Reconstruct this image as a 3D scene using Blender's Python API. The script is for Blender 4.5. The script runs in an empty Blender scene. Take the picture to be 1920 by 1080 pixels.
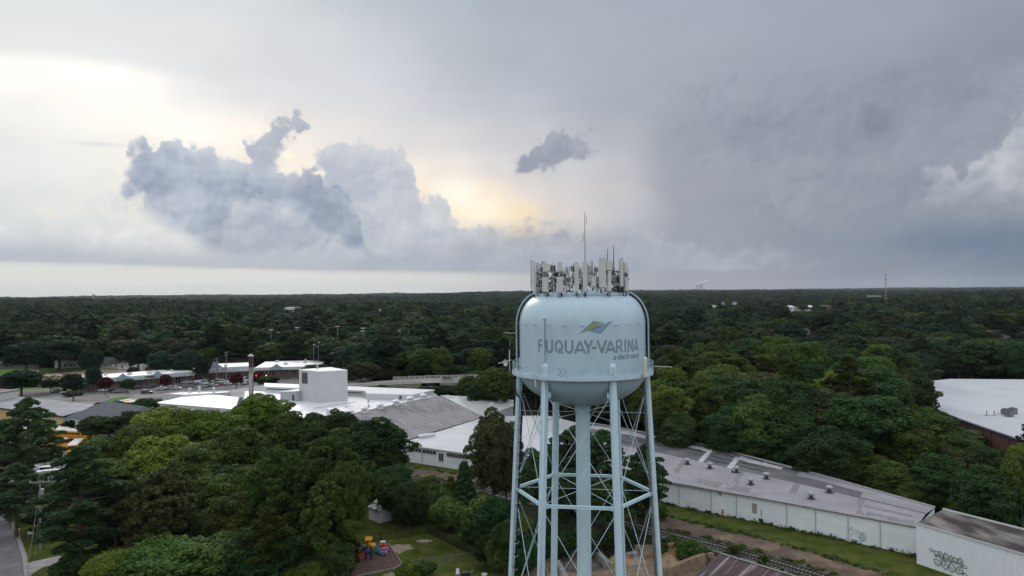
import bpy, math, random
import numpy as np
from mathutils import Vector, Matrix
R = math.radians
PI = math.pi
sc = bpy.context.scene
COL = sc.collection
rng = random.Random(7)

# ------------------------------------------------------------------ camera
F = 1390.0
EYE = Vector((0, 0, 42.0))
phi = R(0.54)
pitch = math.atan(5 / F)
r_ = Vector((math.cos(phi), 0, -math.sin(phi)))
u0 = Vector((math.sin(phi), 0, math.cos(phi)))
f0 = Vector((0, 1, 0))
fwd = f0 * math.cos(pitch) + u0 * math.sin(pitch)
up_ = u0 * math.cos(pitch) - f0 * math.sin(pitch)
cd = bpy.data.cameras.new('camera'); cam = bpy.data.objects.new('camera', cd); COL.objects.link(cam)
cd.sensor_width = 36; cd.lens = 36 * F / 1920; cd.clip_start = 0.5; cd.clip_end = 60000
m = Matrix.Identity(4)
for i in range(3):
    m[i][0] = r_[i]; m[i][1] = up_[i]; m[i][2] = -fwd[i]; m[i][3] = EYE[i]
cam.matrix_world = m
sc.camera = cam

def ray(px, py):
    return fwd * F + r_ * (px - 960) + up_ * (540 - py)
def G(px, py, z=0.0):
    """point at height z seen at a photo pixel"""
    d = ray(px, py); t = (z - EYE.z) / d.z
    return EYE + d * t
def DP(px, py, Y):
    d = ray(px, py); return EYE + d * (Y / d.y)
def proj(p):
    v = Vector(p) - EYE; w = v.dot(fwd)
    return 960 + F * v.dot(r_) / w, 540 - F * v.dot(up_) / w, w

# ------------------------------------------------------------------ materials
MATS = {}
def _nt(m):
    m.use_nodes = True
    return m.node_tree
def mat(name, col, rough=0.7, col2=None, scale=1.0, detail=4.0, lo=0.35, hi=0.65, metal=0.0, bump=0.0, spec=0.3, world=False, stretch=None, emis=None, col3=None, scale3=8.0, amt3=0.5):
    if name in MATS: return MATS[name]
    m = bpy.data.materials.new(name); nt = _nt(m); N = nt.nodes; L = nt.links
    b = N['Principled BSDF']
    b.inputs['Roughness'].default_value = rough; b.inputs['Metallic'].default_value = metal
    b.inputs['Specular IOR Level'].default_value = spec
    b.inputs['Base Color'].default_value = (*col, 1)
    if rough > 0.93: b.inputs['Specular IOR Level'].default_value = 0.03
    if col2:
        if world:
            g = N.new('ShaderNodeNewGeometry'); out = g.outputs['Position']
        else:
            g = N.new('ShaderNodeTexCoord'); out = g.outputs['Object']
        mp = N.new('ShaderNodeMapping'); L.new(out, mp.inputs[0])
        if stretch: mp.inputs['Scale'].default_value = stretch
        n = N.new('ShaderNodeTexNoise'); n.inputs['Scale'].default_value = scale; n.inputs['Detail'].default_value = detail
        L.new(mp.outputs[0], n.inputs['Vector'])
        cr = N.new('ShaderNodeValToRGB'); cr.color_ramp.elements[0].position = lo; cr.color_ramp.elements[1].position = hi
        cr.color_ramp.elements[0].color = (*col, 1); cr.color_ramp.elements[1].color = (*col2, 1)
        L.new(n.outputs[0], cr.inputs[0]); o = cr.outputs[0]
        if col3:
            n3 = N.new('ShaderNodeTexNoise'); n3.inputs['Scale'].default_value = scale3; n3.inputs['Detail'].default_value = 5
            L.new(mp.outputs[0], n3.inputs['Vector'])
            c3 = N.new('ShaderNodeValToRGB'); c3.color_ramp.elements[0].position = 0.5; c3.color_ramp.elements[1].position = 0.72
            c3.color_ramp.elements[1].color = (amt3, amt3, amt3, 1)
            L.new(n3.outputs[0], c3.inputs[0])
            mx = N.new('ShaderNodeMix'); mx.data_type = 'RGBA'; L.new(c3.outputs[0], mx.inputs[0])
            L.new(o, mx.inputs[6]); mx.inputs[7].default_value = (*col3, 1); o = mx.outputs[2]
        L.new(o, b.inputs['Base Color'])
        if bump:
            bp = N.new('ShaderNodeBump'); bp.inputs['Strength'].default_value = bump; bp.inputs['Distance'].default_value = 0.1
            L.new(n.outputs[0], bp.inputs['Height']); L.new(bp.outputs[0], b.inputs['Normal'])
    if emis:
        b.inputs['Emission Color'].default_value = (*emis[0], 1); b.inputs['Emission Strength'].default_value = emis[1]
    MATS[name] = m
    return m

def leafmat(name, a, b_, c, transl=0.28, scale=0.45, rough=0.55):
    """leaf colour: two greens in clumps, a third in specks, and a per-tree tint"""
    a, b_, c = [(q[0] * 1.0, q[1] * .96, q[2] * 1.05) for q in (a, b_, c)]
    m = bpy.data.materials.new(name); nt = _nt(m); N = nt.nodes; L = nt.links
    pb = N['Principled BSDF']; pb.inputs['Roughness'].default_value = rough; pb.inputs['Specular IOR Level'].default_value = 0.06
    tc = N.new('ShaderNodeTexCoord')
    n = N.new('ShaderNodeTexNoise'); n.inputs['Scale'].default_value = scale; n.inputs['Detail'].default_value = 3
    L.new(tc.outputs['Object'], n.inputs['Vector'])
    cr = N.new('ShaderNodeValToRGB'); e = cr.color_ramp.elements
    e[0].position = 0.36; e[0].color = (*a, 1); e[1].position = 0.64; e[1].color = (*b_, 1)
    L.new(n.outputs[0], cr.inputs[0])
    n2 = N.new('ShaderNodeTexNoise'); n2.inputs['Scale'].default_value = 3.5; n2.inputs['Detail'].default_value = 2
    L.new(tc.outputs['Object'], n2.inputs['Vector'])
    c2 = N.new('ShaderNodeValToRGB'); c2.color_ramp.elements[0].position = 0.55; c2.color_ramp.elements[1].position = 0.75
    L.new(n2.outputs[0], c2.inputs[0])
    mx = N.new('ShaderNodeMix'); mx.data_type = 'RGBA'; L.new(c2.outputs[0], mx.inputs[0]); L.new(cr.outputs[0], mx.inputs[6]); mx.inputs[7].default_value = (*c, 1)
    oi = N.new('ShaderNodeObjectInfo')
    mr = N.new('ShaderNodeMapRange'); mr.inputs[3].default_value = 0.62; mr.inputs[4].default_value = 1.4; L.new(oi.outputs['Random'], mr.inputs[0])
    mm = N.new('ShaderNodeMath'); mm.operation = 'MULTIPLY'; mm.inputs[1].default_value = 7.31; L.new(oi.outputs['Random'], mm.inputs[0])
    fr = N.new('ShaderNodeMath'); fr.operation = 'FRACT'; L.new(mm.outputs[0], fr.inputs[0])
    mh = N.new('ShaderNodeMapRange'); mh.inputs[3].default_value = 0.472; mh.inputs[4].default_value = 0.52; L.new(fr.outputs[0], mh.inputs[0])
    hs = N.new('ShaderNodeHueSaturation'); L.new(mh.outputs[0], hs.inputs['Hue']); L.new(mr.outputs[0], hs.inputs['Value']); L.new(mx.outputs[2], hs.inputs['Color'])
    hs.inputs['Saturation'].default_value = 0.98
    L.new(hs.outputs[0], pb.inputs['Base Color'])
    tr = N.new('ShaderNodeBsdfTranslucent'); L.new(hs.outputs[0], tr.inputs[0])
    ms = N.new('ShaderNodeMixShader'); ms.inputs[0].default_value = transl
    L.new(pb.outputs[0], ms.inputs[1]); L.new(tr.outputs[0], ms.inputs[2]); L.new(ms.outputs[0], N['Material Output'].inputs[0])
    return m

# ------------------------------------------------------------------ mesh builder
class MB:
    def __init__(s): s.v = []; s.f = []; s.m = []; s.mi = 0
    def add(s, vs, fs):
        o = len(s.v); s.v += [tuple(v) for v in vs]; s.f += [tuple(i + o for i in f) for f in fs]; s.m += [s.mi] * len(fs); return s
    def box(s, c, d, rz=0.0, M=None):
        x, y, z = d[0] / 2, d[1] / 2, d[2] / 2
        vs = [(-x, -y, -z), (x, -y, -z), (x, y, -z), (-x, y, -z), (-x, -y, z), (x, -y, z), (x, y, z), (-x, y, z)]
        if M is None:
            cr, sr = math.cos(rz), math.sin(rz)
            vs = [(c[0] + a * cr - b * sr, c[1] + a * sr + b * cr, c[2] + e) for a, b, e in vs]
        else: vs = [tuple(Vector(c) + M @ Vector(v)) for v in vs]
        return s.add(vs, [(0, 3, 2, 1), (4, 5, 6, 7), (0, 1, 5, 4), (1, 2, 6, 5), (2, 3, 7, 6), (3, 0, 4, 7)])
    def cyl(s, p0, p1, r0, r1=None, n=10, cap=True):
        r1 = r0 if r1 is None else r1
        p0 = Vector(p0); p1 = Vector(p1); d = (p1 - p0).normalized()
        a = d.orthogonal().normalized(); b = d.cross(a)
        vs = []
        for p, r in ((p0, r0), (p1, r1)):
            for i in range(n):
                t = 2 * PI * i / n; vs.append(p + (a * math.cos(t) + b * math.sin(t)) * r)
        fs = [(i, (i + 1) % n, n + (i + 1) % n, n + i) for i in range(n)]
        if cap: fs += [tuple(range(n - 1, -1, -1)), tuple(range(n, 2 * n))]
        return s.add(vs, fs)
    def tube(s, pts, r, n=6):
        pts = [Vector(p) for p in pts]; rs = r if isinstance(r, (list, tuple)) else [r] * len(pts)
        vs = []; ref = None
        for k, p in enumerate(pts):
            d = (pts[min(k + 1, len(pts) - 1)] - pts[max(k - 1, 0)]).normalized()
            if ref is None: ref = d.orthogonal().normalized()
            a = (ref - d * ref.dot(d)).normalized(); ref = a; b = d.cross(a)
            for i in range(n):
                t = 2 * PI * i / n; vs.append(p + (a * math.cos(t) + b * math.sin(t)) * rs[k])
        fs = []
        for k in range(len(pts) - 1):
            for i in range(n):
                fs.append((k * n + i, k * n + (i + 1) % n, (k + 1) * n + (i + 1) % n, (k + 1) * n + i))
        fs += [tuple(range(n - 1, -1, -1)), tuple((len(pts) - 1) * n + i for i in range(n))]
        return s.add(vs, fs)
    def lathe(s, prof, c=(0, 0, 0), n=24, a0=0.0, a1=2 * PI):
        full = abs(a1 - a0 - 2 * PI) < 1e-6; k = n if full else n + 1
        vs = []
        for (r, z) in prof:
            for i in range(k):
                t = a0 + (a1 - a0) * i / n; vs.append((c[0] + r * math.cos(t), c[1] + r * math.sin(t), c[2] + z))
        fs = []
        for j in range(len(prof) - 1):
            for i in range(n):
                i2 = (i + 1) % k
                fs.append((j * k + i, j * k + i2, (j + 1) * k + i2, (j + 1) * k + i))
        return s.add(vs, fs)
    def prism(s, poly, z0, z1, top=True, bottom=True, sides=True):
        n = len(poly)
        zz0 = z0 if isinstance(z0, (list, tuple)) else [z0] * n
        zz1 = z1 if isinstance(z1, (list, tuple)) else [z1] * n
        a = sum(poly[i][0] * poly[(i + 1) % n][1] - poly[(i + 1) % n][0] * poly[i][1] for i in range(n))
        idx = list(range(n)) if a > 0 else list(range(n - 1, -1, -1))
        poly = [poly[i] for i in idx]; zz0 = [zz0[i] for i in idx]; zz1 = [zz1[i] for i in idx]
        vs = [(p[0], p[1], z) for p, z in zip(poly, zz0)] + [(p[0], p[1], z) for p, z in zip(poly, zz1)]
        fs = []
        if sides: fs += [(i, (i + 1) % n, n + (i + 1) % n, n + i) for i in range(n)]
        if top: fs.append(tuple(range(n, 2 * n)))
        if bottom: fs.append(tuple(range(n - 1, -1, -1)))
        return s.add(vs, fs)
    def build(s, name, mats, parent=None, smooth=False, raw=False):
        if not isinstance(mats, (list, tuple)): mats = [mats]
        off = Vector((0, 0, 0))
        if parent is not None and not raw:
            off = ROOTLOC.get(parent.name, Vector((0, 0, 0)))
        me = bpy.data.meshes.new(name)
        me.from_pydata([(v[0] - off.x, v[1] - off.y, v[2] - off.z) for v in s.v], [], s.f)
        for q in mats: me.materials.append(q)
        if len(mats) > 1: me.polygons.foreach_set('material_index', s.m)
        if smooth: me.polygons.foreach_set('use_smooth', [True] * len(me.polygons))
        me.update()
        o = bpy.data.objects.new(name, me); COL.objects.link(o)
        if parent is not None:
            o.parent = parent; ROOTLOC[o.name] = off
        return o
ROOTLOC = {}
def tag(o, label=None, cat=None, group=None, kind=None):
    if label: o['label'] = label
    if cat: o['category'] = cat
    if group: o['group'] = group
    if kind: o['kind'] = kind
    return o
def thing(name, label, cat, loc=(0, 0, 0), group=None, rz=0.0):
    o = bpy.data.objects.new(name, None); COL.objects.link(o); o.location = loc; o.rotation_euler.z = rz
    o.empty_display_size = 0.5
    ROOTLOC[o.name] = Vector(loc)
    return tag(o, label, cat, group)
def struct(name, mb, m_, smooth=False):
    o = mb.build(name, m_, smooth=smooth); o['kind'] = 'structure'; return o
def children_of(o): return [c for c in ALLCH.get(o.name, [])]
def copy_tree(src, loc, rz=0.0, label=None, group=None, scale=None, mats=None, cat=None):
    """copy a thing with its parts and sub-parts; mats = {part name: material}"""
    n = src.copy(); COL.objects.link(n); n.location = loc; n.rotation_euler = (0, 0, rz)
    if label: n['label'] = label
    if group: n['group'] = group
    if cat: n['category'] = cat
    if scale is not None: n.scale = scale if isinstance(scale, (tuple, list)) else (scale,) * 3
    def rec(a, b):
        for ch in a.children:
            c = ch.copy(); COL.objects.link(c); c.parent = b
            base = ch.name.split('.')[0]
            if mats and base in mats:
                c.material_slots[0].link = 'OBJECT'; c.material_slots[0].material = mats[base]
            rec(ch, c)
    rec(src, n)
    return n
# ------------------------------------------------------------------ sky (world) and light
SUN_AZ, SUN_EL = R(-22), R(24)
w = bpy.data.worlds.new('World'); sc.world = w; w.use_nodes = True
wt = w.node_tree; WN = wt.nodes; WL = wt.links
for n in list(WN): WN.remove(n)
def lin(c):
    return tuple(((x / 255) / 12.92 if x / 255 <= 0.04045 else ((x / 255 + 0.055) / 1.055) ** 2.4) for x in c)
class V:
    def __init__(s, o): s.o = o
def _in(node, i, x):
    if isinstance(x, V): WL.new(x.o, node.inputs[i])
    else: node.inputs[i].default_value = x
def mth(op, a, b=None, c=None, clamp=False):
    n = WN.new('ShaderNodeMath'); n.operation = op; n.use_clamp = clamp
    _in(n, 0, a)
    if b is not None: _in(n, 1, b)
    if c is not None: _in(n, 2, c)
    return V(n.outputs[0])
V.__add__ = lambda s, o: mth('ADD', s, o); V.__radd__ = V.__add__
V.__sub__ = lambda s, o: mth('SUBTRACT', s, o); V.__rsub__ = lambda s, o: mth('SUBTRACT', o, s)
V.__mul__ = lambda s, o: mth('MULTIPLY', s, o); V.__rmul__ = V.__mul__
def sstep(x, a, b):
    n = WN.new('ShaderNodeMapRange'); n.interpolation_type = 'SMOOTHSTEP'
    _in(n, 0, x); n.inputs[1].default_value = a; n.inputs[2].default_value = b
    return V(n.outputs[0])
def comb(x, y, z=0.0):
    n = WN.new('ShaderNodeCombineXYZ'); _in(n, 0, x); _in(n, 1, y); _in(n, 2, z); return V(n.outputs[0])
def noise(vec, scale, detail=5, rough=0.55, dist=0.0):
    n = WN.new('ShaderNodeTexNoise'); WL.new(vec.o, n.inputs['Vector']); n.inputs['Scale'].default_value = scale
    n.inputs['Detail'].default_value = detail; n.inputs['Roughness'].default_value = rough; n.inputs['Distortion'].default_value = dist
    return V(n.outputs[0])
def voro(vec, scale, detail=2.0):
    n = WN.new('ShaderNodeTexVoronoi'); n.feature = 'F1'; WL.new(vec.o, n.inputs['Vector']); n.inputs['Scale'].default_value = scale
    n.inputs['Detail'].default_value = detail; n.inputs['Roughness'].default_value = 0.5
    n.voronoi_dimensions = '2D'
    return V(n.outputs['Distance'])
def cmix(f, a, b):
    n = WN.new('ShaderNodeMix'); n.data_type = 'RGBA'; _in(n, 0, f)
    for i, x in ((6, a), (7, b)):
        if isinstance(x, V): WL.new(x.o, n.inputs[i])
        else: n.inputs[i].default_value = (*x, 1)
    return V(n.outputs[2])
def fcurve(x, pts):
    """piecewise linear function of x"""
    xs = [p[0] for p in pts]; lo, hi = min(xs), max(xs); ys = [p[1] for p in pts]; y0, y1 = min(ys), max(ys)
    mr = WN.new('ShaderNodeMapRange'); _in(mr, 0, x); mr.inputs[1].default_value = lo; mr.inputs[2].default_value = hi
    n = WN.new('ShaderNodeFloatCurve'); WL.new(mr.outputs[0], n.inputs[1])
    c = n.mapping.curves[0]
    q = [((a - lo) / (hi - lo), (b - y0) / max(y1 - y0, 1e-6)) for a, b in sorted(pts)]
    c.points[0].location = q[0]; c.points[1].location = q[-1]
    for a in q[1:-1]: c.points.new(*a)
    for p in c.points: p.handle_type = 'AUTO_CLAMPED'
    n.mapping.update()
    return V(n.outputs[0]) * (y1 - y0) + y0
def uv_of(px, py):
    d = ray(px, py).normalized()
    return math.atan2(d.x, d.y) * 13.9, math.asin(d.z) * 13.9
def uramp(x, stops, py):
    n = WN.new('ShaderNodeMapRange'); _in(n, 0, x); n.inputs[1].default_value = -8.6; n.inputs[2].default_value = 8.6
    cr = WN.new('ShaderNodeValToRGB'); WL.new(n.outputs[0], cr.inputs[0]); cr.color_ramp.interpolation = 'EASE'
    els = cr.color_ramp.elements
    for k, (px, c) in enumerate(stops):
        p = (uv_of(px, py)[0] + 8.6) / 17.2
        if k < 2: e = els[k]; e.position = p
        else: e = els.new(p)
        e.color = (*lin(c), 1)
    return V(cr.outputs[0])

tc = WN.new('ShaderNodeTexCoord')
sx = WN.new('ShaderNodeSeparateXYZ'); WL.new(tc.outputs['Generated'], sx.inputs[0])
dx, dy, dz = V(sx.outputs[0]), V(sx.outputs[1]), V(sx.outputs[2])
U = mth('ARCTAN2', dx, dy) * 13.9
Vv = mth('ARCSINE', dz) * 13.9
P = comb(U, Vv)
# base layer: rows of soft colour
rows = [
 (-30, [(0, (204, 214, 220)), (400, (188, 201, 210)), (800, (168, 181, 192)), (1100, (164, 174, 186)), (1500, (160, 170, 183)), (1920, (148, 156, 169))]),
 (100, [(0, (218, 223, 226)), (300, (208, 214, 221)), (620, (196, 204, 213)), (960, (172, 180, 190)), (1300, (166, 174, 186)), (1600, (158, 166, 178)), (1920, (148, 155, 168))]),
 (150, [(0, (222, 226, 228)), (170, (219, 223, 227)), (300, (211, 217, 224)), (620, (200, 206, 215)), (960, (177, 184, 194)), (1200, (167, 174, 186)), (1500, (158, 165, 178)), (1920, (143, 151, 164))]),
 (188, [(0, (255, 252, 246)), (190, (255, 253, 247)), (270, (244, 243, 241)), (350, (226, 228, 231)), (470, (213, 217, 225)), (700, (206, 210, 217)), (960, (182, 188, 198)), (1200, (166, 173, 185)), (1500, (152, 160, 172)), (1920, (138, 146, 160))]),
 (262, [(0, (240, 240, 238)), (200, (246, 245, 241)), (330, (252, 249, 243)), (470, (244, 238, 231)), (540, (236, 230, 225)), (620, (228, 225, 224)), (800, (214, 213, 216)), (1000, (198, 200, 206)), (1170, (178, 182, 191)), (1300, (154, 161, 173)), (1600, (148, 154, 167)), (1700, (144, 150, 163)), (1920, (140, 146, 160))]),
 (318, [(0, (228, 231, 231)), (300, (236, 234, 230)), (560, (242, 234, 222)), (775, (244, 236, 224)), (840, (234, 228, 220)), (940, (216, 213, 213)), (1050, (204, 204, 208)), (1160, (190, 191, 197)), (1280, (160, 166, 178)), (1600, (146, 152, 165)), (1920, (138, 145, 159))]),
 (360, [(0, (224, 228, 230)), (300, (232, 230, 226)), (560, (240, 230, 214)), (765, (246, 232, 208)), (850, (255, 251, 237)), (915, (246, 232, 212)), (990, (224, 216, 210)), (1050, (210, 207, 208)), (1160, (198, 196, 200)), (1280, (160, 165, 178)), (1500, (146, 152, 165)), (1920, (137, 144, 158))]),
 (400, [(0, (214, 220, 224)), (560, (240, 226, 205)), (800, (250, 234, 206)), (900, (255, 244, 220)), (970, (246, 226, 196)), (1040, (214, 207, 205)), (1170, (190, 190, 197)), (1280, (156, 162, 175)), (1500, (144, 150, 163)), (1920, (133, 141, 156))]),
 (480, [(0, (198, 207, 214)), (500, (186, 194, 204)), (1000, (168, 175, 187)), (1300, (148, 157, 171)), (1600, (136, 146, 162)), (1780, (112, 128, 152)), (1920, (112, 127, 151))]),
 (522, [(0, (210, 219, 219)), (500, (206, 211, 213)), (820, (196, 197, 202)), (1000, (178, 178, 187)), (1300, (158, 161, 173)), (1700, (136, 145, 161)), (1920, (120, 132, 152))]),
 (548, [(0, (216, 222, 219)), (500, (208, 210, 209)), (1000, (184, 182, 189)), (1300, (160, 162, 173)), (1700, (142, 150, 164)), (1920, (128, 138, 154))]),
]
wv = noise(P, 0.35, 4, 0.5)
Vw = Vv + (wv - 0.5) * 0.5
Uw = U + (noise(comb(U + 31.7, Vv * 1.6), 0.3, 4) - 0.5) * 1.2
# the bright gap slopes down to the right: shear the rows with azimuth
slope = fcurve(U, [(-8.4, 0.0), (-4.0, 0.0), (8.4, 0.0)])
base = None
vs_ = [uv_of(960, py)[1] for py, _ in rows]
for k, (py, st) in enumerate(rows):
    c = uramp(Uw, st, py)
    if base is None: base = c
    else: base = cmix(sstep(Vw, vs_[k - 1], vs_[k]), base, c)
# broad soft mottling + streaks
mott = noise(comb(U * 0.8, Vv * 1.7, 3.0), 0.55, 6, 0.6)
def bright(c, f):
    n = WN.new('ShaderNodeVectorMath'); n.operation = 'SCALE'; WL.new(c.o, n.inputs[0]); _in(n, 3, f); return V(n.outputs[0])
base = bright(base, 1.0 + (mott - 0.5) * 0.22)

# relief of the cumulus surface, evaluated twice for a lit/shaded difference
def relief(ox, oy):
    q = comb(U + ox, Vv + oy)
    a = noise(q, 0.75, 8, 0.58, 0.15)
    b = voro(comb(U + ox + (a - 0.5) * 0.9, Vv + oy + (a - 0.5) * 0.7), 1.7, 2.2)
    return a * 1.35 - b * 0.75
H0 = relief(0, 0); H1 = relief(-0.06, 0.10)
emb = H0 - H1                       # >0 on faces turned to the upper left
fine = noise(comb(U, Vv, 2.0), 3.2, 6, 0.62)
fv = voro(comb(U + (fine - 0.5) * 0.25, Vv + (fine - 0.5) * 0.2), 4.2, 1.5)
edge_n = (H0 - 0.42) + (fine - 0.5) * 0.34 + (0.44 - fv) * 0.36
big = noise(comb(U, Vv * 1.3, 9.0), 0.42, 4, 0.55)

wob = (noise(comb(U, Vv, 5.0), 1.1, 7, 0.62) - 0.5) * 0.7
def layer(prev, topl, botl, dark, light, amp=0.5, soft=0.12, embk=0.8, op=1.0, botsoft=0.12, xfade=None, bign=1.6, rim=0.14):
    T = fcurve(U + wob, [uv_of(x, y) for x, y in topl])
    d = T - Vv + edge_n * amp + wob * 0.3
    mk = sstep(d, 0.0, soft * 1.6) * 0.74 + sstep(d, -0.22, 0.42) * 0.26
    if botl is not None:
        B = fcurve(U, [uv_of(x, y) for x, y in botl])
        mk = mk * sstep(Vv - B + (wv - 0.5) * 0.35, 0.0, botsoft)
    if xfade is not None:
        (a0, a1, b0, b1) = [uv_of(x, 300)[0] for x in xfade]
        Ue = U + edge_n * amp + wob
        mk = mk * sstep(Ue, a0, a1) * (1.0 - sstep(Ue, b0, b1))
    t = emb * embk + 0.36 + (big - 0.5) * bign + (med - 0.5) * 2.2
    t = t + (1.0 - sstep(d, 0.0, 0.5)) * rim
    t = mth('MINIMUM', mth('MAXIMUM', t, 0.0), 1.0)
    return cmix(mk * op, prev, cmix(t, lin(dark), lin(light)))
med = noise(comb(U + (big - 0.5) * 1.2, Vv * 1.2, 17.0), 1.0, 5, 0.5)
def puff(prev, px, py, rx, ry, dark, light, amp=0.9, soft=0.35, op=0.95, skew=0.0, embk=1.0):
    cu, cv = uv_of(px, py); s = 0.01
    a = (U - cu); b = (Vv - cv) - a * skew
    q = mth('SQRT', (a * (100 / rx)) * (a * (100 / rx)) + (b * (100 / ry)) * (b * (100 / ry)))
    d = 1.0 - q + edge_n * amp
    t = mth('MINIMUM', mth('MAXIMUM', emb * (embk * 0.6) + 0.4 + (med - 0.5) * 1.0 + (big - 0.5) * 1.2 + b * 0.5, 0.0), 1.0)
    return cmix((sstep(d, 0.0, soft * 1.5) * 0.78 + sstep(d, -0.4, 0.5) * 0.22) * op, prev, cmix(t, lin(dark), lin(light)))
# pale far cloud bank on the left
base = layer(base, [(-80, 330), (0, 335), (60, 345), (85, 385), (100, 400), (130, 340), (200, 305), (300, 320), (460, 330)], [(-80, 492), (460, 503)], (192, 202, 212), (222, 226, 230), amp=0.9, soft=0.5, op=0.85, xfade=(-300, -200, 520, 700))
# tower of cloud behind, centre left
base = layer(base, [(560, 420), (590, 300), (604, 262), (640, 250), (690, 248), (735, 256), (765, 278), (778, 310), (790, 346), (830, 352), (846, 380), (856, 402), (900, 405), (950, 410)], [(540, 505), (960, 512)], (164, 176, 195), (200, 206, 215), amp=0.34, soft=0.08, op=0.97, xfade=(575, 600, 880, 960))
# low bank along the horizon, centre and right
base = layer(base, [(820, 412), (880, 402), (960, 408), (1000, 398), (1060, 396), (1110, 408), (1160, 402), (1195, 384), (1235, 398), (1290, 420), (1400, 440), (1600, 450)], [(800, 515), (1350, 512), (1600, 500)], (150, 160, 176), (184, 188, 197), amp=0.5, soft=0.2, op=0.9, xfade=(800, 860, 1350, 1600))
# main grey cumulus
base = layer(base, [(215, 400), (240, 260), (250, 228), (268, 222), (290, 244), (330, 240), (350, 258), (400, 254), (432, 272), (470, 268), (492, 260), (508, 272), (526, 292), (548, 308), (566, 304), (592, 300), (612, 326), (640, 342), (664, 366), (672, 402), (696, 442), (760, 470), (860, 492)], [(180, 380), (250, 410), (330, 448), (400, 492), (500, 506), (900, 512)], (114, 137, 170), (174, 189, 208), amp=0.42, soft=0.06, op=0.97, xfade=(205, 250, 700, 860), botsoft=0.45, bign=2.0)
base = puff(base, 536, 234, 56, 40, (140, 155, 176), (172, 183, 198), 1.15, 0.14, 0.97, 0.2, 1.6)
base = puff(base, 512, 260, 60, 46, (140, 155, 176), (172, 183, 198), 1.0, 0.14, 0.97, 0.6, 1.6)
base = puff(base, 478, 288, 70, 42, (140, 155, 176), (176, 186, 200), 1.2, 0.14, 0.97, 0.3, 1.6)
base = layer(base, [(395, 420), (425, 372), (450, 356), (480, 352), (520, 366), (556, 376), (600, 402), (640, 432), (700, 468), (780, 490)], [(380, 470), (440, 500), (800, 510)], (150, 166, 188), (194, 202, 213), amp=0.34, soft=0.14, op=0.85, xfade=(385, 425, 640, 800), botsoft=0.3, rim=0.4)
base = layer(base, [(560, 400), (585, 330), (604, 320), (636, 348), (660, 372), (672, 404), (692, 440), (740, 470)], [(560, 450), (740, 470)], (122, 141, 168), (168, 181, 199), amp=0.34, soft=0.12, op=0.8, xfade=(565, 592, 700, 740), botsoft=0.5, rim=0.1)
base = puff(base, 500, 284, 52, 42, (134, 151, 175), (174, 186, 202), 0.5, 0.2, 0.9, 0.4, 0.8)
# flat dark base of the bank
vb_ = Vv - fcurve(U, [uv_of(x, y) for x, y in [(-200, 490), (0, 492), (250, 498), (480, 506), (760, 509), (960, 512), (1300, 514), (2000, 520)]]) + (wv - 0.5) * 0.08
d_ = sstep(vb_, -0.03, 0.06) * (1.0 - sstep(vb_, 0.08, 0.55))
base = cmix(d_ * (1.0 - sstep(U, uv_of(1000, 400)[0], uv_of(1450, 400)[0])) * 0.75, base, lin((152, 169, 189)))
below = (1.0 - sstep(vb_, -0.1, 0.03)) * (1.0 - sstep(U, uv_of(700, 400)[0], uv_of(1250, 400)[0]))
base = cmix(below * 0.7, base, lin((214, 220, 219)))
# darker mass to the right of centre
mR = sstep(U + edge_n * 1.3 + (Vv - 2.6) * 0.9, uv_of(1215, 300)[0], uv_of(1290, 300)[0]) * sstep(Vv + (wv - 0.5) * 0.8, uv_of(1300, 470)[1], uv_of(1300, 400)[1]) * (1.0 - sstep(Vv + edge_n * 1.1, uv_of(1300, 310)[1], uv_of(1300, 190)[1]))
base = cmix(mR * 0.6, base, cmix(mth('MINIMUM', mth('MAXIMUM', emb * 0.7 + 0.5 + (big - 0.5) * 2.0, 0.0), 1.0), lin((128, 137, 154)), lin((166, 172, 183))))
# white cumulus at the right edge
base = layer(base, [(1700, 345), (1728, 305), (1762, 293), (1790, 302), (1808, 325), (1820, 298), (1850, 272), (1880, 256), (1892, 226), (1908, 204), (1960, 190), (2100, 180)], [(1690, 380), (1800, 420), (2100, 430)], (150, 157, 171), (200, 203, 210), amp=0.28, soft=0.1, op=0.85, xfade=(1700, 1735, 2300, 2500), botsoft=0.7, rim=0.35)
# small detached clouds
base = puff(base, 1044, 284, 96, 56, (133, 141, 159), (160, 166, 180), 0.75, 0.2, 0.97, 0.1, 1.4)
base = puff(base, 998, 304, 34, 30, (135, 143, 161), (158, 165, 179), 0.8, 0.25)
base = puff(base, 1112, 284, 60, 16, (150, 156, 170), (170, 175, 186), 1.1, 0.5, 0.7)
base = puff(base, 1052, 441, 62, 17, (146, 154, 171), (156, 162, 177), 0.7, 0.7, 0.8)
base = puff(base, 1470, 235, 270, 62, (124, 132, 149), (184, 188, 196), 0.9, 0.8, 0.95, 0.22, 0.5)
base = puff(base, 1640, 222, 150, 78, (110, 118, 134), (166, 172, 183), 0.9, 0.7, 1.0, 0.45, 0.5)
base = puff(base, 1790, 112, 210, 44, (114, 122, 139), (162, 168, 180), 1.3, 0.7, 0.95, 0.12, 0.5)
base = puff(base, 1850, 170, 70, 16, (124, 131, 147), (150, 157, 170), 1.4, 0.6, 0.75, 0.2)
base = puff(base, 1890, 380, 140, 40, (110, 118, 135), (150, 156, 169), 1.2, 0.8, 0.75, 0.2)
base = puff(base, 180, 270, 60, 7, (190, 196, 203), (205, 209, 213), 0.5, 0.6, 0.5)
base = puff(base, 1640, 470, 420, 60, (128, 138, 158), (150, 158, 172), 1.3, 1.3, 0.5)
# warm gaps low on the left
base = puff(base, 80, 392, 24, 20, (252, 232, 200), (252, 236, 208), 1.6, 0.7, 0.6)
base = puff(base, 535, 290, 24, 18, (255, 250, 236), (255, 246, 226), 0.8, 0.5, 0.9)
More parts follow.
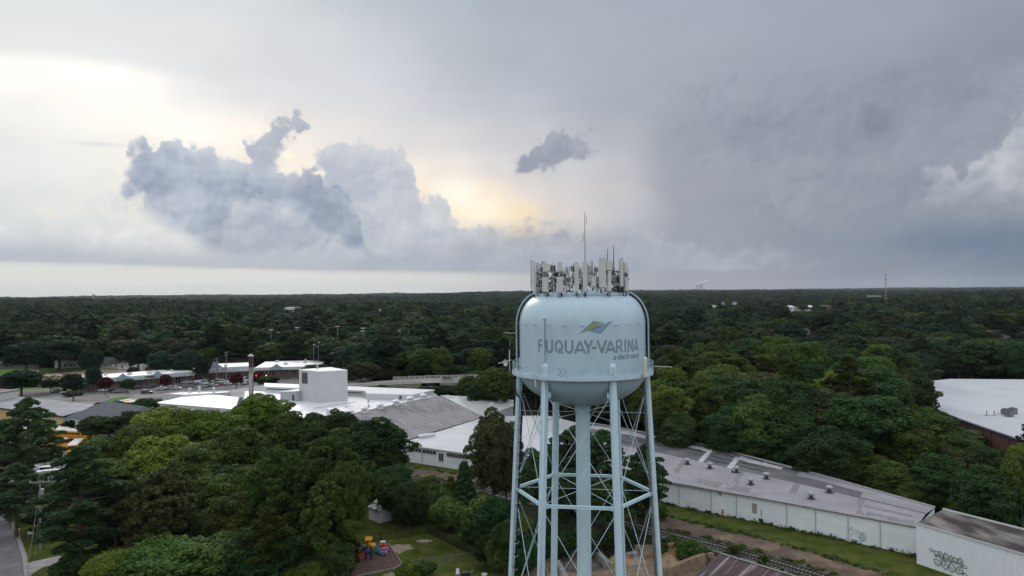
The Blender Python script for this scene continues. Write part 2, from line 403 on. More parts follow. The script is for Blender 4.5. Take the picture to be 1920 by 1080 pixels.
# overhead and behind the camera: bright cloud deck (outside this picture, lights the place)
over = sstep(Vv, 5.6, 9.5)
base = cmix(over, base, (0.86, 0.94, 1.05))
front = sstep(dy, 0.1, 0.62)
mx_ = cmix(front, cmix(sstep(dz, 0.0, 0.5), (0.94, 0.99, 1.05), (1.15, 1.22, 1.32)), base)
# below the horizon: dark land tone
mx_ = cmix(sstep(dz, -0.03, -0.004), (0.03, 0.04, 0.035), mx_)
# clear sky behind the thin cloud
sky = WN.new('ShaderNodeTexSky'); sky.sky_type = 'NISHITA'; sky.sun_disc = False
sky.sun_elevation = SUN_EL; sky.sun_rotation = SUN_AZ; sky.air_density = 1; sky.dust_density = 2
bg1 = WN.new('ShaderNodeBackground'); bg1.inputs[1].default_value = 0.1; WL.new(sky.outputs[0], bg1.inputs[0])
bg2 = WN.new('ShaderNodeBackground'); bg2.inputs[1].default_value = 1.0; WL.new(mx_.o, bg2.inputs[0])
ms_ = WN.new('ShaderNodeMixShader'); ms_.inputs[0].default_value = 0.96
WL.new(bg1.outputs[0], ms_.inputs[1]); WL.new(bg2.outputs[0], ms_.inputs[2])
wo = WN.new('ShaderNodeOutputWorld'); WL.new(ms_.outputs[0], wo.inputs[0])
w.cycles.sampling_method = 'NONE'

sd = bpy.data.lights.new('sun', 'SUN'); sd.energy = 0.8; sd.angle = R(14); sd.color = (1.0, 0.93, 0.84)
so = bpy.data.objects.new('sun', sd); COL.objects.link(so)
sdir = Vector((math.sin(SUN_AZ) * math.cos(SUN_EL), math.cos(SUN_AZ) * math.cos(SUN_EL), math.sin(SUN_EL)))
so.rotation_euler = sdir.to_track_quat('Z', 'Y').to_euler()
so.location = (0, 0, 120)
sc.view_settings.view_transform = 'Standard'; sc.view_settings.look = 'None'; sc.view_settings.exposure = 0; sc.view_settings.gamma = 1
# ------------------------------------------------------------------ water tower
TX, TY = 8.35, 89.0
SC = 89.0 / F
m_tank = mat('tower_paint', (0.385, 0.50, 0.565), 0.38, (0.435, 0.55, 0.615), 0.25, 5, 0.3, 0.7, spec=0.5, col3=(0.33, 0.42, 0.46), scale3=0.7, amt3=0.5, stretch=(1, 1, 0.35))
m_leg = mat('leg_paint', (0.44, 0.575, 0.64), 0.4, (0.49, 0.63, 0.69), 0.6, 5, spec=0.5)
m_tankd = mat('tower_trim', (0.42, 0.53, 0.585), 0.45, (0.47, 0.58, 0.635), 1.5)
m_white = mat('antenna_white', (0.56, 0.55, 0.51), 0.5, (0.5, 0.49, 0.46), 2.0)
m_white2 = mat('radio_light_grey', (0.45, 0.46, 0.46), 0.5)
m_dark = mat('cable_black', (0.015, 0.016, 0.018), 0.5)
m_galv = mat('galvanised_steel', (0.38, 0.40, 0.41), 0.45, (0.28, 0.30, 0.31), 3.0, metal=0.5)
m_letd = mat('letter_outline_paint', (0.035, 0.06, 0.09), 0.5)
m_letg = mat('letter_green_paint', (0.26, 0.32, 0.20), 0.5)
m_letb = mat('letter_blue_paint', (0.24, 0.36, 0.46), 0.5)
m_logog = mat('logo_green_paint', (0.235, 0.305, 0.17), 0.5)
m_logob = mat('logo_blue_paint', (0.19, 0.31, 0.41), 0.5)
m_logow = mat('logo_white_paint', (0.6, 0.68, 0.7), 0.5)
tower = thing('water_tower', 'tall pale blue municipal water tower on six legs with antennas on its roof', 'water tower', (TX, TY, 0))
CA = math.atan2(-TY, -TX)            # direction from the tower to the camera
RT = 7.5
def TP(a, r, z):                      # a: angle from the camera direction, positive to the right
    t = CA + a
    return (TX + r * math.cos(t), TY + r * math.sin(t), z)
# shell profile: top dome, shoulder, cylinder, bowl
prof = [(0.05, 42.35), (1.5, 42.25), (3.2, 41.95), (4.9, 41.45)]
for k in range(1, 15):
    t = k / 14 * PI / 2
    prof.append((4.9 + 2.6 * math.sin(t), 37.9 + 3.55 * math.cos(t)))
prof.append((7.5, 32.4))
for k in range(1, 17):
    t = k / 16 * PI / 2 * 0.93
    prof.append((7.5 * math.cos(t), 32.4 - 4.15 * math.sin(t)))
prof += [(0.86, 28.15)]
b = MB(); b.lathe(list(reversed(prof)), (TX, TY, 0), 128)
b.build('tank', m_tank, tower, smooth=True)
# roof rim, weld lugs
def profz(r):     # height of shell over radius
    return 37.9 + 3.55 * math.sqrt(max(0.0, 1 - ((r - 4.9) / 2.6) ** 2)) if r > 4.9 else 42.3 - 0.85 * (r / 4.9) ** 2
b = MB(); b.lathe([(5.45, 41.36), (5.6, 41.36), (5.6, 41.62), (5.45, 41.62), (5.45, 41.36)], (TX, TY, 0), 96)
b.build('roof_curb', m_tankd, tower)
for k in range(24):
    b = MB()
    p = TP(k * PI / 12, 7.51, 38.1); b.box(p, (0.08, 0.42, 0.05), CA + k * PI / 12)
    for s in (-0.018, 0.018):
        p = TP(k * PI / 12 + s, 7.53, 38.1); b.box(p, (0.12, 0.12, 0.12), CA + k * PI / 12)
    b.build('lifting_lug', m_tankd, tower)
# riser
b = MB(); b.lathe([(1.45, 28.55), (1.15, 28.35), (0.93, 28.0), (0.86, 27.6), (0.86, 0.0)], (TX, TY, 0), 40)
b.lathe([(0.86, 27.66), (0.93, 27.66), (0.93, 27.5), (0.86, 27.5)], (TX, TY, 0), 40)
b.build('riser_pipe', m_leg, tower, smooth=True)
# balcony
b = MB()
b.lathe([(7.5, 32.05), (8.4, 32.05), (8.4, 32.5), (8.34, 32.5), (8.34, 32.42), (7.5, 32.42)], (TX, TY, 0), 96)
b.build('balcony', m_tankd, tower)
b = MB()
for k in range(72):
    a = 2 * PI * k / 72; a2 = 2 * PI * (k + 1) / 72
    for zz, rr in ((33.5, 0.03), (32.98, 0.02)):
        b.cyl(TP(a, 8.36, zz), TP(a2, 8.36, zz), rr, n=4, cap=False)
for k in range(48):
    a = 2 * PI * k / 48 + 0.03; b.cyl(TP(a, 8.36, 32.45), TP(a, 8.36, 33.5), 0.022, n=4)
for k in range(36):
    a = 2 * PI * k / 36; a2 = a + PI / 36; a3 = a + 2 * PI / 36
    b.cyl(TP(a, 8.36, 33.45), TP(a2, 8.36, 32.5), 0.016, n=4); b.cyl(TP(a2, 8.36, 32.5), TP(a3, 8.36, 33.45), 0.016, n=4)
b.build('railing', m_tankd, tower)
# legs
LEGA = [R(t) for t in (-9, 51, 111, 171, 231, 291)]
def legp(k, z, dr=0.0):
    r = 7.5 + (32.5 - z) * 0.0522 + dr
    return Vector((TX + r * math.cos(LEGA[k]), TY + r * math.sin(LEGA[k]), z))
for k in range(6):
    b = MB()
    b.cyl(legp(k, 33.3), legp(k, 0.0), 0.43, 0.43, 20)
    c = legp(k, 33.3)
    b.lathe([(0.43, 0), (0.40, 0.22), (0.30, 0.42), (0.14, 0.55), (0.01, 0.58)], c, 20)
    for zz in (18.0, 30.3):
        c = legp(k, zz)
        for s in (-1, 1):
            j = (k + s) % 6; d = (legp(j, zz) - c).normalized()
            b.box(c + d * 0.5, (0.4, 0.04, 0.6), math.atan2(d.y, d.x))
    lg = b.build('leg', m_leg, tower, smooth=False)
    bb = MB(); c = legp(k, 0.25); bb.box((c.x, c.y, 0.2), (2, 2, 0.4), LEGA[k]); bb.build('footing', mat('concrete_light', (0.36, 0.35, 0.33), 0.85, (0.25, 0.245, 0.23), 1.5, 6), lg, raw=True).location = (-TX, -TY, 0)
# flatten: footing is a child of the leg mesh, whose verts are relative to the tower base
# ring beams and rods
for k in range(6):
    j = (k + 1) % 6
    p, q = legp(k, 18.0), legp(j, 18.0); d = (q - p).normalized()
    b = MB(); L_ = (q - p).length - 0.8; c = (p + q) / 2; rz = math.atan2(d.y, d.x)
    b.box((c.x, c.y, c.z + 0.13), (L_, 0.30, 0.07), rz); b.box((c.x, c.y, c.z - 0.13), (L_, 0.30, 0.07), rz); b.box(c, (L_, 0.08, 0.2), rz)
    b.build('ring_beam', m_leg, tower)
for k in range(6):
    j = (k + 1) % 6
    for z1, z0 in ((30.6, 18.35), (17.65, 3.0)):
        for (a, c) in ((k, j), (j, k)):
            p, q = legp(a, z1), legp(c, z0); d = (q - p).normalized()
            b = MB(); b.cyl(p + d * 0.7, q - d * 0.7, 0.035, n=6)
            mid = p + (q - p) * 0.42; b.cyl(mid - d * 0.2, mid + d * 0.2, 0.055, n=6)
            b.build('brace_rod', m_leg, tower)
for z1 in (27.4, 18.15):
    for k in range(6):
        p = legp(k, z1); q = Vector((TX, TY, z1)); d = (q - p).normalized()
        b = MB(); b.cyl(p + d * 0.4, q - d * 0.9, 0.04, n=6); b.build('spider_rod', m_tank, tower)
# ladders
def ladder(k, z0, z1, side, cage, cable):
    d = (legp((k + side) % 6, 20) - legp(k, 20)).normalized()
    b = MB(); out = Vector((d.x, d.y, 0))
    nrm = Vector((-d.y, d.x, 0))
    def at(z, o, q): return legp(k, z) + out * (0.62 + o) + nrm * q
    for q in (-0.2, 0.2): b.cyl(at(z0, 0, q), at(z1, 0, q), 0.03, n=5)
    z = z0 + 0.3
    while z < z1 - 0.2: b.cyl(at(z, 0, -0.2), at(z, 0, 0.2), 0.018, n=4); z += 0.31
    z = z0 + 1.0
    while z < z1:
        b.cyl(legp(k, z) + out * 0.4, at(z, 0, 0), 0.03, n=4); z += 1.75
    o = b.build('ladder', m_galv, tower)
    if cage:
        c = MB(); z = z0 + 1
        while z < z1:
            pts = [at(z, 0.05 + 0.5 * math.sin(t), -0.36 * math.cos(t)) for t in [PI * i / 8 for i in range(9)]]
            c = MB(); c.tube(pts, 0.03, 4); c.build('cage_hoop', m_tankd, tower); z += 1.6
    return at
ladder(3, 1.0, 31.6, 1, True, False)
ladder(5, 1.0, 31.6, 1, False, True)
# cable runs down the right leg and left leg
def cable_run(name, k, side, n, z0, z1, rad, off=0.62, ml=None):
    d = (legp((k + side) % 6, 20) - legp(k, 20)).normalized(); nrm = Vector((-d.y, d.x, 0)); b = MB()
    for i in range(n):
        o = off + (i % 3) * rad * 2.3; q = (i // 3 - (n // 3 - 1) / 2) * rad * 2.3
        b.tube([legp(k, z) + d * o + nrm * q for z in np.linspace(z0, z1, 12)], rad, 5)
    z = z0 + 0.7
    while z < z1:
        b.box(legp(k, z) + d * (off - 0.05), (0.5, 0.3, 0.05), math.atan2(d.y, d.x)); z += 1.5
    return b.build(name, ml or m_dark, tower)
m_cabg = mat('cable_grey', (0.10, 0.10, 0.10), 0.5, (0.2, 0.2, 0.2), 4.0)
cable_run('cable_bundle', 0, -1, 9, 0.5, 31.2, 0.045, 0.55, m_cabg)
cable_run('cable_bundle', 3, 1, 6, 0.5, 31.0, 0.04, 0.95)
# conduit from the tank face down the front left leg
b = MB()
ac = math.asin(-66 / 117.5)
pts = [TP(ac, 7.62, 38.9)] + [TP(ac, 7.66, z) for z in (38.7, 35, 33.6, 32.7)]
b.tube(pts, 0.13, 10)
b.lathe([(0.13, 0), (0.2, 0.02), (0.18, 0.16), (0.02, 0.2)], TP(ac, 7.66, 38.75), 12)
dl = Vector((math.cos(CA), math.sin(CA), 0))
b.tube([legp(4, z) + dl * 0.5 for z in (31.8, 16, 0.2)], 0.12, 8)
b.build('overflow_pipe', m_tank, tower, smooth=True)
# curved cable trays over the shoulder, left and right, with black cables
for sgn, a0 in ((-1, R(-84)), (1, R(84))):
    prof2 = []
    for k in range(0, 13):
        t = k / 12 * PI / 2
        prof2.append((4.9 + 2.6 * math.sin(t), 37.9 + 3.55 * math.cos(t)))
    prof2 += [(7.5, z) for z in (36.5, 35.2, 33.9, 32.6)]
    tray = MB(); cab = MB(); clip = MB()
    def pt(r, z, i, da, out):
        # outward normal of profile
        i0 = max(i - 1, 0); i1 = min(i + 1, len(prof2) - 1)
        tr, tz = prof2[i1][0] - prof2[i0][0], prof2[i1][1] - prof2[i0][1]; l = math.hypot(tr, tz)
        nr, nz = -tz / l, tr / l
        return TP(a0 + da / 7.5, r + nr * out, z + nz * out)
    i_start = 0 if sgn < 0 else 1
    for da, out in ((-0.25, 0.32), (0.25, 0.32)):
        tray.tube([pt(r, z, i, da, out) for i, (r, z) in enumerate(prof2) if i >= i_start], 0.05, 5)
    n0 = len(tray.v); rowsv = []
    for i, (r, z) in enumerate(prof2):
        if i < (3 if sgn < 0 else 2): continue
        rowsv.append((pt(r, z, i, -0.3, 0.45), pt(r, z, i, 0.3, 0.45), pt(r, z, i, 0.3, 0.40), pt(r, z, i, -0.3, 0.40)))
    vs = [p for row in rowsv for p in row]; fs = []
    for i in range(len(rowsv) - 1):
        for e in range(4): fs.append((i * 4 + e, i * 4 + (e + 1) % 4, (i + 1) * 4 + (e + 1) % 4, (i + 1) * 4 + e))
    tray.add(vs, fs)
    for q in range(5):
        da = -0.2 + q * 0.1
        cab.tube([pt(r, z, i, da, 0.16 + 0.05 * (q % 2)) for i, (r, z) in enumerate(prof2)], 0.04, 5)
    for i in range(1, len(prof2)):
        r, z = prof2[i]; clip = MB(); clip.cyl(pt(r, z, i, -0.3, 0.3), pt(r, z, i, 0.3, 0.3), 0.03, n=4); clip.cyl(pt(r, z, i, 0, 0.0), pt(r, z, i, 0, 0.42), 0.03, n=4); clip.build('tray_clip', m_tankd, tower)
    tray.build('cable_cover', m_tankd, tower); cab.build('cable_bundle', m_dark, tower)
# loop of black cable hanging below the balcony on the left
b = MB()
for q in range(4):
    b.tube([TP(R(-84), 8.0 + q * 0.05, 32.0), TP(R(-86), 8.25, 31.2), TP(R(-84), 7.9 + q * 0.1, 30.0 - q * .1), TP(R(-78), 7.6, 29.2), TP(R(-74), 7.3, 28.0)], 0.05, 5)
b.build('cable_loop', m_dark, tower)

# ---- lettering on the shell, strokes wrapped on the cylinder
def ang_of(px, R_=7.5):
    """surface angle seen at photo column px"""
    lo, hi = R(-85), R(85)
    for _ in range(40):
        mid = (lo + hi) / 2
        if proj(TP(mid, R_, 35.5))[0] < px: lo = mid
        else: hi = mid
    return lo
def zx(x): return 920 + x / 5.647
def stroke_mb(b, pts, wd, off, cap=True):
    """pts in (arc metres, z); a band of width wd wrapped on the shell, round ends"""
    P2 = [Vector((p[0], p[1])) for p in pts]
    Q = [P2[0]]
    for p in P2[1:]:
        d = (p - Q[-1]).length; n = max(1, int(d / 0.18))
        s0 = Q[-1].copy()
        for i in range(1, n + 1): Q.append(s0 + (p - s0) * i / n)
    L_, R_ = [], []
    for i, p in enumerate(Q):
        d = (Q[min(i + 1, len(Q) - 1)] - Q[max(i - 1, 0)]).normalized(); n = Vector((-d.y, d.x))
        L_.append(p + n * wd / 2); R_.append(p - n * wd / 2)
    def W(p): return TP(p.x / RT, RT + off, p.y)
    vs = [W(p) for p in L_] + [W(p) for p in R_]; n = len(Q)
    b.add(vs, [(i, n + i, n + i + 1, i + 1) for i in range(n - 1)])
    if cap:
        for c, d in ((Q[0], Q[0] - Q[1]), (Q[-1], Q[-1] - Q[-2])):
            t0 = math.atan2(d.y, d.x)
            vs = [W(c)] + [W(c + Vector((math.cos(t0 + a), math.sin(t0 + a))) * wd / 2) for a in np.linspace(-PI / 2, PI / 2, 7)]
            b.add(vs, [(0, i, i + 1) for i in range(1, 7)])
def arc(cx, cy, rx, ry, a0, a1, n=12):
    return [(cx + rx * math.cos(R(a0 + (a1 - a0) * i / n)), cy + ry * math.sin(R(a0 + (a1 - a0) * i / n))) for i in range(n + 1)]
# unit letters: list of (colour, polyline) with x,y in 0..1
LET = {
 'F': [('b', [(0.1, 0), (0.1, 1), (0.95, 1)]), ('g', [(0.35, 0.55), (0.85, 0.55)])],
 'U': [('g', [(0.05, 1), (0.05, 0.42)]), ('b', [(0.05, 0.42)] + arc(0.5, 0.42, 0.45, 0.42, 180, 360) + [(0.95, 1)])],
 'Q': [('b', arc(0.5, 0.52, 0.47, 0.48, 0, 360, 24)), ('b', [(0.62, 0.28), (0.98, -0.02)])],
 'A': [('b', [(0.0, 0.0), (0.5, 1.0), (1.0, 0.0)]), ('g', [(0.28, 0.22), (0.72, 0.22)])],
 'Y': [('g', [(0.0, 1), (0.5, 0.45)]), ('b', [(0.5, 0.0), (0.5, 0.45), (1.0, 1)])],
 '-': [('g', [(0.1, 0.42), (0.9, 0.42)])],
 'V': [('b', [(0.0, 1), (0.5, 0.0)]), ('g', [(0.55, 0.12), (1.0, 1)])],
 'R': [('b', [(0.05, 0), (0.05, 1), (0.55, 1)] + arc(0.55, 0.72, 0.38, 0.28, 90, -90, 8) + [(0.25, 0.44)]), ('b', [(0.5, 0.44), (0.98, 0.0)])],
 'I': [('g', [(0.5, 0.3), (0.5, 1)]), ('b', [(0.5, 0.0), (0.5, 0.3)])],
 'N': [('b', [(0.05, 0), (0.05, 1), (0.95, 0.0)]), ('g', [(0.95, 0.0), (0.95, 1)])],
}
word = [('F', 506, 552), ('U', 588, 656), ('Q', 686, 758), ('U', 790, 870), ('A', 896, 996), ('Y', 998, 1070), ('-', 1078, 1120), ('V', 1134, 1220), ('A', 1224, 1312), ('R', 1334, 1392), ('I', 1418, 1432), ('N', 1455, 1502), ('A', 1516, 1562)]
for ch, x0, x1 in word:
    s0, s1 = ang_of(zx(x0)) * RT, ang_of(zx(x1)) * RT
    b = MB()
    for colr, pl in LET[ch]:
        pts = [(s0 + (s1 - s0) * x, 35.10 + 1.26 * y) for x, y in pl]
        closed = ch == 'Q' and len(pl) > 20
        b.mi = 0; stroke_mb(b, pts, 0.225, 0.008, not closed)
        b.mi = 1 if colr == 'g' else 2; stroke_mb(b, pts, 0.125, 0.014, not closed)
    b.build('letter', [m_letd, m_letg, m_letb], tower)
# tag line
LC = {
 'a': [arc(0.45, 0.33, 0.42, 0.33, 0, 360, 14), [(0.88, 0.68), (0.88, 0.0)]],
 'd': [arc(0.45, 0.33, 0.42, 0.33, 0, 360, 14), [(0.88, 1.15), (0.88, 0.0)]],
 's': [[(0.85, 0.6), (0.5, 0.68), (0.2, 0.55), (0.3, 0.38), (0.7, 0.28), (0.82, 0.12), (0.5, 0.0), (0.12, 0.06)]],
 'h': [[(0.12, 1.15), (0.12, 0)], [(0.12, 0.4)] + arc(0.5, 0.4, 0.38, 0.28, 180, 0, 8) + [(0.88, 0)]],
 'm': [[(0.05, 0.68), (0.05, 0)], [(0.05, 0.45)] + arc(0.28, 0.45, 0.22, 0.23, 180, 0, 6) + [(0.5, 0)], [(0.5, 0.45)] + arc(0.72, 0.45, 0.22, 0.23, 180, 0, 6) + [(0.95, 0)]],
 'o': [arc(0.5, 0.34, 0.42, 0.34, 0, 360, 14)],
 'r': [[(0.2, 0.68), (0.2, 0)], [(0.2, 0.4)] + arc(0.55, 0.4, 0.33, 0.26, 170, 60, 5)],
 'e': [[(0.12, 0.36), (0.86, 0.36)] + arc(0.5, 0.34, 0.4, 0.34, 5, 320, 12)],
}
for ch, x0, x1 in [('a', 1297, 1325), ('d', 1346, 1372), ('a', 1380, 1404), ('s', 1410, 1428), ('h', 1436, 1460), ('m', 1480, 1508), ('o', 1513, 1528), ('r', 1534, 1545), ('e', 1548, 1563)]:
    s0, s1 = ang_of(zx(x0)) * RT, ang_of(zx(x1)) * RT
    b = MB()
    for pl in LC[ch]:
        stroke_mb(b, [(s0 + (s1 - s0) * x + (y * 0.12), 34.26 + 0.56 * y) for x, y in pl], 0.075, 0.01, False)
    b.build('small_letter', m_letd, tower)
# emblem
def shellpoly(b, pts, off, shrink=0.0):
    q = []
    for x, y in pts:
        a = ang_of(zx(x)); z = 0
        # height seen at photo row
        lo, hi = 33.0, 40.0
        yy = 540 + y / 5.647
        for _ in range(30):
            mid = (lo + hi) / 2
            if proj(TP(a, RT, mid))[1] > yy: lo = mid
            else: hi = mid
        q.append(Vector((a * RT, lo)))
    if shrink:
        n = len(q); out = []
        ar = sum(q[i].x * q[(i + 1) % n].y - q[(i + 1) % n].x * q[i].y for i in range(n)); sg = 1 if ar > 0 else -1
        for i in range(n):
            d1 = (q[i] - q[i - 1]).normalized(); d2 = (q[(i + 1) % n] - q[i]).normalized()
            n1 = Vector((-d1.y, d1.x)) * sg; n2 = Vector((-d2.y, d2.x)) * sg
            bis = (n1 + n2); k = shrink / max(0.25, (1 + n1.dot(n2)) / 1.0)
            out.append(q[i] + bis * min(k, shrink * 2.2))
        q = out
    # fan of thin strips so the polygon follows the shell
    xs = sorted(set([p.x for p in q])); x0, x1 = xs[0], xs[-1]; cols = sorted(set(xs + list(np.linspace(x0, x1, 28))))
    n = len(q)
    def span(x):
        ys = []
        for i in range(n):
            p, r = q[i], q[(i + 1) % n]
            if abs(p.x - r.x) < 1e-9: continue
            t = (x - p.x) / (r.x - p.x)
            if -1e-6 <= t <= 1 + 1e-6: ys.append(p.y + (r.y - p.y) * t)
        return min(ys), max(ys)
    for a_, c_ in zip(cols, cols[1:]):
        l0, h0 = span(a_); l1, h1 = span(c_)
        b.add([TP(a_ / RT, RT + off, l0), TP(c_ / RT, RT + off, l1), TP(c_ / RT, RT + off, h1), TP(a_ / RT, RT + off, h0)], [(0, 1, 2, 3)])
gq = [(935, 483), (1090, 352), (1203, 372), (1105, 428)]
bq = [(1295, 345), (1165, 482), (1043, 457), (1160, 405)]
b = MB(); shellpoly(b, gq, 0.008); shellpoly(b, bq, 0.008); b.build('emblem_outline', m_letd, tower)
b = MB(); shellpoly(b, gq, 0.014, 0.05); b.build('emblem_green', m_logog, tower)
b = MB(); shellpoly(b, bq, 0.014, 0.05); b.build('emblem_blue', m_logob, tower)

# ---- antennas: platform ring plus the individual units
b = MB()
for rr, zz in ((5.55, 42.7), (5.55, 43.5), (3.4, 43.1)):
    for k in range(40):
        b.cyl(TP(2 * PI * k / 40, rr, zz), TP(2 * PI * (k + 1) / 40, rr, zz), 0.05, n=5, cap=False)
for k in range(20):
    a = 2 * PI * k / 20
    b.cyl(TP(a, 5.5, 41.6), TP(a, 5.5, 44.6), 0.055, n=6)
    b.cyl(TP(a, 5.55, 42.7), TP(a, 3.4, 43.1), 0.04, n=4); b.cyl(TP(a, 3.4, 41.9), TP(a, 3.4, 43.1), 0.04, n=4)
b.build('antenna_frame', m_galv, tower)
m_pan = m_white
def panel(a, r, z0, h, wd, th=0.22, mt=None, tilt=0.0, cables=True):
    b = MB(); p = Vector(TP(a, r, z0 + h / 2)); rz = CA + a
    nx = 10; w2, t2 = wd / 2, th / 2
    # rounded front section extruded upward
    sec = [(-t2, -w2), (t2 * 0.4, -w2), (t2, -w2 * 0.6), (t2, w2 * 0.6), (t2 * 0.4, w2), (-t2, w2)]
    c, s = math.cos(rz), math.sin(rz)
    poly = [(p.x + x * c - y * s, p.y + x * s + y * c) for x, y in sec]
    b.prism(poly, z0, z0 + h)
    o = b.build('panel_antenna', mt or m_pan, tower)
    k = MB()
    back = Vector((math.cos(rz), math.sin(rz), 0))
    q = p - back * 0.35
    k.cyl((q.x, q.y, z0 - 0.1), (q.x, q.y, z0 + h * 0.95), 0.045, n=6)
    for zz in (z0 + h * 0.2, z0 + h * 0.8): k.box((p - back * 0.22) + Vector((0, 0, zz - p.z)), (0.3, 0.12, 0.1), rz)
    kk = k.build('mounting_bracket', m_galv, None); kk.parent = o
    for v in kk.data.vertices: v.co -= Vector((TX, TY, 0))
    if cables:
        k = MB(); tn = Vector((-back.y, back.x, 0))
        for i in range(4):
            e = tn * ((i - 1.5) * wd * 0.22)
            dp = rng.uniform(0.35, 0.75)
            k.tube([p + e + Vector((0, 0, z0 - p.z)), p + e - back * 0.05 + Vector((0, 0, z0 - p.z - dp)), p + e * 0.4 - back * 0.4 + Vector((0, 0, z0 - p.z - dp * 1.1)), q + Vector((0, 0, z0 - q.z - 0.1)), q - back * 0.6 + Vector((0, 0, z0 - q.z + 0.3))], 0.028, 4)
        kk = k.build('cable_tails', m_dark, None); kk.parent = o
        for v in kk.data.vertices: v.co -= Vector((TX, TY, 0))
    return o
def zrow(py, a, r):      # height at photo row for a point at angle a, radius r
    lo, hi = 25.0, 60.0
    for _ in range(40):
        mid = (lo + hi) / 2
        if proj(TP(a, r, mid))[1] > py: lo = mid
        else: hi = mid
    return lo
def acol(px, r):
    lo, hi = R(-89), R(89)
    for _ in range(40):
        mid = (lo + hi) / 2
        if proj(TP(mid, r, 42))[0] < px: lo = mid
        else: hi = mid
    return lo
# zoom1 coordinates (x0, x1, y0, y1) of the panels on the near side of the ring
def z1x(x): return 920 + x / 5.647
def z1y(y): return 380 + y / 5.647
front = [(402, 438, 608, 905, 0), (448, 476, 620, 970, 0), (548, 608, 790, 945, 0), (556, 604, 648, 730, 0), (700, 766, 785, 945, 0), (708, 758, 630, 728, 0),
         (888, 932, 628, 940, 0), (977, 1025, 622, 940, 0), (1068, 1114, 785, 882, 0), (1150, 1222, 580, 895, 0), (1228, 1286, 612, 712, 0), (1240, 1278, 720, 935, 0), (1378, 1404, 582, 888, 0), (1425, 1452, 788, 935, 0), (1422, 1448, 640, 742, 0)]
for (x0, x1, y0, y1, _) in front:
    px = z1x((x0 + x1) / 2); r = 6.05
    lim = 1390 * r / 89.2
    if px < 1090 - lim * 0.96 or px > 1090 + lim * 0.98: a = R(-80) if px < 1090 else R(80)
    else: a = acol(px, r)
    za, zb = zrow(z1y(y0), a, r), zrow(z1y(y1), a, r)
    dd = (89.2 - r * math.cos(a)) / F
    wd = (x1 - x0) / 5.647 * dd
    wd = wd / max(0.55, abs(math.cos(a))) if abs(a) < R(70) else max(0.3, wd)
    panel(a, r, zb, za - zb, min(wd, 1.05))
# panels on the far side of the ring, seen between the near ones
for (x, y0, y1, wpx) in [(470, 640, 780, 30), (520, 615, 720, 22), (640, 655, 760, 34), (785, 675, 740, 34), (835, 670, 715, 36), (945, 700, 790, 30), (1035, 640, 800, 30), (1062, 665, 760, 30), (1092, 612, 770, 20), (1128, 680, 760, 26), (1315, 690, 735, 40), (1335, 615, 800, 16), (595, 650, 740, 26), (690, 680, 740, 22), (870, 650, 800, 18), (1205, 700, 800, 30)]:
    px = z1x(x); r = 5.6; a = PI - acol(min(max(px, 1005), 1172), r)
    za, zb = zrow(z1y(y0), a, r), zrow(z1y(y1), a, r)
    panel(a, r, zb, za - zb, wpx / 5.647 * 94 / F, 0.2, m_white2 if rng.random() < 0.5 else None, cables=False)
# radio units (small boxes with fins) and junction boxes
for i in range(34):
    a = 2 * PI * i / 34 + rng.uniform(-.06, .06); r = rng.uniform(4.6, 5.4); z = rng.uniform(42.3, 44.6)
    b = MB(); wd, hh = rng.uniform(0.3, 0.5), rng.uniform(0.45, 0.8)
    p = Vector(TP(a, r, z)); b.box(p, (0.22, wd, hh), CA + a)
    for q in range(5):
        nv = Vector((math.cos(CA + a), math.sin(CA + a), 0)); tn = Vector((-nv.y, nv.x, 0))
        b.box(p + nv * 0.14 + tn * (wd * (q - 2) * 0.2), (0.07, 0.02, hh * 0.9), CA + a)
    b.build('radio_unit', m_white2 if i % 3 else mat('radio_dark', (0.03, 0.03, 0.035), 0.5), tower)
# tangle of cables between the units
for i in range(30):
    a = 2 * PI * i / 30; b = MB()
    for q in range(5):
        aa = a + rng.uniform(-.12, .12); pts = []
        z = rng.uniform(41.9, 44.2)
        for s in range(6):
            pts.append(TP(aa, rng.uniform(4.2, 5.7), z)); aa += rng.uniform(-.1, .13); z += rng.uniform(-.75, .6); z = min(max(z, 41.8), 44.3)
        b.tube(pts, rng.choice((0.03, 0.04, 0.055)), 4)
    b.build('cable_tangle', m_dark, tower)
# mount pipes and whips
b = MB()
for i in range(26):
    a = 2 * PI * i / 26 + 0.05; z = rng.uniform(44.6, 45.5); b.cyl(TP(a, 5.2, 42.0), TP(a, 5.2, z), 0.045, n=5)
b.build('mount_pipes', m_galv, tower)
def whip(px, ytop, ybot, r, rad, side, back=False, dips=()):
    a = acol(px, r); a = PI - a if back else a
    z1, z0 = zrow(ytop, a, r), zrow(ybot, a, r)
    b = MB(); p = Vector(TP(a, r, 0)); h = z1 - z0
    b.cyl((p.x, p.y, z0), (p.x, p.y, z0 + h * 0.35), rad * 1.5, rad * 1.3, 8); b.cyl((p.x, p.y, z0 + h * 0.35), (p.x, p.y, z1), rad, rad * 0.5, 8)
    for f, sx_ in dips:
        zc = z0 + h * f
        b.cyl((p.x, p.y, zc), (p.x + 0.2 * sx_, p.y, zc), 0.025, n=5); b.cyl((p.x + 0.2 * sx_, p.y, zc - 0.6), (p.x + 0.2 * sx_, p.y, zc + 0.5), 0.03, n=5)
    b.build('whip_antenna', m_galv if dips else m_dark, tower)
whip(1097.6, 397.5, 540, 0.6, 0.07, 1, dips=((0.9, 1), (0.67, -1)))
whip(1139.8, 467, 520, 4.0, 0.055, 1); whip(1151.2, 459.5, 520, 4.2, 0.055, 1)
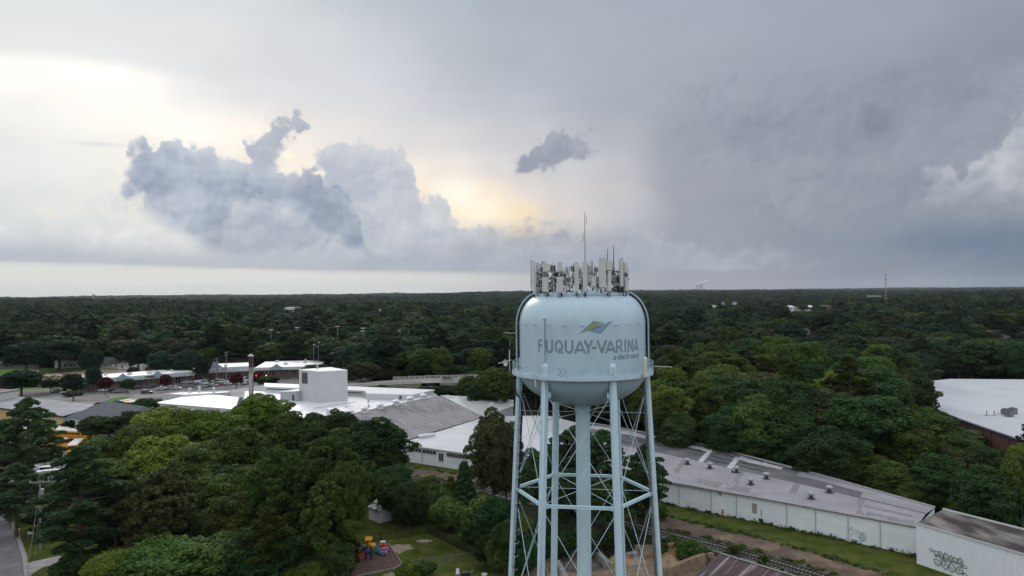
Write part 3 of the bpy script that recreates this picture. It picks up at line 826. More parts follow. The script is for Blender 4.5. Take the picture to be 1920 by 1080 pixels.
# balcony equipment: dish and cross arms left, cross arm right, white cabinet
def at_balc(px, r=8.6):
    return acol(px, r)
b = MB()
pL = Vector(TP(R(-88), 8.75, 32.3))
b.cyl(pL, pL + Vector((0, 0, 2.6)), 0.06, n=6)
b.build('antenna_mast', m_white, tower)
b = MB(); b.cyl(pL + Vector((0.2, 0, 1.35)), pL + Vector((-1.35, -0.2, 0.95)), 0.055, n=6); b.build('yagi_antenna', m_white, tower)
b = MB(); c = pL + Vector((-0.35, -0.25, 1.05)); prof3 = [(0.02, 0), (0.2, 0.03), (0.36, 0.11), (0.42, 0.2)]
tmp = MB(); tmp.lathe(prof3, (0, 0, 0), 18)
Mx = Matrix.Rotation(R(90), 3, 'X') @ Matrix.Rotation(R(-35), 3, 'Y')
b.add([tuple(c + Matrix.Rotation(R(-50), 3, 'Z') @ (Matrix.Rotation(R(90), 3, 'X') @ Vector(v))) for v in tmp.v], tmp.f)
b.build('dish_antenna', m_white, tower)
b = MB(); pq = Vector(TP(R(-86), 7.9, 36.9)); b.cyl(pq, pq + Vector((-1.2, 0, 0.0)), 0.05, n=6); b.cyl(pq + Vector((-0.75, 0, -1.6)), pq + Vector((-0.75, 0, -0.8)), 0.03, n=5)
b.build('yagi_antenna', m_galv, tower)
b = MB(); pr = Vector(TP(R(86), 8.5, 32.9)); b.cyl(pr, pr + Vector((2.1, 0, -0.1)), 0.05, n=6); b.build('yagi_antenna', m_white, tower)
b = MB(); a = acol(zx(1628), 8.75); p = Vector(TP(a, 8.75, 0)); b.cyl((p.x, p.y, 32.2), (p.x, p.y, 34.3), 0.27, 0.27, 14); b.lathe([(0.27, 0), (0.15, 0.12), (0.01, 0.16)], (p.x, p.y, 34.3), 14)
b.build('canister_antenna', m_white, tower)
b = MB(); a = acol(zx(465), 8.6); p = Vector(TP(a, 8.6, 0)); b.cyl((p.x, p.y, 31.2), (p.x, p.y, 34.4), 0.06, n=7); b.box((p.x - .15, p.y, 34.2), (0.3, 0.2, 0.5)); b.build('antenna_mast', m_white, tower)
for a in (R(-80), R(-76), R(-60), R(76), R(80), R(60), R(-18), R(-14), R(24)):
    b = MB(); b.tube([TP(a, 8.3, 33.4), TP(a + .03, 8.1, 32.9), TP(a - .02, 8.25, 32.7), TP(a + .04, 8.2, 32.5)], 0.03, 4)
    b.build('railing_cable', m_dark, tower)
# ------------------------------------------------------------------ terrain
def hill(x, y):
    d = math.hypot(x, y)
    k = min(1, max(0, (d - 650) / 1200)); k = k * k * (3 - 2 * k)
    n = 6.5 * math.sin(x / 610 + 1.3) * math.cos(y / 740 + 0.4) + 3.0 * math.sin(x / 260 + y / 330) + 2.5 * math.sin(y / 190 + x / 900 + 2) + 2.0 * math.sin(x / 1500 - y / 2100)
    f = min(1, max(0, (d - 3000) / 3000)); return k * (n + 1.0) + f * (5 * math.sin(x / 820 + 1.0) + 4 * math.sin(x / 310 + 2) + 4 * math.sin(x / 2400) + 1.5)
m_ground = mat('ground_undergrowth', (0.016, 0.022, 0.010), 0.95, (0.030, 0.034, 0.018), 0.08, 8, world=True)
mb = MB(); rr = [0, 30, 60, 100, 150, 220, 320, 450, 600, 750, 900, 1100, 1350, 1700, 2100, 2600, 3200, 4000, 5000, 6500, 8500, 10500, 12500]
NA = 180
vs = [(0, 0, 0)]
for r0 in rr[1:]:
    for i in range(NA):
        a = 2 * PI * i / NA; x, y = r0 * math.sin(a), r0 * math.cos(a); vs.append((x, y, hill(x, y) if r0 < 12000 else 0))
fs = [(0, 1 + (i + 1) % NA, 1 + i) for i in range(NA)]
for k in range(len(rr) - 2):
    for i in range(NA):
        a, b2 = 1 + k * NA + i, 1 + k * NA + (i + 1) % NA; fs.append((a, b2, b2 + NA, a + NA))
mb.add(vs, fs); struct('ground', mb, m_ground)
LAY = [0]
def sheet(name, poly, m_, z=None, world_poly=False):
    LAY[0] += 1
    z = 0.004 + 0.004 * LAY[0] if z is None else z
    pts = [(p[0], p[1]) if world_poly else tuple(G(p[0], p[1], 0))[:2] for p in poly]
    b = MB(); b.prism(pts, z, z, top=True, bottom=False, sides=False)
    return struct(name, b, m_)
def band(name, path, wd, m_, z=None):
    """ribbon along a world path"""
    LAY[0] += 1
    zz = 0.004 + 0.004 * LAY[0] if z is None else z
    b = MB(); L_, R_ = [], []
    P = [Vector((p[0], p[1], p[2] if len(p) > 2 else 0)) for p in path]
    for i, p in enumerate(P):
        d = (P[min(i + 1, len(P) - 1)] - P[max(i - 1, 0)]); d.z = 0; d.normalize(); n = Vector((-d.y, d.x, 0)) * wd / 2
        L_.append(p + n + Vector((0, 0, zz))); R_.append(p - n + Vector((0, 0, zz)))
    n = len(P); b.add(L_ + R_, [(n + i, n + i + 1, i + 1, i) for i in range(n - 1)])
    return struct(name, b, m_)
def smooth_path(pts, n=6):
    out = []
    P = [pts[0]] + list(pts) + [pts[-1]]
    for i in range(1, len(P) - 2):
        for k in range(n):
            t = k / n
            out.append(tuple(0.5 * ((2 * b) + (-a + c) * t + (2 * a - 5 * b + 4 * c - d) * t * t + (-a + 3 * b - 3 * c + d) * t ** 3) for a, b, c, d in zip(P[i - 1], P[i], P[i + 1], P[i + 2])))
    out.append(tuple(pts[-1])); return out
m_grass = mat('lawn_grass', (0.034, 0.050, 0.008), 0.95, (0.070, 0.086, 0.016), 0.3, 9, world=True, col3=(0.12, 0.10, 0.05), scale3=0.45, amt3=0.5)
m_grassb = mat('field_grass', (0.075, 0.145, 0.028), 0.95, (0.11, 0.18, 0.04), 0.05, 6, world=True, col3=(0.13, 0.13, 0.06), scale3=0.08)
m_asph = mat('asphalt', (0.115, 0.11, 0.108), 0.9, (0.155, 0.15, 0.145), 0.12, 7, world=True)
m_road = mat('road_grey', (0.185, 0.18, 0.17), 0.9, (0.24, 0.23, 0.215), 0.09, 7, world=True, col3=(0.13, 0.13, 0.125), scale3=0.4)
m_near = mat('street_asphalt', (0.10, 0.10, 0.105), 0.9, (0.17, 0.165, 0.165), 0.3, 6, world=True)
m_dirt = mat('dirt_clay', (0.20, 0.115, 0.06), 0.95, (0.30, 0.21, 0.13), 0.3, 8, world=True)
m_dirtroad = mat('dirt_road', (0.085, 0.062, 0.05), 0.95, (0.125, 0.092, 0.072), 0.35, 8, world=True, col3=(0.20, 0.15, 0.10), scale3=0.22, amt3=0.8)
m_mulch = mat('mulch', (0.075, 0.048, 0.040), 0.95, (0.15, 0.105, 0.09), 2.5, 8, world=True)
m_conc = mat('concrete_light', (0.36, 0.35, 0.33), 0.85, (0.25, 0.245, 0.23), 1.5, 6)
m_curb = mat('curb_concrete', (0.30, 0.29, 0.27), 0.9, (0.22, 0.21, 0.2), 0.8, 6, world=True)
m_line = mat('road_paint_white', (0.42, 0.42, 0.40), 0.8)
m_liney = mat('road_paint_yellow', (0.45, 0.33, 0.06), 0.8)

# fields, lots and roads, far to near
sheet('field', [(-140, 700), (-60, 690), (30, 691), (130, 689), (215, 691), (330, 690), (560, 684), (560, 716), (380, 722), (140, 742), (60, 750), (-200, 756)], m_grassb)
sheet('construction_ground', [(-60, 705), (70, 699), (150, 697), (215, 686), (300, 684), (300, 694), (236, 700), (190, 712), (130, 722), (60, 722), (0, 716)], mat('construction_dirt', (0.22, 0.155, 0.11), 0.95, (0.34, 0.26, 0.2), 0.06, 8, world=True, col3=(0.10, 0.09, 0.06), scale3=0.12))
sheet('car_park', [(20, 744), (40, 731), (135, 728), (150, 738), (230, 729), (380, 716), (440, 712), (560, 708), (700, 706), (700, 722), (560, 726), (420, 735), (330, 748), (140, 755), (40, 752)], m_asph)
RD = smooth_path([(-330, 300, 0), (-230, 298, 0), (-176, 300, 0), (-135, 304, 0.3), (-104, 303, 1.8), (-72, 298, 4.2), (-36, 298, 6.0), (10, 301, 6.0), (60, 306, 6.0), (120, 316, 4)], 6)
band('road', RD, 15.0, m_road, z=0.09)
sheet('road_apron', [(20, 790), (60, 752), (120, 742), (200, 738), (310, 741), (250, 745), (212, 748), (185, 757), (175, 790), (90, 800)], m_road)
for i in range(0, 12):
    p, q = RD[i * 3], RD[i * 3 + 1]
    LAY[0] += 0
    b = MB(); pa, qa = Vector(p), Vector(q); qa = pa + (qa - pa) * 0.5; d = (qa - pa).normalized(); n = Vector((-d.y, d.x, 0)) * 0.12
    for off in (3.8, -3.8):
        o_ = n.normalized() * off + Vector((0, 0, 0.11)); b.add([pa - n + o_, qa - n + o_, qa + n + o_, pa + n + o_], [(0, 1, 2, 3)])
    if pa.x < -36: struct('lane_marking', b, m_line)
b = MB()
for off in (0.12, -0.12):
    L_ = []
    for i, p in enumerate(RD):
        d = Vector(RD[min(i + 1, len(RD) - 1)]) - Vector(RD[max(i - 1, 0)]); d.z = 0; d.normalize(); n = Vector((-d.y, d.x, 0))
        L_.append((Vector(p) + n * (off * 2 - 0.06), Vector(p) + n * (off * 2 + 0.06)))
    vs = [a + Vector((0, 0, 0.105)) for a, _ in L_] + [c + Vector((0, 0, 0.105)) for _, c in L_]; n = len(L_)
    b.add(vs, [(i, i + 1, n + i + 1, n + i) for i in range(n - 1)])
struct('centre_line_marking', b, m_liney)
# embankment + bridge
b = MB()
pts = [p for p in RD if p[0] <= -33.5 and p[0] > -140]
L1, L2, L3, L4 = [], [], [], []
for i, p in enumerate(pts):
    d = Vector(pts[min(i + 1, len(pts) - 1)]) - Vector(pts[max(i - 1, 0)]); d.z = 0; d.normalize(); n = Vector((-d.y, d.x, 0)); P_ = Vector(p)
    g0 = lambda v: Vector((v.x, v.y, 0))
    L1.append(g0(P_ - n * (8.6 + p[2] * 1.0))); L2.append(P_ - n * 8.6); L3.append(P_ + n * 8.6); L4.append(g0(P_ + n * (8.6 + p[2] * 1.5)))
n = len(pts); b.add(L1 + L2 + L3 + L4, [(i + k * n, i + 1 + k * n, i + 1 + (k + 1) * n, i + (k + 1) * n) for k in range(3) for i in range(n - 1)])
struct('embankment', b, mat('embankment_grass', (0.05, 0.06, 0.03), 0.95, (0.13, 0.12, 0.09), 0.2, 7, world=True))
br = thing('road_bridge', 'concrete road bridge with pale slatted parapet rails behind the white factory', 'bridge', (-20, 298, 0))
m_bconc = mat('bridge_concrete', (0.22, 0.21, 0.195), 0.9, (0.13, 0.125, 0.115), 0.5, 8, world=True)
b = MB(); bp = [p for p in RD if p[0] > -34]
for i in range(len(bp) - 1):
    p, q = Vector(bp[i]), Vector(bp[i + 1]); d = (q - p).normalized(); n = Vector((-d.y, d.x, 0)); n.z = 0
    a = [p + n * 8.2, p - n * 8.2, q - n * 8.2, q + n * 8.2]
    b.prism([(v.x, v.y) for v in a], p.z - 1.0, p.z - 0.0)
b.build('deck', m_bconc, br)
for (x, w_) in ((-32.5, 1.4), (-8, 1.0), (16, 1.0), (40, 1.0)):
    b = MB(); yy = 298.5 + (x + 36) * 0.06; b.box((x, yy, 2.4), (w_, 16.6, 4.9), R(3)); b.build('pier', m_bconc, br)
b = MB(); b.box((-33.6, 283.2, 2.2), (1.2, 11, 4.3), R(60)); b.box((-52, 286.0, 2.6), (34, 0.8, 2.6), R(2)); b.build('wing_wall', m_bconc, br)
m_rail = mat('rail_concrete', (0.42, 0.41, 0.38), 0.85, (0.34, 0.33, 0.31), 1.0)
for side in (1, -1):
    b = MB(); acc = 0
    bp2 = [p for p in RD if p[0] > (-52 if side > 0 else -33)]
    for i in range(len(bp2) - 1):
        p, q = Vector(bp2[i]), Vector(bp2[i + 1]); d = (q - p); l = d.length; d.normalize(); n = Vector((-d.y, d.x, 0)) * 8.0 * side
        for zz, hh in ((1.15, 0.25), (0.62, 0.16), (0.15, 0.3)):
            b.box((p + q) / 2 + n + Vector((0, 0, zz)), (l + 0.05, 0.25, hh), math.atan2(d.y, d.x))
        k = 0
        while k < l: b.box(p + d * k + n + Vector((0, 0, 0.62)), (0.35, 0.3, 1.2), math.atan2(d.y, d.x)); k += 2.2
    b.build('parapet_rail', m_rail, br)
# guard rail on the approach
gr = thing('guard_rail', 'low dark guard rail along the near edge of the road by the car park', 'guard rail', (-100, 295, 0))
b = MB(); pp = MB(); g = [p for p in RD if -150 < p[0] < -34]
for i in range(len(g) - 1):
    p, q = Vector(g[i]), Vector(g[i + 1]); d = (q - p); l = d.length; d.normalize(); n = Vector((-d.y, d.x, 0)) * -8.2
    b.box((p + q) / 2 + n + Vector((0, 0, 0.75)), (l + 0.05, 0.1, 0.32), math.atan2(d.y, d.x))
    k = 0
    while k < l: pp.box(p + d * k + n + Vector((0, 0, 0.45)), (0.16, 0.16, 0.95)); k += 3
b.build('rail', m_galv, gr); pp.build('posts', m_galv, gr)

# railway, dirt road and verge
TRK = smooth_path([(-95, 196), (-60, 183), (-14, 161.5), (6, 146), (25.9, 127.4), (34.9, 118.6), (43.6, 108.6), (57, 91), (70, 70)], 6)
DRT = smooth_path([(-88, 206), (-58, 195), (-22, 172), (5, 154), (26.9, 133.8), (38.9, 122.6), (50, 108.9), (64, 90), (79, 68)], 6)
band('ballast', TRK, 4.4, mat('ballast_stone', (0.085, 0.082, 0.08), 0.95, (0.17, 0.165, 0.16), 1.6, 8, world=True), z=0.02)
band('dirt_road', DRT, 6.2, m_dirtroad, z=0.012)
VRG = [(p[0] + 3.4, p[1] + 3.9) for p in DRT]
sheet('grass_verge', [(-75, 216), (-40, 196), (-12, 181), (20, 160), (34, 147), (66, 115), (100, 80), (80, 66), (51, 108), (40, 121), (27, 133), (6, 152), (-24, 168), (-60, 190), (-80, 200)], m_grass, z=0.008, world_poly=True)
rt = thing('railway_track', 'single curved railway track beside the dirt road and long warehouse', 'railway track', (25, 127, 0))
b1, b2 = MB(), MB(); acc = 0.0
m_rust = mat('rail_steel', (0.05, 0.04, 0.035), 0.5, metal=0.6)
for off in (-0.72, 0.72):
    pts = []
    for i, p in enumerate(TRK):
        d = Vector((*TRK[min(i + 1, len(TRK) - 1)], 0)) - Vector((*TRK[max(i - 1, 0)], 0)); d.normalize(); pts.append(Vector((*p, 0.36)) + Vector((-d.y, d.x, 0)) * off)
    r1 = MB()
    for i in range(len(pts) - 1):
        d = pts[i + 1] - pts[i]; r1.box((pts[i] + pts[i + 1]) / 2, (d.length + 0.04, 0.09, 0.16), math.atan2(d.y, d.x))
    r1.build('rail', m_rust, rt)
nxt = 0.0; acc = 0.0
for i in range(len(TRK) - 1):
    p, q = Vector((*TRK[i], 0)), Vector((*TRK[i + 1], 0)); d = q - p; l = d.length; d.normalize()
    while nxt < acc + l:
        b2.box(p + d * (nxt - acc) + Vector((0, 0, 0.2)), (0.25, 2.6, 0.16), math.atan2(d.y, d.x) + rng.uniform(-.02, .02)); nxt += 0.62
    acc += l
s_ = b2.build('sleepers', mat('sleeper_wood', (0.10, 0.088, 0.08), 0.9, (0.19, 0.17, 0.155), 0.9, 5, world=True), rt); s_['kind'] = 'stuff'

# lawn behind the tower, worn patches, mulch, near street
sheet('lawn', [(560, 955), (660, 935), (800, 915), (930, 930), (1000, 975), (1000, 1200), (560, 1200)], m_grass, z=0.006)
for (px, py, rx, ry) in ((748, 1029, 26, 9), (797, 1015, 16, 4), (770, 978, 14, 4), (735, 1078, 18, 4)):
    b = MB(); n = 20; pts = []
    for i in range(n):
        t = 2 * PI * i / n; k = rng.uniform(0.6, 1.15); g = G(px + rx * k * math.cos(t), py + ry * k * math.sin(t)); pts.append((g.x, g.y))
    LAY[0] += 1
    b.prism(pts, 0.03 + 0.003 * LAY[0], 0, bottom=False, sides=False); b.v = [(x, y, 0.045) if z == 0 else (x, y, z) for x, y, z in b.v]
    b.m = [0] * len(b.f); struct('bare_ground', b, mat('bare_sand', (0.16, 0.135, 0.095), 0.95, (0.30, 0.26, 0.20), 1.5, 8, world=True))
MUL = [(648, 1022), (727, 1019), (753, 1058), (744, 1066), (676, 1080), (640, 1092), (560, 1080), (566, 1030)]
sheet('mulch_bed', MUL, m_mulch, z=0.07)
te = thing('timber_edging', 'pale timber edging around the playground mulch', 'edging', G(727, 1040))
b = MB(); E = [G(*p) for p in MUL[1:6]]
for p, q in zip(E, E[1:]):
    d = q - p; b.box((p + q) / 2 + Vector((0, 0, 0.12)), (d.length, 0.16, 0.24), math.atan2(d.y, d.x))
b.build('edging_boards', mat('weathered_timber', (0.26, 0.23, 0.20), 0.9, (0.17, 0.15, 0.13), 2), te)
# near street at the lower left
ST = [(-60, 940), (4, 951), (12, 966), (26, 1000), (40, 1045), (46, 1100), (44, 1300), (-300, 1300), (-300, 960)]
sheet('street', ST, m_near, z=0.03)
sheet('verge', [(-5, 935), (90, 925), (240, 980), (260, 1110), (44, 1110), (40, 1045), (26, 1000), (10, 962)], m_grass, z=0.02)
b = MB(); C = [G(*p) for p in [(0, 946), (7, 953), (17, 966), (31, 1000), (45, 1045), (51, 1100), (50, 1250)]]
for p, q in zip(C, C[1:]):
    d = q - p; b.box((p + q) / 2 + Vector((0, 0, 0.07)), (d.length + 0.1, 0.55, 0.16), math.atan2(d.y, d.x))
struct('kerb', b, m_curb)
sheet('sidewalk', [(7, 940), (14, 950), (26, 972), (40, 1010), (52, 1046), (60, 1090), (60, 1200), (52, 1200), (50, 1090), (43, 1045), (29, 1000), (14, 965), (4, 952)], m_curb, z=0.035)
sheet('driveway', [(44, 1060), (62, 1053), (110, 1043), (150, 1046), (118, 1055), (80, 1064), (58, 1078), (50, 1078)], m_curb, z=0.042)
# soil yard by the tower
sheet('yard_ground', [(1036, 1042), (1145, 1026), (1245, 1020), (1335, 1050), (1400, 1130), (1000, 1200), (980, 1080)], mat('yard_soil', (0.14, 0.10, 0.07), 0.95, (0.24, 0.185, 0.13), 0.5, 8, world=True), z=0.05)
# ------------------------------------------------------------------ buildings
m_wroof = mat('white_roof_membrane', (0.58, 0.575, 0.575), 0.42, (0.66, 0.655, 0.655), 0.12, 7, world=True, spec=0.3, col3=(0.44, 0.44, 0.44), scale3=0.5, amt3=0.35)
m_wroof2 = mat('white_roof_glossy', (0.45, 0.45, 0.46), 0.22, (0.53, 0.53, 0.54), 0.1, 7, world=True, spec=0.7, col3=(0.47, 0.47, 0.47), scale3=0.35, amt3=0.4)
m_wwall = mat('white_block_wall', (0.64, 0.67, 0.68), 0.8, (0.72, 0.74, 0.745), 0.5, 8, world=True, stretch=(1, 1, 2.5), col3=(0.50, 0.52, 0.52), scale3=0.25, bump=0.2)
m_pwall = mat('pale_panel_wall', (0.44, 0.45, 0.45), 0.7, (0.50, 0.51, 0.51), 0.4, 5, world=True)
m_groof = mat('grey_roof_membrane', (0.21, 0.21, 0.215), 0.8, (0.27, 0.27, 0.28), 0.15, 7, world=True)
m_brick = mat('red_brick', (0.17, 0.062, 0.042), 0.85, (0.22, 0.09, 0.06), 1.2, 6, world=True)
m_glass = mat('window_glass', (0.03, 0.035, 0.04), 0.15, spec=0.6)
m_wframe = mat('window_frame_white', (0.5, 0.5, 0.49), 0.6)
m_darkt = mat('dark_trim', (0.035, 0.035, 0.045), 0.6)
m_shing = mat('dark_shingles', (0.060, 0.065, 0.075), 0.9, (0.10, 0.105, 0.115), 1.6, 8, world=True)
m_shingb = mat('brown_shingles', (0.085, 0.075, 0.068), 0.9, (0.12, 0.105, 0.095), 1.6, 8, world=True)
m_siding = mat('white_siding', (0.50, 0.51, 0.51), 0.7, (0.56, 0.57, 0.57), 0.4, 4, world=True)

def roof_mesh(poly, zt, over=0.2, th=0.28):
    cx = sum(p[0] for p in poly) / len(poly); cy = sum(p[1] for p in poly) / len(poly)
    out = []
    for p in poly:
        d = Vector((p[0] - cx, p[1] - cy)); l = d.length; d = d * ((l + over) / l); out.append((cx + d.x, cy + d.y))
    z = zt if isinstance(zt, (list, tuple)) else [zt] * len(poly)
    b = MB(); b.prism(out, [q - th for q in z], z); return b
def flat(name, label, cat, poly, z, wall, roof, z0=0.0, parapet=0.0, over=0.2, th=0.28):
    poly = [(p[0], p[1]) for p in poly]
    cx = sum(p[0] for p in poly) / len(poly); cy = sum(p[1] for p in poly) / len(poly)
    t = thing(name, label, cat, (cx, cy, z0))
    zz = z if isinstance(z, (list, tuple)) else [z] * len(poly)
    b = MB(); b.prism(poly, z0, [q - 0.15 for q in zz], top=False, bottom=False); b.build('wall', wall, t)
    roof_mesh(poly, z, over, th).build('roof', roof, t)
    if parapet:
        b = MB()
        for i in range(len(poly)):
            p, q = Vector((*poly[i], 0)), Vector((*poly[(i + 1) % len(poly)], 0)); d = q - p
            zc = (zz[i] + zz[(i + 1) % len(poly)]) / 2 + parapet / 2 + 0.003
            b.box(((p.x + q.x) / 2, (p.y + q.y) / 2, zc), (d.length, 0.3, parapet), math.atan2(d.y, d.x))
        b.build('parapet', wall, t)
    return t
def wallwin(t, p, q, u0, u1, z0, z1, panes=4, fm=None, out=0.06, name='window'):
    """a window between fractions u0..u1 of the wall from p to q (outside to the right of p->q)"""
    p, q = Vector((p[0], p[1], 0)), Vector((q[0], q[1], 0)); d = q - p; rz = math.atan2(d.y, d.x); n = Vector((d.y, -d.x, 0)).normalized()
    c = p + d * ((u0 + u1) / 2) + n * out; wd = d.length * (u1 - u0)
    b = MB(); b.mi = 0; b.box((c.x, c.y, (z0 + z1) / 2), (wd, 0.06, z1 - z0), rz); b.mi = 1
    for k in range(panes + 1):
        cc = c + d.normalized() * (wd * (k / panes - 0.5)) + n * 0.04; b.box((cc.x, cc.y, (z0 + z1) / 2), (0.09, 0.06, z1 - z0 + 0.1), rz)
    for zz in (z0, z1): cc = c + n * 0.04; b.box((cc.x, cc.y, zz), (wd, 0.064, 0.1), rz)
    return b.build(name, [m_glass, fm or m_wframe], t)
def downpipes(t, p, q, us, z0, z1, m_, r=0.07):
    p, q = Vector((p[0], p[1], 0)), Vector((q[0], q[1], 0)); d = q - p; n = Vector((d.y, -d.x, 0)).normalized()
    for u in us:
        c = p + d * u + n * 0.1; b = MB(); b.tube([(c.x, c.y, z1), (c.x + n.x * .05, c.y + n.y * .05, z1 - 0.4), (c.x, c.y, z1 - 0.6), (c.x, c.y, z0)], r, 6); b.build('downpipe', m_, t)

# -- factory, gabled grey shed
def P2(px, py, z): g = G(px, py, z); return (g.x, g.y)
m_gshed = bpy.data.materials.new('weathered_corrugated_roof')
nt = _nt(m_gshed); N = nt.nodes; L = nt.links; pb = N['Principled BSDF']; pb.inputs['Roughness'].default_value = 0.75
g_ = N.new('ShaderNodeNewGeometry'); mp_ = N.new('ShaderNodeMapping'); L.new(g_.outputs['Position'], mp_.inputs[0]); mp_.vector_type = 'TEXTURE'; mp_.inputs['Rotation'].default_value = (0, 0, R(60)); mp_.inputs['Scale'].default_value = (1, 1, 1)
n1 = N.new('ShaderNodeTexNoise'); n1.inputs['Scale'].default_value = 0.09; n1.inputs['Detail'].default_value = 8; L.new(mp_.outputs[0], n1.inputs['Vector'])
mq = N.new('ShaderNodeMapping'); L.new(mp_.outputs[0], mq.inputs[0]); mq.inputs['Scale'].default_value = (2.2, 0.12, 1)
n2 = N.new('ShaderNodeTexNoise'); n2.inputs['Scale'].default_value = 1.0; n2.inputs['Detail'].default_value = 6; n2.inputs['Roughness'].default_value = 0.7; L.new(mq.outputs[0], n2.inputs['Vector'])
c1 = N.new('ShaderNodeValToRGB'); c1.color_ramp.elements[0].position = 0.3; c1.color_ramp.elements[0].color = (0.09, 0.078, 0.082, 1); c1.color_ramp.elements[1].position = 0.66; c1.color_ramp.elements[1].color = (0.33, 0.315, 0.32, 1); L.new(n2.outputs[0], c1.inputs[0])
c2 = N.new('ShaderNodeValToRGB'); c2.color_ramp.elements[0].position = 0.38; c2.color_ramp.elements[0].color = (0.68, 0.65, 0.66, 1); c2.color_ramp.elements[1].position = 0.55; L.new(n1.outputs[0], c2.inputs[0])
mx = N.new('ShaderNodeMix'); mx.data_type = 'RGBA'; mx.blend_type = 'MULTIPLY'; mx.inputs[0].default_value = 1; L.new(c1.outputs[0], mx.inputs[6]); L.new(c2.outputs[0], mx.inputs[7])
# sheet joints
wv_ = N.new('ShaderNodeTexWave'); wv_.inputs['Scale'].default_value = 1.1; wv_.bands_direction = 'X'; L.new(mp_.outputs[0], wv_.inputs['Vector'])
c3 = N.new('ShaderNodeValToRGB'); c3.color_ramp.elements[0].color = (0.8, 0.8, 0.8, 1); c3.color_ramp.elements[1].position = 0.3; L.new(wv_.outputs[0], c3.inputs[0])
mx2 = N.new('ShaderNodeMix'); mx2.data_type = 'RGBA'; mx2.blend_type = 'MULTIPLY'; mx2.inputs[0].default_value = 1; L.new(mx.outputs[2], mx2.inputs[6]); L.new(c3.outputs[0], mx2.inputs[7])
L.new(mx2.outputs[2], pb.inputs['Base Color'])
bmp = N.new('ShaderNodeBump'); bmp.inputs['Strength'].default_value = 0.4; bmp.inputs['Distance'].default_value = 0.08; L.new(wv_.outputs[0], bmp.inputs['Height']); L.new(bmp.outputs[0], pb.inputs['Normal'])

RL, RRr = P2(654, 776, 9), P2(820, 741, 9); EL, ER = P2(748, 829, 4.5), P2(908, 781, 4.5)
shed = thing('factory_shed', 'large factory shed with a weathered grey corrugated roof and a row of white ridge vents', 'factory building', (RL[0], RL[1], 0))
dxy = Vector((RL[0] - EL[0], RL[1] - EL[1]))
FL = (RL[0] + dxy.x * 0.5, RL[1] + dxy.y * 0.5); FR = (RRr[0] + dxy.x * 0.5, RRr[1] + dxy.y * 0.5)
b = MB()
def slab(b, P4, th=0.25):
    n = len(P4); b.add([(x, y, z) for x, y, z in P4] + [(x, y, z - th) for x, y, z in P4], [tuple(range(n)), tuple(range(2 * n - 1, n - 1, -1))] + [(i, n + i, n + (i + 1) % n, (i + 1) % n) for i in range(n)])
slab(b, [(*EL, 4.5), (*ER, 4.5), (*RRr, 9), (*RL, 9)]); b.build('roof', m_gshed, shed)
b = MB(); slab(b, [(*RL, 9), (*RRr, 9), (*FR, 6.9), (*FL, 6.9)]); b.build('roof', m_wroof, shed)
b = MB(); b.add([(*EL, 0), (*ER, 0), (*ER, 4.3), (*EL, 4.3)], [(0, 1, 2, 3)])
b.add([(*EL, 0), (*EL, 4.3), (*RL, 8.8), (*FL, 6.7), (*FL, 0)], [(0, 1, 2, 3, 4)]); b.add([(*ER, 0), (*ER, 4.3), (*RRr, 8.8), (*FR, 6.7), (*FR, 0)], [(4, 3, 2, 1, 0)])
b.build('wall', m_wwall, shed)
b = MB(); b.tube([(EL[0] - .2, EL[1] - .1, 4.32), (ER[0], ER[1], 4.32)], 0.16, 6); b.build('gutter', m_darkt, shed)
rd = Vector((RRr[0] - RL[0], RRr[1] - RL[1], 0))
for (px, py) in ((794, 743), (769, 748.5), (743, 754.5), (713, 761), (684, 768)):
    g = G(px, py, 9.6)
    b = MB(); b.box((g.x, g.y, 9.1), (1.5, 1.5, 0.9), math.atan2(rd.y, rd.x)); b.lathe([(0.5, 0.4), (0.5, 0.8), (1.15, 0.85), (1.1, 1.15), (0.2, 1.55), (0.01, 1.6)], (g.x, g.y, 9.0), 12)
    b.build('ridge_vent', m_wroof, shed)
# -- low front wing with long windows
A0, A1, A2 = P2(751, 832, 4.2), P2(893, 852, 4.2), (10.0, 163.0)
wing = flat('factory_wing', 'low white factory wing with strip windows beside the grey corrugated shed', 'factory building', [A0, A1, A2, (21, 202), (10, 219), (-7.6, 221)], [4.2, 4.2, 4.2, 4.9, 5.0, 4.6], m_wwall, m_wroof2, over=0.35)
for (a, c_) in ((0.12, 0.29), (0.31, 0.49), (0.63, 0.99)):
    wallwin(wing, A0, A1, a, c_, 2.75, 3.65, max(3, int((c_ - a) * 26)))
wallwin(wing, A0, A1, 0.525, 0.585, 1.4, 3.3, 2, name='louvre')
downpipes(wing, A0, A1, (0.07, 0.30, 0.86), 0, 4.0, m_galv)
b = MB(); b.box((-22.5, 192.5, 4.75), (4.6, 1.2, 0.5), R(35)); b.build('roof_curb', m_wroof, wing)
b = MB()
for q in range(9):
    t = q / 8; x = -27 + 20 * t; y = 187.5 + 34 * t; b.box((x, y, 4.65), (0.25, 0.25, 0.6))
b.build('roof_pipes', m_galv, wing)
# -- white gabled piece behind
E1 = [P2(826, 741, 6), P2(895, 775, 5.6), P2(911, 780, 5.2), P2(962, 761, 5.2), P2(962, 750, 6), P2(900, 744, 6.5)]
e1 = flat('factory_hall', 'white roofed factory hall right of the grey corrugated shed, its roof low pitched', 'factory building', E1, [6, 5.6, 5.2, 5.2, 6, 6.5], m_pwall, m_wroof2)
for (px, py) in ((838, 743), (847, 746), (872, 756), (914, 749), (922, 757), (940, 753)):
    g = G(px, py, 5.9); b = MB(); b.box((g.x, g.y, 6.0), (1.5, 0.9, 0.5), R(30)); b.build('skylight', m_wframe, e1)
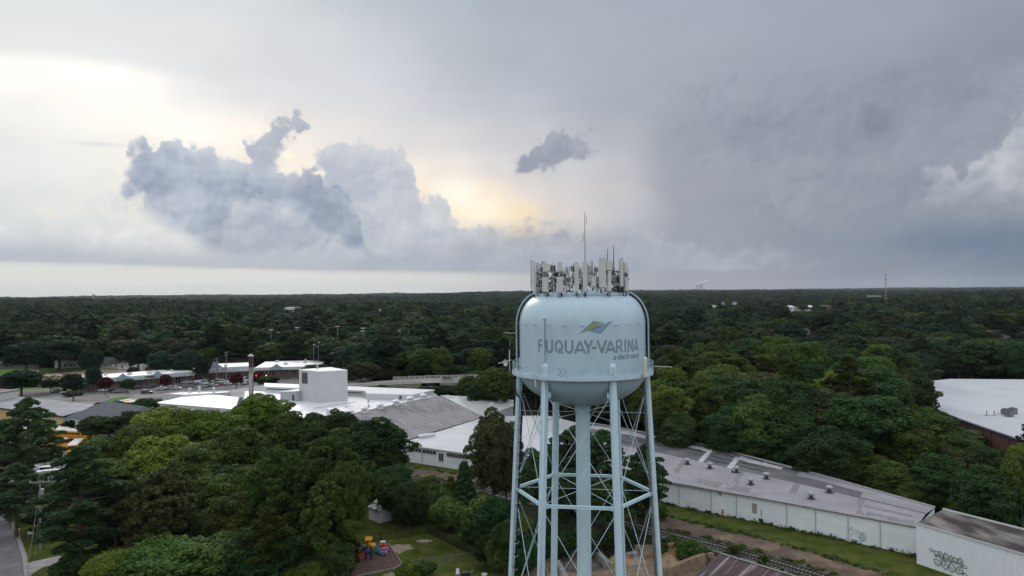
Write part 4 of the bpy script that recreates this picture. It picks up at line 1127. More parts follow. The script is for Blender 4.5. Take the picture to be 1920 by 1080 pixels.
# -- main white roof with its raised storey, tall box and penthouse
MR = [(-96, 266), (-82, 224), (-62, 200), (-47, 199.5), (-28.5, 240), (-26, 251)]
main = flat('factory_main_building', 'broad flat white roofed factory building below the tall white box tower', 'factory building', MR, 7.0, m_pwall, m_wroof, parapet=0.35)
UP = [(-91, 272), (-26.6, 249.2), (-32.3, 237.9), (-48, 242), (-50, 248.5), (-87.5, 262)]
up = flat('factory_upper_storey', 'raised white upper storey with a thin band of clerestory windows behind the box tower', 'factory building', UP, 9.0, m_pwall, m_wroof, z0=7.0, over=0.3)
wallwin(up, UP[5], UP[4], 0.02, 0.98, 7.9, 8.45, 40); 
wallwin(up, UP[3], UP[2], 0.72, 0.78, 7.3, 8.6, 1, name='door')
b = MB(); Cn = [Vector((*p, 0)) for p in ((-69.6, 241.5), (-61.2, 235), (-53.2, 238.6), (-61, 248.4))]
bx_ = flat('factory_box_tower', 'tall plain white box tower rising from the middle of the factory roof', 'tower building', [(v.x, v.y) for v in Cn], 17.0, mat('box_wall', (0.44, 0.44, 0.445), 0.65, (0.47, 0.47, 0.475), 0.3, 5, world=True), m_wroof, z0=7.0, over=0.08, th=0.2)
wallwin(bx_, Cn[0], Cn[1], 0.15, 0.42, 12.6, 16.2, 5, mat('louvre_grey', (0.25, 0.24, 0.22), 0.7), name='louvre')
b = MB(); g = Vector((-64, 243, 17)); b.lathe([(0.25, 0), (0.25, 0.8), (0.5, 0.85), (0.1, 1.2)], g, 10); b.build('roof_vent', m_galv, bx_)
PH = [(-76.4, 243.6), (-69.8, 239.2), (-65, 246), (-71.5, 250.5)]
ph = flat('roof_penthouse', 'small grey penthouse with a dark doorway against the left of the box tower', 'penthouse', PH, [9.6, 10.3, 10.3, 9.6], mat('grey_panel_wall', (0.30, 0.32, 0.35), 0.7, (0.35, 0.37, 0.4), 0.5, world=True), m_wroof, z0=7.0, over=0.15, th=0.15)
b = MB(); b.box((-71.1, 239.85, 8.1), (0.8, 0.14, 1.7), R(-34)); b.build('door', m_darkt, ph)
M5 = [P2(660, 777, 8), P2(685, 772, 8)]
mon = flat('roof_monitor', 'small white roof monitor with louvred windows at the left end of the grey shed roof', 'roof monitor', [(-48.8, 205), (-44.6, 207.6), (-49, 214), (-53.2, 211.5)], 8.9, m_pwall, m_wroof, z0=6.9, over=0.15, th=0.15)
wallwin(mon, (-48.8, 205), (-44.6, 207.6), 0.12, 0.88, 7.6, 8.5, 5)
for (x_, y_) in ((-78, 232), (-72, 226), (-50, 222), (-44, 226), (-66, 218), (-52, 212), (-46, 236), (-38, 240)):
    b = MB(); b.box((x_, y_, 7.15), (0.7, 0.7, 0.3)); b.lathe([(0.16, 0.3), (0.16, 0.75), (0.3, 0.78), (0.05, 0.95)], (x_, y_, 7.0), 10); b.build('roof_vent', m_galv, main)
for (x_, y_, l_) in ((-66, 215, 12), (-55, 230, 16)):
    b = MB(); b.box((x_, y_, 7.12), (l_, 0.14, 0.12), 0.9); b.build('roof_conduit', m_galv, main)
# -- left roofs
LR1 = [P2(292, 755, 5), P2(440, 767, 5), P2(447, 745, 5.4), P2(370, 739, 5.4), P2(322, 749, 5.4)]
lr1 = flat('workshop_building', 'white roofed workshop left of the rusty chimney, its roof slightly folded', 'factory building', LR1, [5, 5, 5.4, 5.9, 5.4], m_pwall, m_wroof)
LR2 = [(-125.5, 265.5), (-116, 263), (-103, 268), (-104, 273), (-122, 271)]
lr2 = flat('workshop_annex', 'white block annex with a high left wall behind the workshop roof', 'factory building', LR2, 6.0, m_pwall, m_wroof, parapet=0.3)
LR3 = [P2(388, 738, 4.8), P2(446, 746, 4.8), P2(480, 742, 4.8), P2(499, 734, 4.8), P2(501, 721, 4.8)]
lr3 = flat('grey_roof_section', 'flat grey roof section of the factory around the base of the rusty chimney', 'factory building', LR3, 4.8, m_pwall, m_groof, over=0.1)
b = MB(); b.box((-106, 290, 5.6), (0.01, 0.01, 0.01))
for (px, py, z_, hh, lab) in ((356, 731, 6.1, 1.4, 'white roof vent stub on the workshop annex, left one'), (374, 730, 6.1, 1.7, 'white twin roof vent in the middle of the workshop annex'), (401, 731, 6.1, 1.6, 'white roof vent stub at the right end of the workshop annex')):
    g = G(px, py + 4, z_); t = thing('roof_vent', lab, 'roof vent', (g.x, g.y, z_ + 0.01)); b = MB(); b.box((g.x, g.y, z_ + 0.3), (0.9, 0.9, 0.6)); b.build('curb', m_pwall, t)
    b = MB(); b.lathe([(0.35, 0.6), (0.35, hh - 0.3), (0.6, hh - 0.3), (0.6, hh), (0.01, hh + 0.15)], (g.x, g.y, z_), 12); b.build('hood', m_wframe, t)
# low grey sheds below the workshop
lr4 = flat('lean_to_shed', 'grey lean-to roof under the near edge of the white workshop roof', 'shed', [P2(330, 768, 3.6), P2(440, 782, 3.6), (-88.9, 236.2), (-119, 251.0)], [3.4, 3.4, 4.2, 4.2], m_darkt, m_groof)
# -- chimney
ch = thing('chimney_stack', 'tall rust streaked factory chimney with a dark red top band', 'chimney', (-82.6, 234, 0))
m_chim = mat('chimney_paint_rust', (0.34, 0.32, 0.29), 0.8, (0.12, 0.05, 0.028), 0.9, 8, 0.49, 0.58, stretch=(1, 1, 0.22))
b = MB(); b.lathe([(0.78, 0), (0.72, 10), (0.66, 19.0)], (-82.6, 234, 0), 20); b.build('stack', m_chim, ch, smooth=True)
b = MB(); b.lathe([(0.69, 18.6), (0.72, 22.0)], (-82.6, 234, 0), 20); b.build('top_band', mat('rust_red', (0.085, 0.032, 0.026), 0.85, (0.04, 0.02, 0.02), 1.5, 6), ch, smooth=True)
b = MB(); b.lathe([(0.72, 22.0), (0.95, 22.05), (0.95, 22.25), (0.3, 22.75), (0.01, 22.8)], (-82.6, 234, 0), 20); b.build('rain_cap', m_galv, ch)
b = MB(); b.cyl((-81.9, 233.7, 4), (-81.9, 233.7, 21.8), 0.05, n=5); b.build('ladder_rail', m_galv, ch)

# -- long warehouse
NE = [P2(1130, 884, 4.6), P2(1250, 900.5, 4.6), P2(1480, 942, 4.6), P2(1719, 987, 4.6)]
NE = [A2] + [(20.5, 155.2)] + [NE[1], NE[2], NE[3]]
FE = [P2(1102, 794, 5), P2(1160, 803.5, 5), P2(1221, 815, 5), P2(1310, 833, 5), P2(1540, 893, 5), P2(1752, 953, 5)]
wh = thing('long_warehouse', 'long curving white block warehouse with a patched pale roof and turbine vents', 'warehouse', (30, 147, 0))
def interp(path, t):
    L_ = [0]
    for p, q in zip(path, path[1:]): L_.append(L_[-1] + math.dist(p, q))
    s = t * L_[-1]
    for i in range(len(path) - 1):
        if s <= L_[i + 1] + 1e-9:
            k = (s - L_[i]) / (L_[i + 1] - L_[i]); return (path[i][0] + (path[i + 1][0] - path[i][0]) * k, path[i][1] + (path[i + 1][1] - path[i][1]) * k)
    return path[-1]
K = 40
near = [interp(NE, k / K) for k in range(K + 1)]; far = [interp(FE, k / K) for k in range(K + 1)]
def mixp(a, c_, t): return (a[0] + (c_[0] - a[0]) * t, a[1] + (c_[1] - a[1]) * t)
# metal near slope, grey far slope
m_wmetal = mat('pale_metal_roof', (0.225, 0.215, 0.23), 0.6, (0.275, 0.265, 0.28), 0.16, 7, world=True, col3=(0.19, 0.175, 0.18), scale3=0.3, amt3=0.6)
m_wstrip = mat('roof_patch_brownish', (0.16, 0.145, 0.15), 0.75, (0.205, 0.19, 0.195), 0.5, 6, world=True)
m_wgrey = mat('grey_felt_roof', (0.07, 0.07, 0.074), 0.8, (0.12, 0.12, 0.125), 0.18, 7, world=True, col3=(0.10, 0.10, 0.10), scale3=0.6, amt3=0.5)
m_wdark = mat('dark_roof_stain', (0.025, 0.025, 0.028), 0.85, (0.06, 0.06, 0.06), 0.6, 7, world=True)
RID = 0.5
def rz_(t): return 4.6 + (5.3 - 4.6) * min(1, t / RID) if t <= RID else 5.3 - 0.3 * (t - RID) / (1 - RID)
def roofpatch(name, k0, k1, t0, t1, m_, dz, wob=0.0, parent=wh):
    b = MB(); ks = [k0 + (k1 - k0) * i / 6 for i in range(7)]; ts = [t0, t1] if not (t0 < RID < t1) else [t0, RID, t1]
    vs = []
    for t in ts:
        for k in ks:
            p = mixp(interp(NE, k), interp(FE, k), t + (rng.uniform(-wob, wob) if wob else 0)); vs.append((p[0], p[1], rz_(t) + dz))
    n = 7; b.add(vs, [(r * n + i, r * n + i + 1, (r + 1) * n + i + 1, (r + 1) * n + i) for r in range(len(ts) - 1) for i in range(n - 1)])
    return b.build(name, m_, parent)
b = MB(); vs = []
for t in (-0.02, RID): vs += [(*mixp(near[k], far[k], t), rz_(max(t, 0))) for k in range(K + 1)]
b.add(vs, [(k, k + 1, K + 2 + k, K + 1 + k) for k in range(K)]); b.build('roof', m_wmetal, wh)
b = MB(); vs = []
for t in (RID, 1.02): vs += [(*mixp(near[k], far[k], t), rz_(min(t, 1))) for k in range(K + 1)]
b.add(vs, [(k, k + 1, K + 2 + k, K + 1 + k) for k in range(K)]); b.build('roof', m_wgrey, wh)
b = MB()
for k in range(K):
    p, q = near[k], near[k + 1]; b.add([(*p, 0), (*q, 0), (*q, 4.55), (*p, 4.55)], [(0, 1, 2, 3)])
    p, q = far[k], far[k + 1]; b.add([(*q, 0), (*p, 0), (*p, 4.95), (*q, 4.95)], [(0, 1, 2, 3)])
b.add([(*near[K], 0), (*far[K], 0), (*far[K], 4.95), (*near[K], 4.55)], [(0, 1, 2, 3)]); b.add([(*near[0], 0), (*near[0], 4.55), (*far[0], 4.95), (*far[0], 0)], [(0, 1, 2, 3)])
b.build('wall', m_wwall, wh)
b = MB()
for k in range(K):
    p, q = mixp(near[k], far[k], -0.022), mixp(near[k + 1], far[k + 1], -0.022); b.tube([(*p, 4.5), (*q, 4.5)], 0.11, 5)
b.build('gutter', mat('gutter_brown_grey', (0.13, 0.12, 0.115), 0.7, (0.2, 0.19, 0.18), 1.0, world=True), wh)
b = MB()
for k in range(K):
    p, q = mixp(near[k], far[k], 1.02), mixp(near[k + 1], far[k + 1], 1.02); b.box(((p[0] + q[0]) / 2, (p[1] + q[1]) / 2, 5.12), (math.dist(p, q) + 0.05, 0.25, 0.3), math.atan2(q[1] - p[1], q[0] - p[0]))
b.build('far_coping', mat('coping_pale', (0.34, 0.33, 0.33), 0.7), wh)
def kof(px, py, z):      # fraction along the building of a roof point
    g = G(px, py, z); best = (1e9, 0, 0)
    for i in range(201):
        a, c_ = interp(NE, i / 200), interp(FE, i / 200)
        d = Vector((c_[0] - a[0], c_[1] - a[1])); t = (Vector((g.x - a[0], g.y - a[1]))).dot(d) / d.length_squared
        e = math.dist((a[0] + d.x * t, a[1] + d.y * t), (g.x, g.y))
        if e < best[0]: best = (e, i / 200, t)
    return best[1], best[2]
# crosswise seams, stains and far white strips
for (px, py) in ((1258, 890), (1372, 905), (1480, 925), (1598, 955)):
    k, t = kof(px, py, 4.9); roofpatch('roof_seam', k, k + 0.016, 0.0, RID - 0.01, m_wstrip, 0.02)
for k0, k1 in ((0.46, 0.61), (0.87, 0.99)): roofpatch('roof_patch', k0, k1, 0.03, 0.15, m_wstrip, 0.03, 0.008)
roofpatch('roof_patch', 0.88, 0.98, 0.26, 0.34, m_wstrip, 0.03, 0.01)
m_white_patch = mat('white_roof_coat', (0.46, 0.46, 0.47), 0.6, (0.36, 0.36, 0.37), 0.5, 6, world=True)
for k0, k1 in ((0.02, 0.30), (0.33, 0.44), (0.53, 0.655)): roofpatch('roof_coating', k0, k1, 0.84, 0.97, m_white_patch, 0.02, 0.015)
for k in (0.44, 0.53): roofpatch('roof_coating', k - 0.012, k + 0.004, RID, 0.9, m_white_patch, 0.028, 0.0)
for i, (k0, k1, t0) in enumerate([(0.34, 0.43, 0.78), (0.45, 0.52, 0.60), (0.45, 0.52, 0.72), (0.46, 0.515, 0.86), (0.545, 0.62, 0.62), (0.545, 0.62, 0.74), (0.2, 0.3, 0.7), (0.1, 0.2, 0.6), (0.36, 0.43, 0.93), (0.56, 0.6, 0.95), (0.61, 0.65, 0.95)]):
    roofpatch('roof_stain', k0, k1, t0, t0 + 0.04, m_wdark, 0.035, 0.012)
roofpatch('roof_coating', 0.86, 1.0, 0.55, 1.0, m_wmetal, 0.015)
roofpatch('roof_coating', 0.70, 0.86, 0.80, 1.0, m_wmetal, 0.012)
downpipes(wh, NE[1], NE[2], (0.06, 0.32, 0.66), 0.1, 4.4, m_galv)
for i, px in enumerate((1272, 1334, 1381, 1476, 1530, 1589, 1649)):
    k, t = kof(px, 905 + (px - 1272) * 0.185, 4.6)
    p = interp(NE, k); q = interp(NE, k + 0.01); d = Vector((q[0] - p[0], q[1] - p[1], 0)).normalized(); n = Vector((d.y, -d.x, 0))
    b = MB(); c = Vector((*p, 0)) + n * 0.1; b.tube([c + Vector((0, 0, 4.4)), c + n * 0.08 + Vector((0, 0, 3.9)), c + Vector((0, 0, 3.6)), c + Vector((0, 0, 0.2))], 0.07, 6); b.build('downpipe', mat('downpipe_grey', (0.40, 0.42, 0.43), 0.7), wh)
def on_wall(px, py, w_, h_, m_, name, th=0.08):
    k, t = kof(px, py - 10, 4.6)
    # horizontal position by column: intersect the view column with the wall line
    best = None
    for i in range(2000):
        kk = i / 1999; p = interp(NE, kk); x, y, _ = proj((*p, 2.5))
        if best is None or abs(x - px) < best[0]: best = (abs(x - px), kk)
    kk = best[1]; p = interp(NE, kk); q = interp(NE, min(1, kk + 0.01)); d = Vector((q[0] - p[0], q[1] - p[1], 0)).normalized(); n = Vector((d.y, -d.x, 0))
    lo, hi = -1.0, 6.0
    for _ in range(30):
        mid = (lo + hi) / 2
        if proj((*p, mid))[1] > py: lo = mid
        else: hi = mid
    c = Vector((*p, lo)) + n * 0.04; b = MB(); b.box(c, (w_, th, h_), math.atan2(d.y, d.x)); b.build(name, m_, wh); return c, d, n
on_wall(1415, 953, 0.85, 1.7, mat('louvre_grey', (0.25, 0.24, 0.22), 0.7), 'louvre', 0.14)
c, d, n = on_wall(1428, 962, 0.12, 1.4, mat('rust_stain', (0.28, 0.20, 0.10), 0.9), 'rust_streak', 0.084)
on_wall(1427, 975, 0.7, 0.5, m_darkt, 'standpipe_box', 0.5)
on_wall(1351, 926, 0.45, 0.45, m_galv, 'wall_fan', 0.3)
# graffiti strokes on a wall
def wall_frame(path, px_c, zc):
    best = None
    for i in range(3000):
        kk = i / 2999; p = interp(path, kk); x, y, _ = proj((*p, zc))
        if best is None or abs(x - px_c) < best[0]: best = (abs(x - px_c), kk)
    kk = best[1]; p = interp(path, kk); q = interp(path, min(1, kk + 0.02)); p0 = interp(path, max(0, kk - 0.02)); d = Vector((q[0] - p0[0], q[1] - p0[1], 0)).normalized(); n = Vector((d.y, -d.x, 0))
    return Vector((*p, 0)), d, n
def wstroke(b, org, d, n, pts, wd, off):
    Q = [Vector(p) for p in pts]
    for p, q in zip(Q, Q[1:]):
        if (q - p).length < 1e-4: continue
        e = (q - p).normalized(); m2 = Vector((-e.y, e.x)) * wd / 2; e = e * wd * 0.3
        c4 = [p - e - m2, q + e - m2, q + e + m2, p - e + m2]
        b.add([org + d * c.x + Vector((0, 0, c.y)) + n * off for c in c4], [(0, 1, 2, 3)])
def blob(cx, cy, rx, ry, n=14, a0=0, a1=360): return [(cx + rx * math.cos(R(a0 + (a1 - a0) * i / n)), cy + ry * math.sin(R(a0 + (a1 - a0) * i / n))) for i in range(n + 1)]
org, d, n = wall_frame(NE, 1608, 2.2)
gt = MB()
for pl in ([(-1.4, 0.7), (-1.5, 1.5), (-1.2, 1.9), (-1.0, 2.5), (-0.8, 2.0), (0.0, 2.2), (0.1, 1.8), (-0.9, 1.4), (-1.1, 0.9)], blob(0.3, 1.5, 0.3, 0.55), blob(0.7, 1.2, 0.35, 0.6), blob(1.05, 1.5, 0.3, 0.55), [(0.4, 0.7), (0.9, 0.5), (1.4, 0.9)], blob(0.6, 0.8, 0.25, 0.3)):
    wstroke(gt, org, d, n, pl, 0.06, 0.05)
gt.build('graffiti_tag', mat('spray_teal', (0.12, 0.24, 0.26), 0.7), wh)
# turbine vents on the roof
VL = ['far left turbine vent, half hidden beside the tree', 'second turbine vent from the left on the pale warehouse roof', 'third turbine vent from the left, with a short black pipe at its side', 'turbine vent nearest the middle of the roof, on the ridge', 'turbine vent standing in front of the ridge one, nearer the wall', 'turbine vent near the wall on the right half of the roof', 'rightmost turbine vent of the warehouse roof, on the ridge']
for i, (px, py) in enumerate([(1289, 871), (1331, 879), (1381, 887), (1437, 899), (1408, 907), (1521, 933), (1555, 925)]):
    g = G(px, py, 5.1); k, t = kof(px, py, 5.1); z = rz_(t) + 0.02
    v = thing('turbine_vent', 'grey ' + VL[i], 'roof vent', (g.x, g.y, z), 'turbine vents on the long warehouse roof')
    b = MB()
    for q in range(4):
        a = PI / 4 + q * PI / 2; b.cyl((g.x + 0.55 * math.cos(a), g.y + 0.55 * math.sin(a), z), (g.x + 0.25 * math.cos(a), g.y + 0.25 * math.sin(a), z + 0.55), 0.05, n=5)
    b.lathe([(0.28, 0), (0.28, 0.62)], (g.x, g.y, z), 12); b.box((g.x, g.y, z + 0.04), (1.1, 1.1, 0.08), 0.3); b.build('base', mat('vent_dark_metal', (0.05, 0.05, 0.055), 0.6), v)
    b = MB(); n_ = 20; vs = []
    for (r0, zz) in ((0.3, 0.62), (0.56, 0.75), (0.66, 0.98), (0.56, 1.18), (0.2, 1.3)):
        for q in range(n_):
            rq = r0 * (1.0 if q % 2 else 0.86); vs.append((g.x + rq * math.cos(2 * PI * q / n_), g.y + rq * math.sin(2 * PI * q / n_), z + zz))
    b.add(vs, [(r0 * n_ + q, r0 * n_ + (q + 1) % n_, (r0 + 1) * n_ + (q + 1) % n_, (r0 + 1) * n_ + q) for r0 in range(4) for q in range(n_)] + [tuple(range(4 * n_, 5 * n_))]); b.build('turbine', m_galv, v)
t = thing('roof_pipe', 'short black pipe on the warehouse roof by the third turbine vent', 'pipe', G(1373, 887, 5.1)); b = MB(); g = G(1373, 887, 5.1); b.cyl((g.x, g.y, g.z - .2), (g.x, g.y, g.z + 0.55), 0.14, n=10); b.cyl((g.x, g.y, g.z + 0.5), (g.x, g.y, g.z + 0.6), 0.18, n=10); b.build('pipe', m_dark, t)

# -- ribbed metal annex at the right end
c0 = P2(1718, 981, 6.1); c1 = P2(1920, 1040, 6.1); dirn = Vector((c1[0] - c0[0], c1[1] - c0[1])).normalized(); c1 = (c0[0] + dirn.x * 34, c0[1] + dirn.y * 34)
f0_ = P2(1768, 955.5, 6.0); f1_ = P2(1920, 994, 6.0); dirf = Vector((f1_[0] - f0_[0], f1_[1] - f0_[1])).normalized(); f1_ = (f0_[0] + dirf.x * 36, f0_[1] + dirf.y * 36)
an = thing('metal_annex', 'ribbed white metal annex with a stained dark roof beside the long warehouse', 'warehouse', (c0[0], c0[1], 0))
m_arib = bpy.data.materials.new('ribbed_white_metal'); nt = _nt(m_arib); N = nt.nodes; L = nt.links; pb = N['Principled BSDF']; pb.inputs['Base Color'].default_value = (0.70, 0.72, 0.735, 1); pb.inputs['Roughness'].default_value = 0.5
b = MB(); Lw = math.dist(c0, c1); nr = int(Lw / 0.30)
vs = []
nn = Vector((dirn.y, -dirn.x))
for i in range(nr * 4 + 1):
    s_ = i * 0.075; o = 0.05 if (i % 4) in (1, 2) else 0.0
    x, y = c0[0] + dirn.x * s_ + nn.x * o, c0[1] + dirn.y * s_ + nn.y * o; vs += [(x, y, 0), (x, y, 6.05)]
b.add(vs, [(2 * i, 2 * i + 2, 2 * i + 3, 2 * i + 1) for i in range(nr * 4)]); 
b.add([(*c0, 0), (*c0, 6.05), (*f0_, 5.95), (*f0_, 0)], [(0, 1, 2, 3)]); b.add([(*f0_, 0), (*f0_, 5.95), (*f1_, 5.95), (*f1_, 0)], [(0, 1, 2, 3)])
b.build('wall', m_arib, an)
m_aroof = mat('stained_roof', (0.040, 0.030, 0.029), 0.9, (0.24, 0.22, 0.20), 0.22, 9, 0.47, 0.78, world=True, stretch=(1.6, 0.7, 1))
b = MB(); slab(b, [(*c0, 6.1), (*c1, 6.1), (*f1_, 6.0), (*f0_, 6.0)], 0.2); b.build('roof', m_aroof, an)
b = MB(); q0, q1 = Vector((*c0, 6.12)), Vector((*c1, 6.12)); b.box((q0 + q1) / 2 + Vector((nn.x, nn.y, 0)) * 0.09, ((q1 - q0).length, 0.14, 0.32), math.atan2(dirn.y, dirn.x))
q0, q1 = Vector((*f0_, 6.1)), Vector((*f1_, 6.1)); b.box((q0 + q1) / 2, ((q1 - q0).length, 0.3, 0.25), math.atan2(dirf.y, dirf.x)); b.build('edge_trim', mat('trim_pale', (0.45, 0.46, 0.46), 0.6), an)
org, d, n = wall_frame([c0, c1], 1781, 3.0)
top_shapes = []
g1, g2, g3 = MB(), MB(), MB()
# bubble letters, two rows, black outline with pale green fill
lo_, hi_ = 0.0, 6.0
def zat(px, py):
    lo, hi = -1.0, 7.0
    for _ in range(30):
        mid = (lo + hi) / 2
        if proj(org + Vector((0, 0, mid)))[1] > py: lo = mid
        else: hi = mid
    return lo
zb = zat(1781, 1071); zt = zat(1781, 1039); H_ = zt - zb
W_ = 2.35
for row, (y0, y1, shapes) in enumerate([(0.5, 1.0, 6), (0.0, 0.52, 4)]):
    for i in range(shapes):
        cx = -W_ + (i + 0.5) * 2 * W_ / shapes * 0.92; cy = zb + H_ * (y0 + y1) / 2 - cx * 0.02
        rx, ry = W_ / shapes * 1.05, H_ * (y1 - y0) * 0.5
        pts = [(cx + rx * math.cos(t) * (0.82 + 0.2 * math.sin(3 * t + i)), cy + ry * math.sin(t) * (0.85 + 0.2 * math.cos(2 * t + i * 1.7))) for t in np.linspace(0, 2 * PI, 17)]
        k0 = len(g2.v); g2.add([org + d * p[0] + Vector((0, 0, p[1])) + n * (0.065 + 0.001 * (i + row * 7)) for p in pts[:-1]], [tuple(range(16))])
        wstroke(g1, org, d, n, pts, 0.09, 0.085)
        wstroke(g1, org, d, n, [(cx - rx * .2, cy - ry * .3), (cx, cy + ry * (.35 if i % 2 else -.1)), (cx + rx * .25, cy - ry * .2)], 0.06, 0.085)
        if row == 0: wstroke(g3, org, d, n, [(cx - rx * .4, cy - ry * .5), (cx + rx * .35, cy - ry * .35)], 0.16, 0.08)
for cx, cy, r0 in ((-W_ - 0.45, zt - 0.25, 0.28), (W_ * 0.95, zb + H_ * 0.55, 0.3), (W_ * 0.95, zb + 0.15, 0.36)):
    wstroke(g1, org, d, n, blob(cx, cy, r0, r0 * 0.7), 0.08, 0.085)
g2.build('graffiti_fill', mat('spray_pale_green', (0.50, 0.56, 0.52), 0.7), an); g3.build('graffiti_accent', mat('spray_green', (0.12, 0.28, 0.18), 0.7), an); g1.build('graffiti_outline', mat('spray_black', (0.02, 0.03, 0.045), 0.7), an)

# -- big white roof at the right
W8 = 7.8
bigp = [P2(1700, 745, W8), P2(1800, 784, W8), P2(1990, 846, W8), (118, 235), (150, 330), P2(1890, 711, W8), P2(1783, 710.5, W8), P2(1744, 714, W8)]
bigp = [P2(1722, 752, W8), P2(1800, 784, W8), P2(1920, 825, W8), P2(2080, 880, W8), P2(2300, 800, W8), P2(2200, 714, W8), P2(1783, 710.5, W8), P2(1738, 715, W8)]
m_rib2 = mat('brown_ribbed_wall', (0.105, 0.052, 0.040), 0.7, (0.13, 0.068, 0.052), 0.8, 5, world=True, stretch=(4, 4, 0.2))
big = flat('large_white_roof_building', 'huge low building with a clean white roof and brown ribbed wall among the trees', 'commercial building', bigp, W8, m_rib2, mat('white_roof_clean', (0.42, 0.43, 0.44), 0.6, (0.47, 0.475, 0.485), 0.06, 6, world=True), over=0.3)
b = MB()
for i in (1, 2):
    p, q = Vector((*bigp[i], 0)), Vector((*bigp[i + 1], 0)); dd = q - p; nn2 = Vector((dd.y, -dd.x, 0)).normalized()
    b.box((p + q) / 2 + nn2 * 0.2 + Vector((0, 0, W8 - 0.55)), (dd.length, 0.12, 0.5), math.atan2(dd.y, dd.x))
    k = 0
    while k < dd.length: b.box(p + dd.normalized() * k + nn2 * 0.1 + Vector((0, 0, 3.6)), (0.1, 0.1, 7.0), math.atan2(dd.y, dd.x)); k += 7.5
b.build('fascia', mat('navy_trim', (0.03, 0.035, 0.06), 0.6), big)
for i, (px, py, s_, lab) in enumerate([(1885, 777, 1.5, 'grey rooftop air unit with a curved pipe, left of the three on the white roof'), (1892, 781, 1.5, 'grey rooftop air unit standing nearest the edge of the white roof'), (1899, 776, 1.6, 'grey rooftop air unit at the back right of the three on the white roof')]):
    g = G(px, py, W8 + 0.02); t = thing('air_unit', lab, 'air conditioner', (g.x, g.y, W8 + 0.02)); b = MB(); b.box((g.x, g.y, g.z + s_ * 0.5), (s_, s_, s_ * 0.95), 0.4); b.build('cabinet', mat('hvac_grey', (0.14, 0.145, 0.17), 0.6), t)
    b = MB(); b.lathe([(0.55, 0), (0.55, 0.12), (0.4, 0.16), (0.05, 0.16)], (g.x, g.y, g.z + s_ * 0.975), 14); b.build('fan_grille', m_dark, t)
    if i < 2: b = MB(); b.tube([(g.x - 0.7, g.y - .3, g.z + 0.3), (g.x - 1.6, g.y - .4, g.z + 0.3), (g.x - 2.0, g.y - .4, g.z + 0.6), (g.x - 2.2, g.y - .4, g.z + 0.1)], 0.07, 6); b.build('pipe', m_galv, t)
for px, lab in ((1850, 'thin vent pipe on the white roof, left one of two'), (1864, 'thin vent pipe on the white roof, right one of two')):
    g = G(px, 779, W8); t = thing('vent_pipe', lab, 'pipe', (g.x, g.y, g.z)); b = MB(); b.cyl((g.x, g.y, g.z), (g.x, g.y, g.z + 1.1), 0.08, n=8); b.cyl((g.x, g.y, g.z + 0.95), (g.x, g.y, g.z + 1.15), 0.16, n=8); b.build('pipe', m_darkt, t)
    b = MB(); b.box((g.x, g.y, g.z + 0.12), (2.4, 0.12, 0.12), 0.4); b.build('pipe_support', m_galv, t)

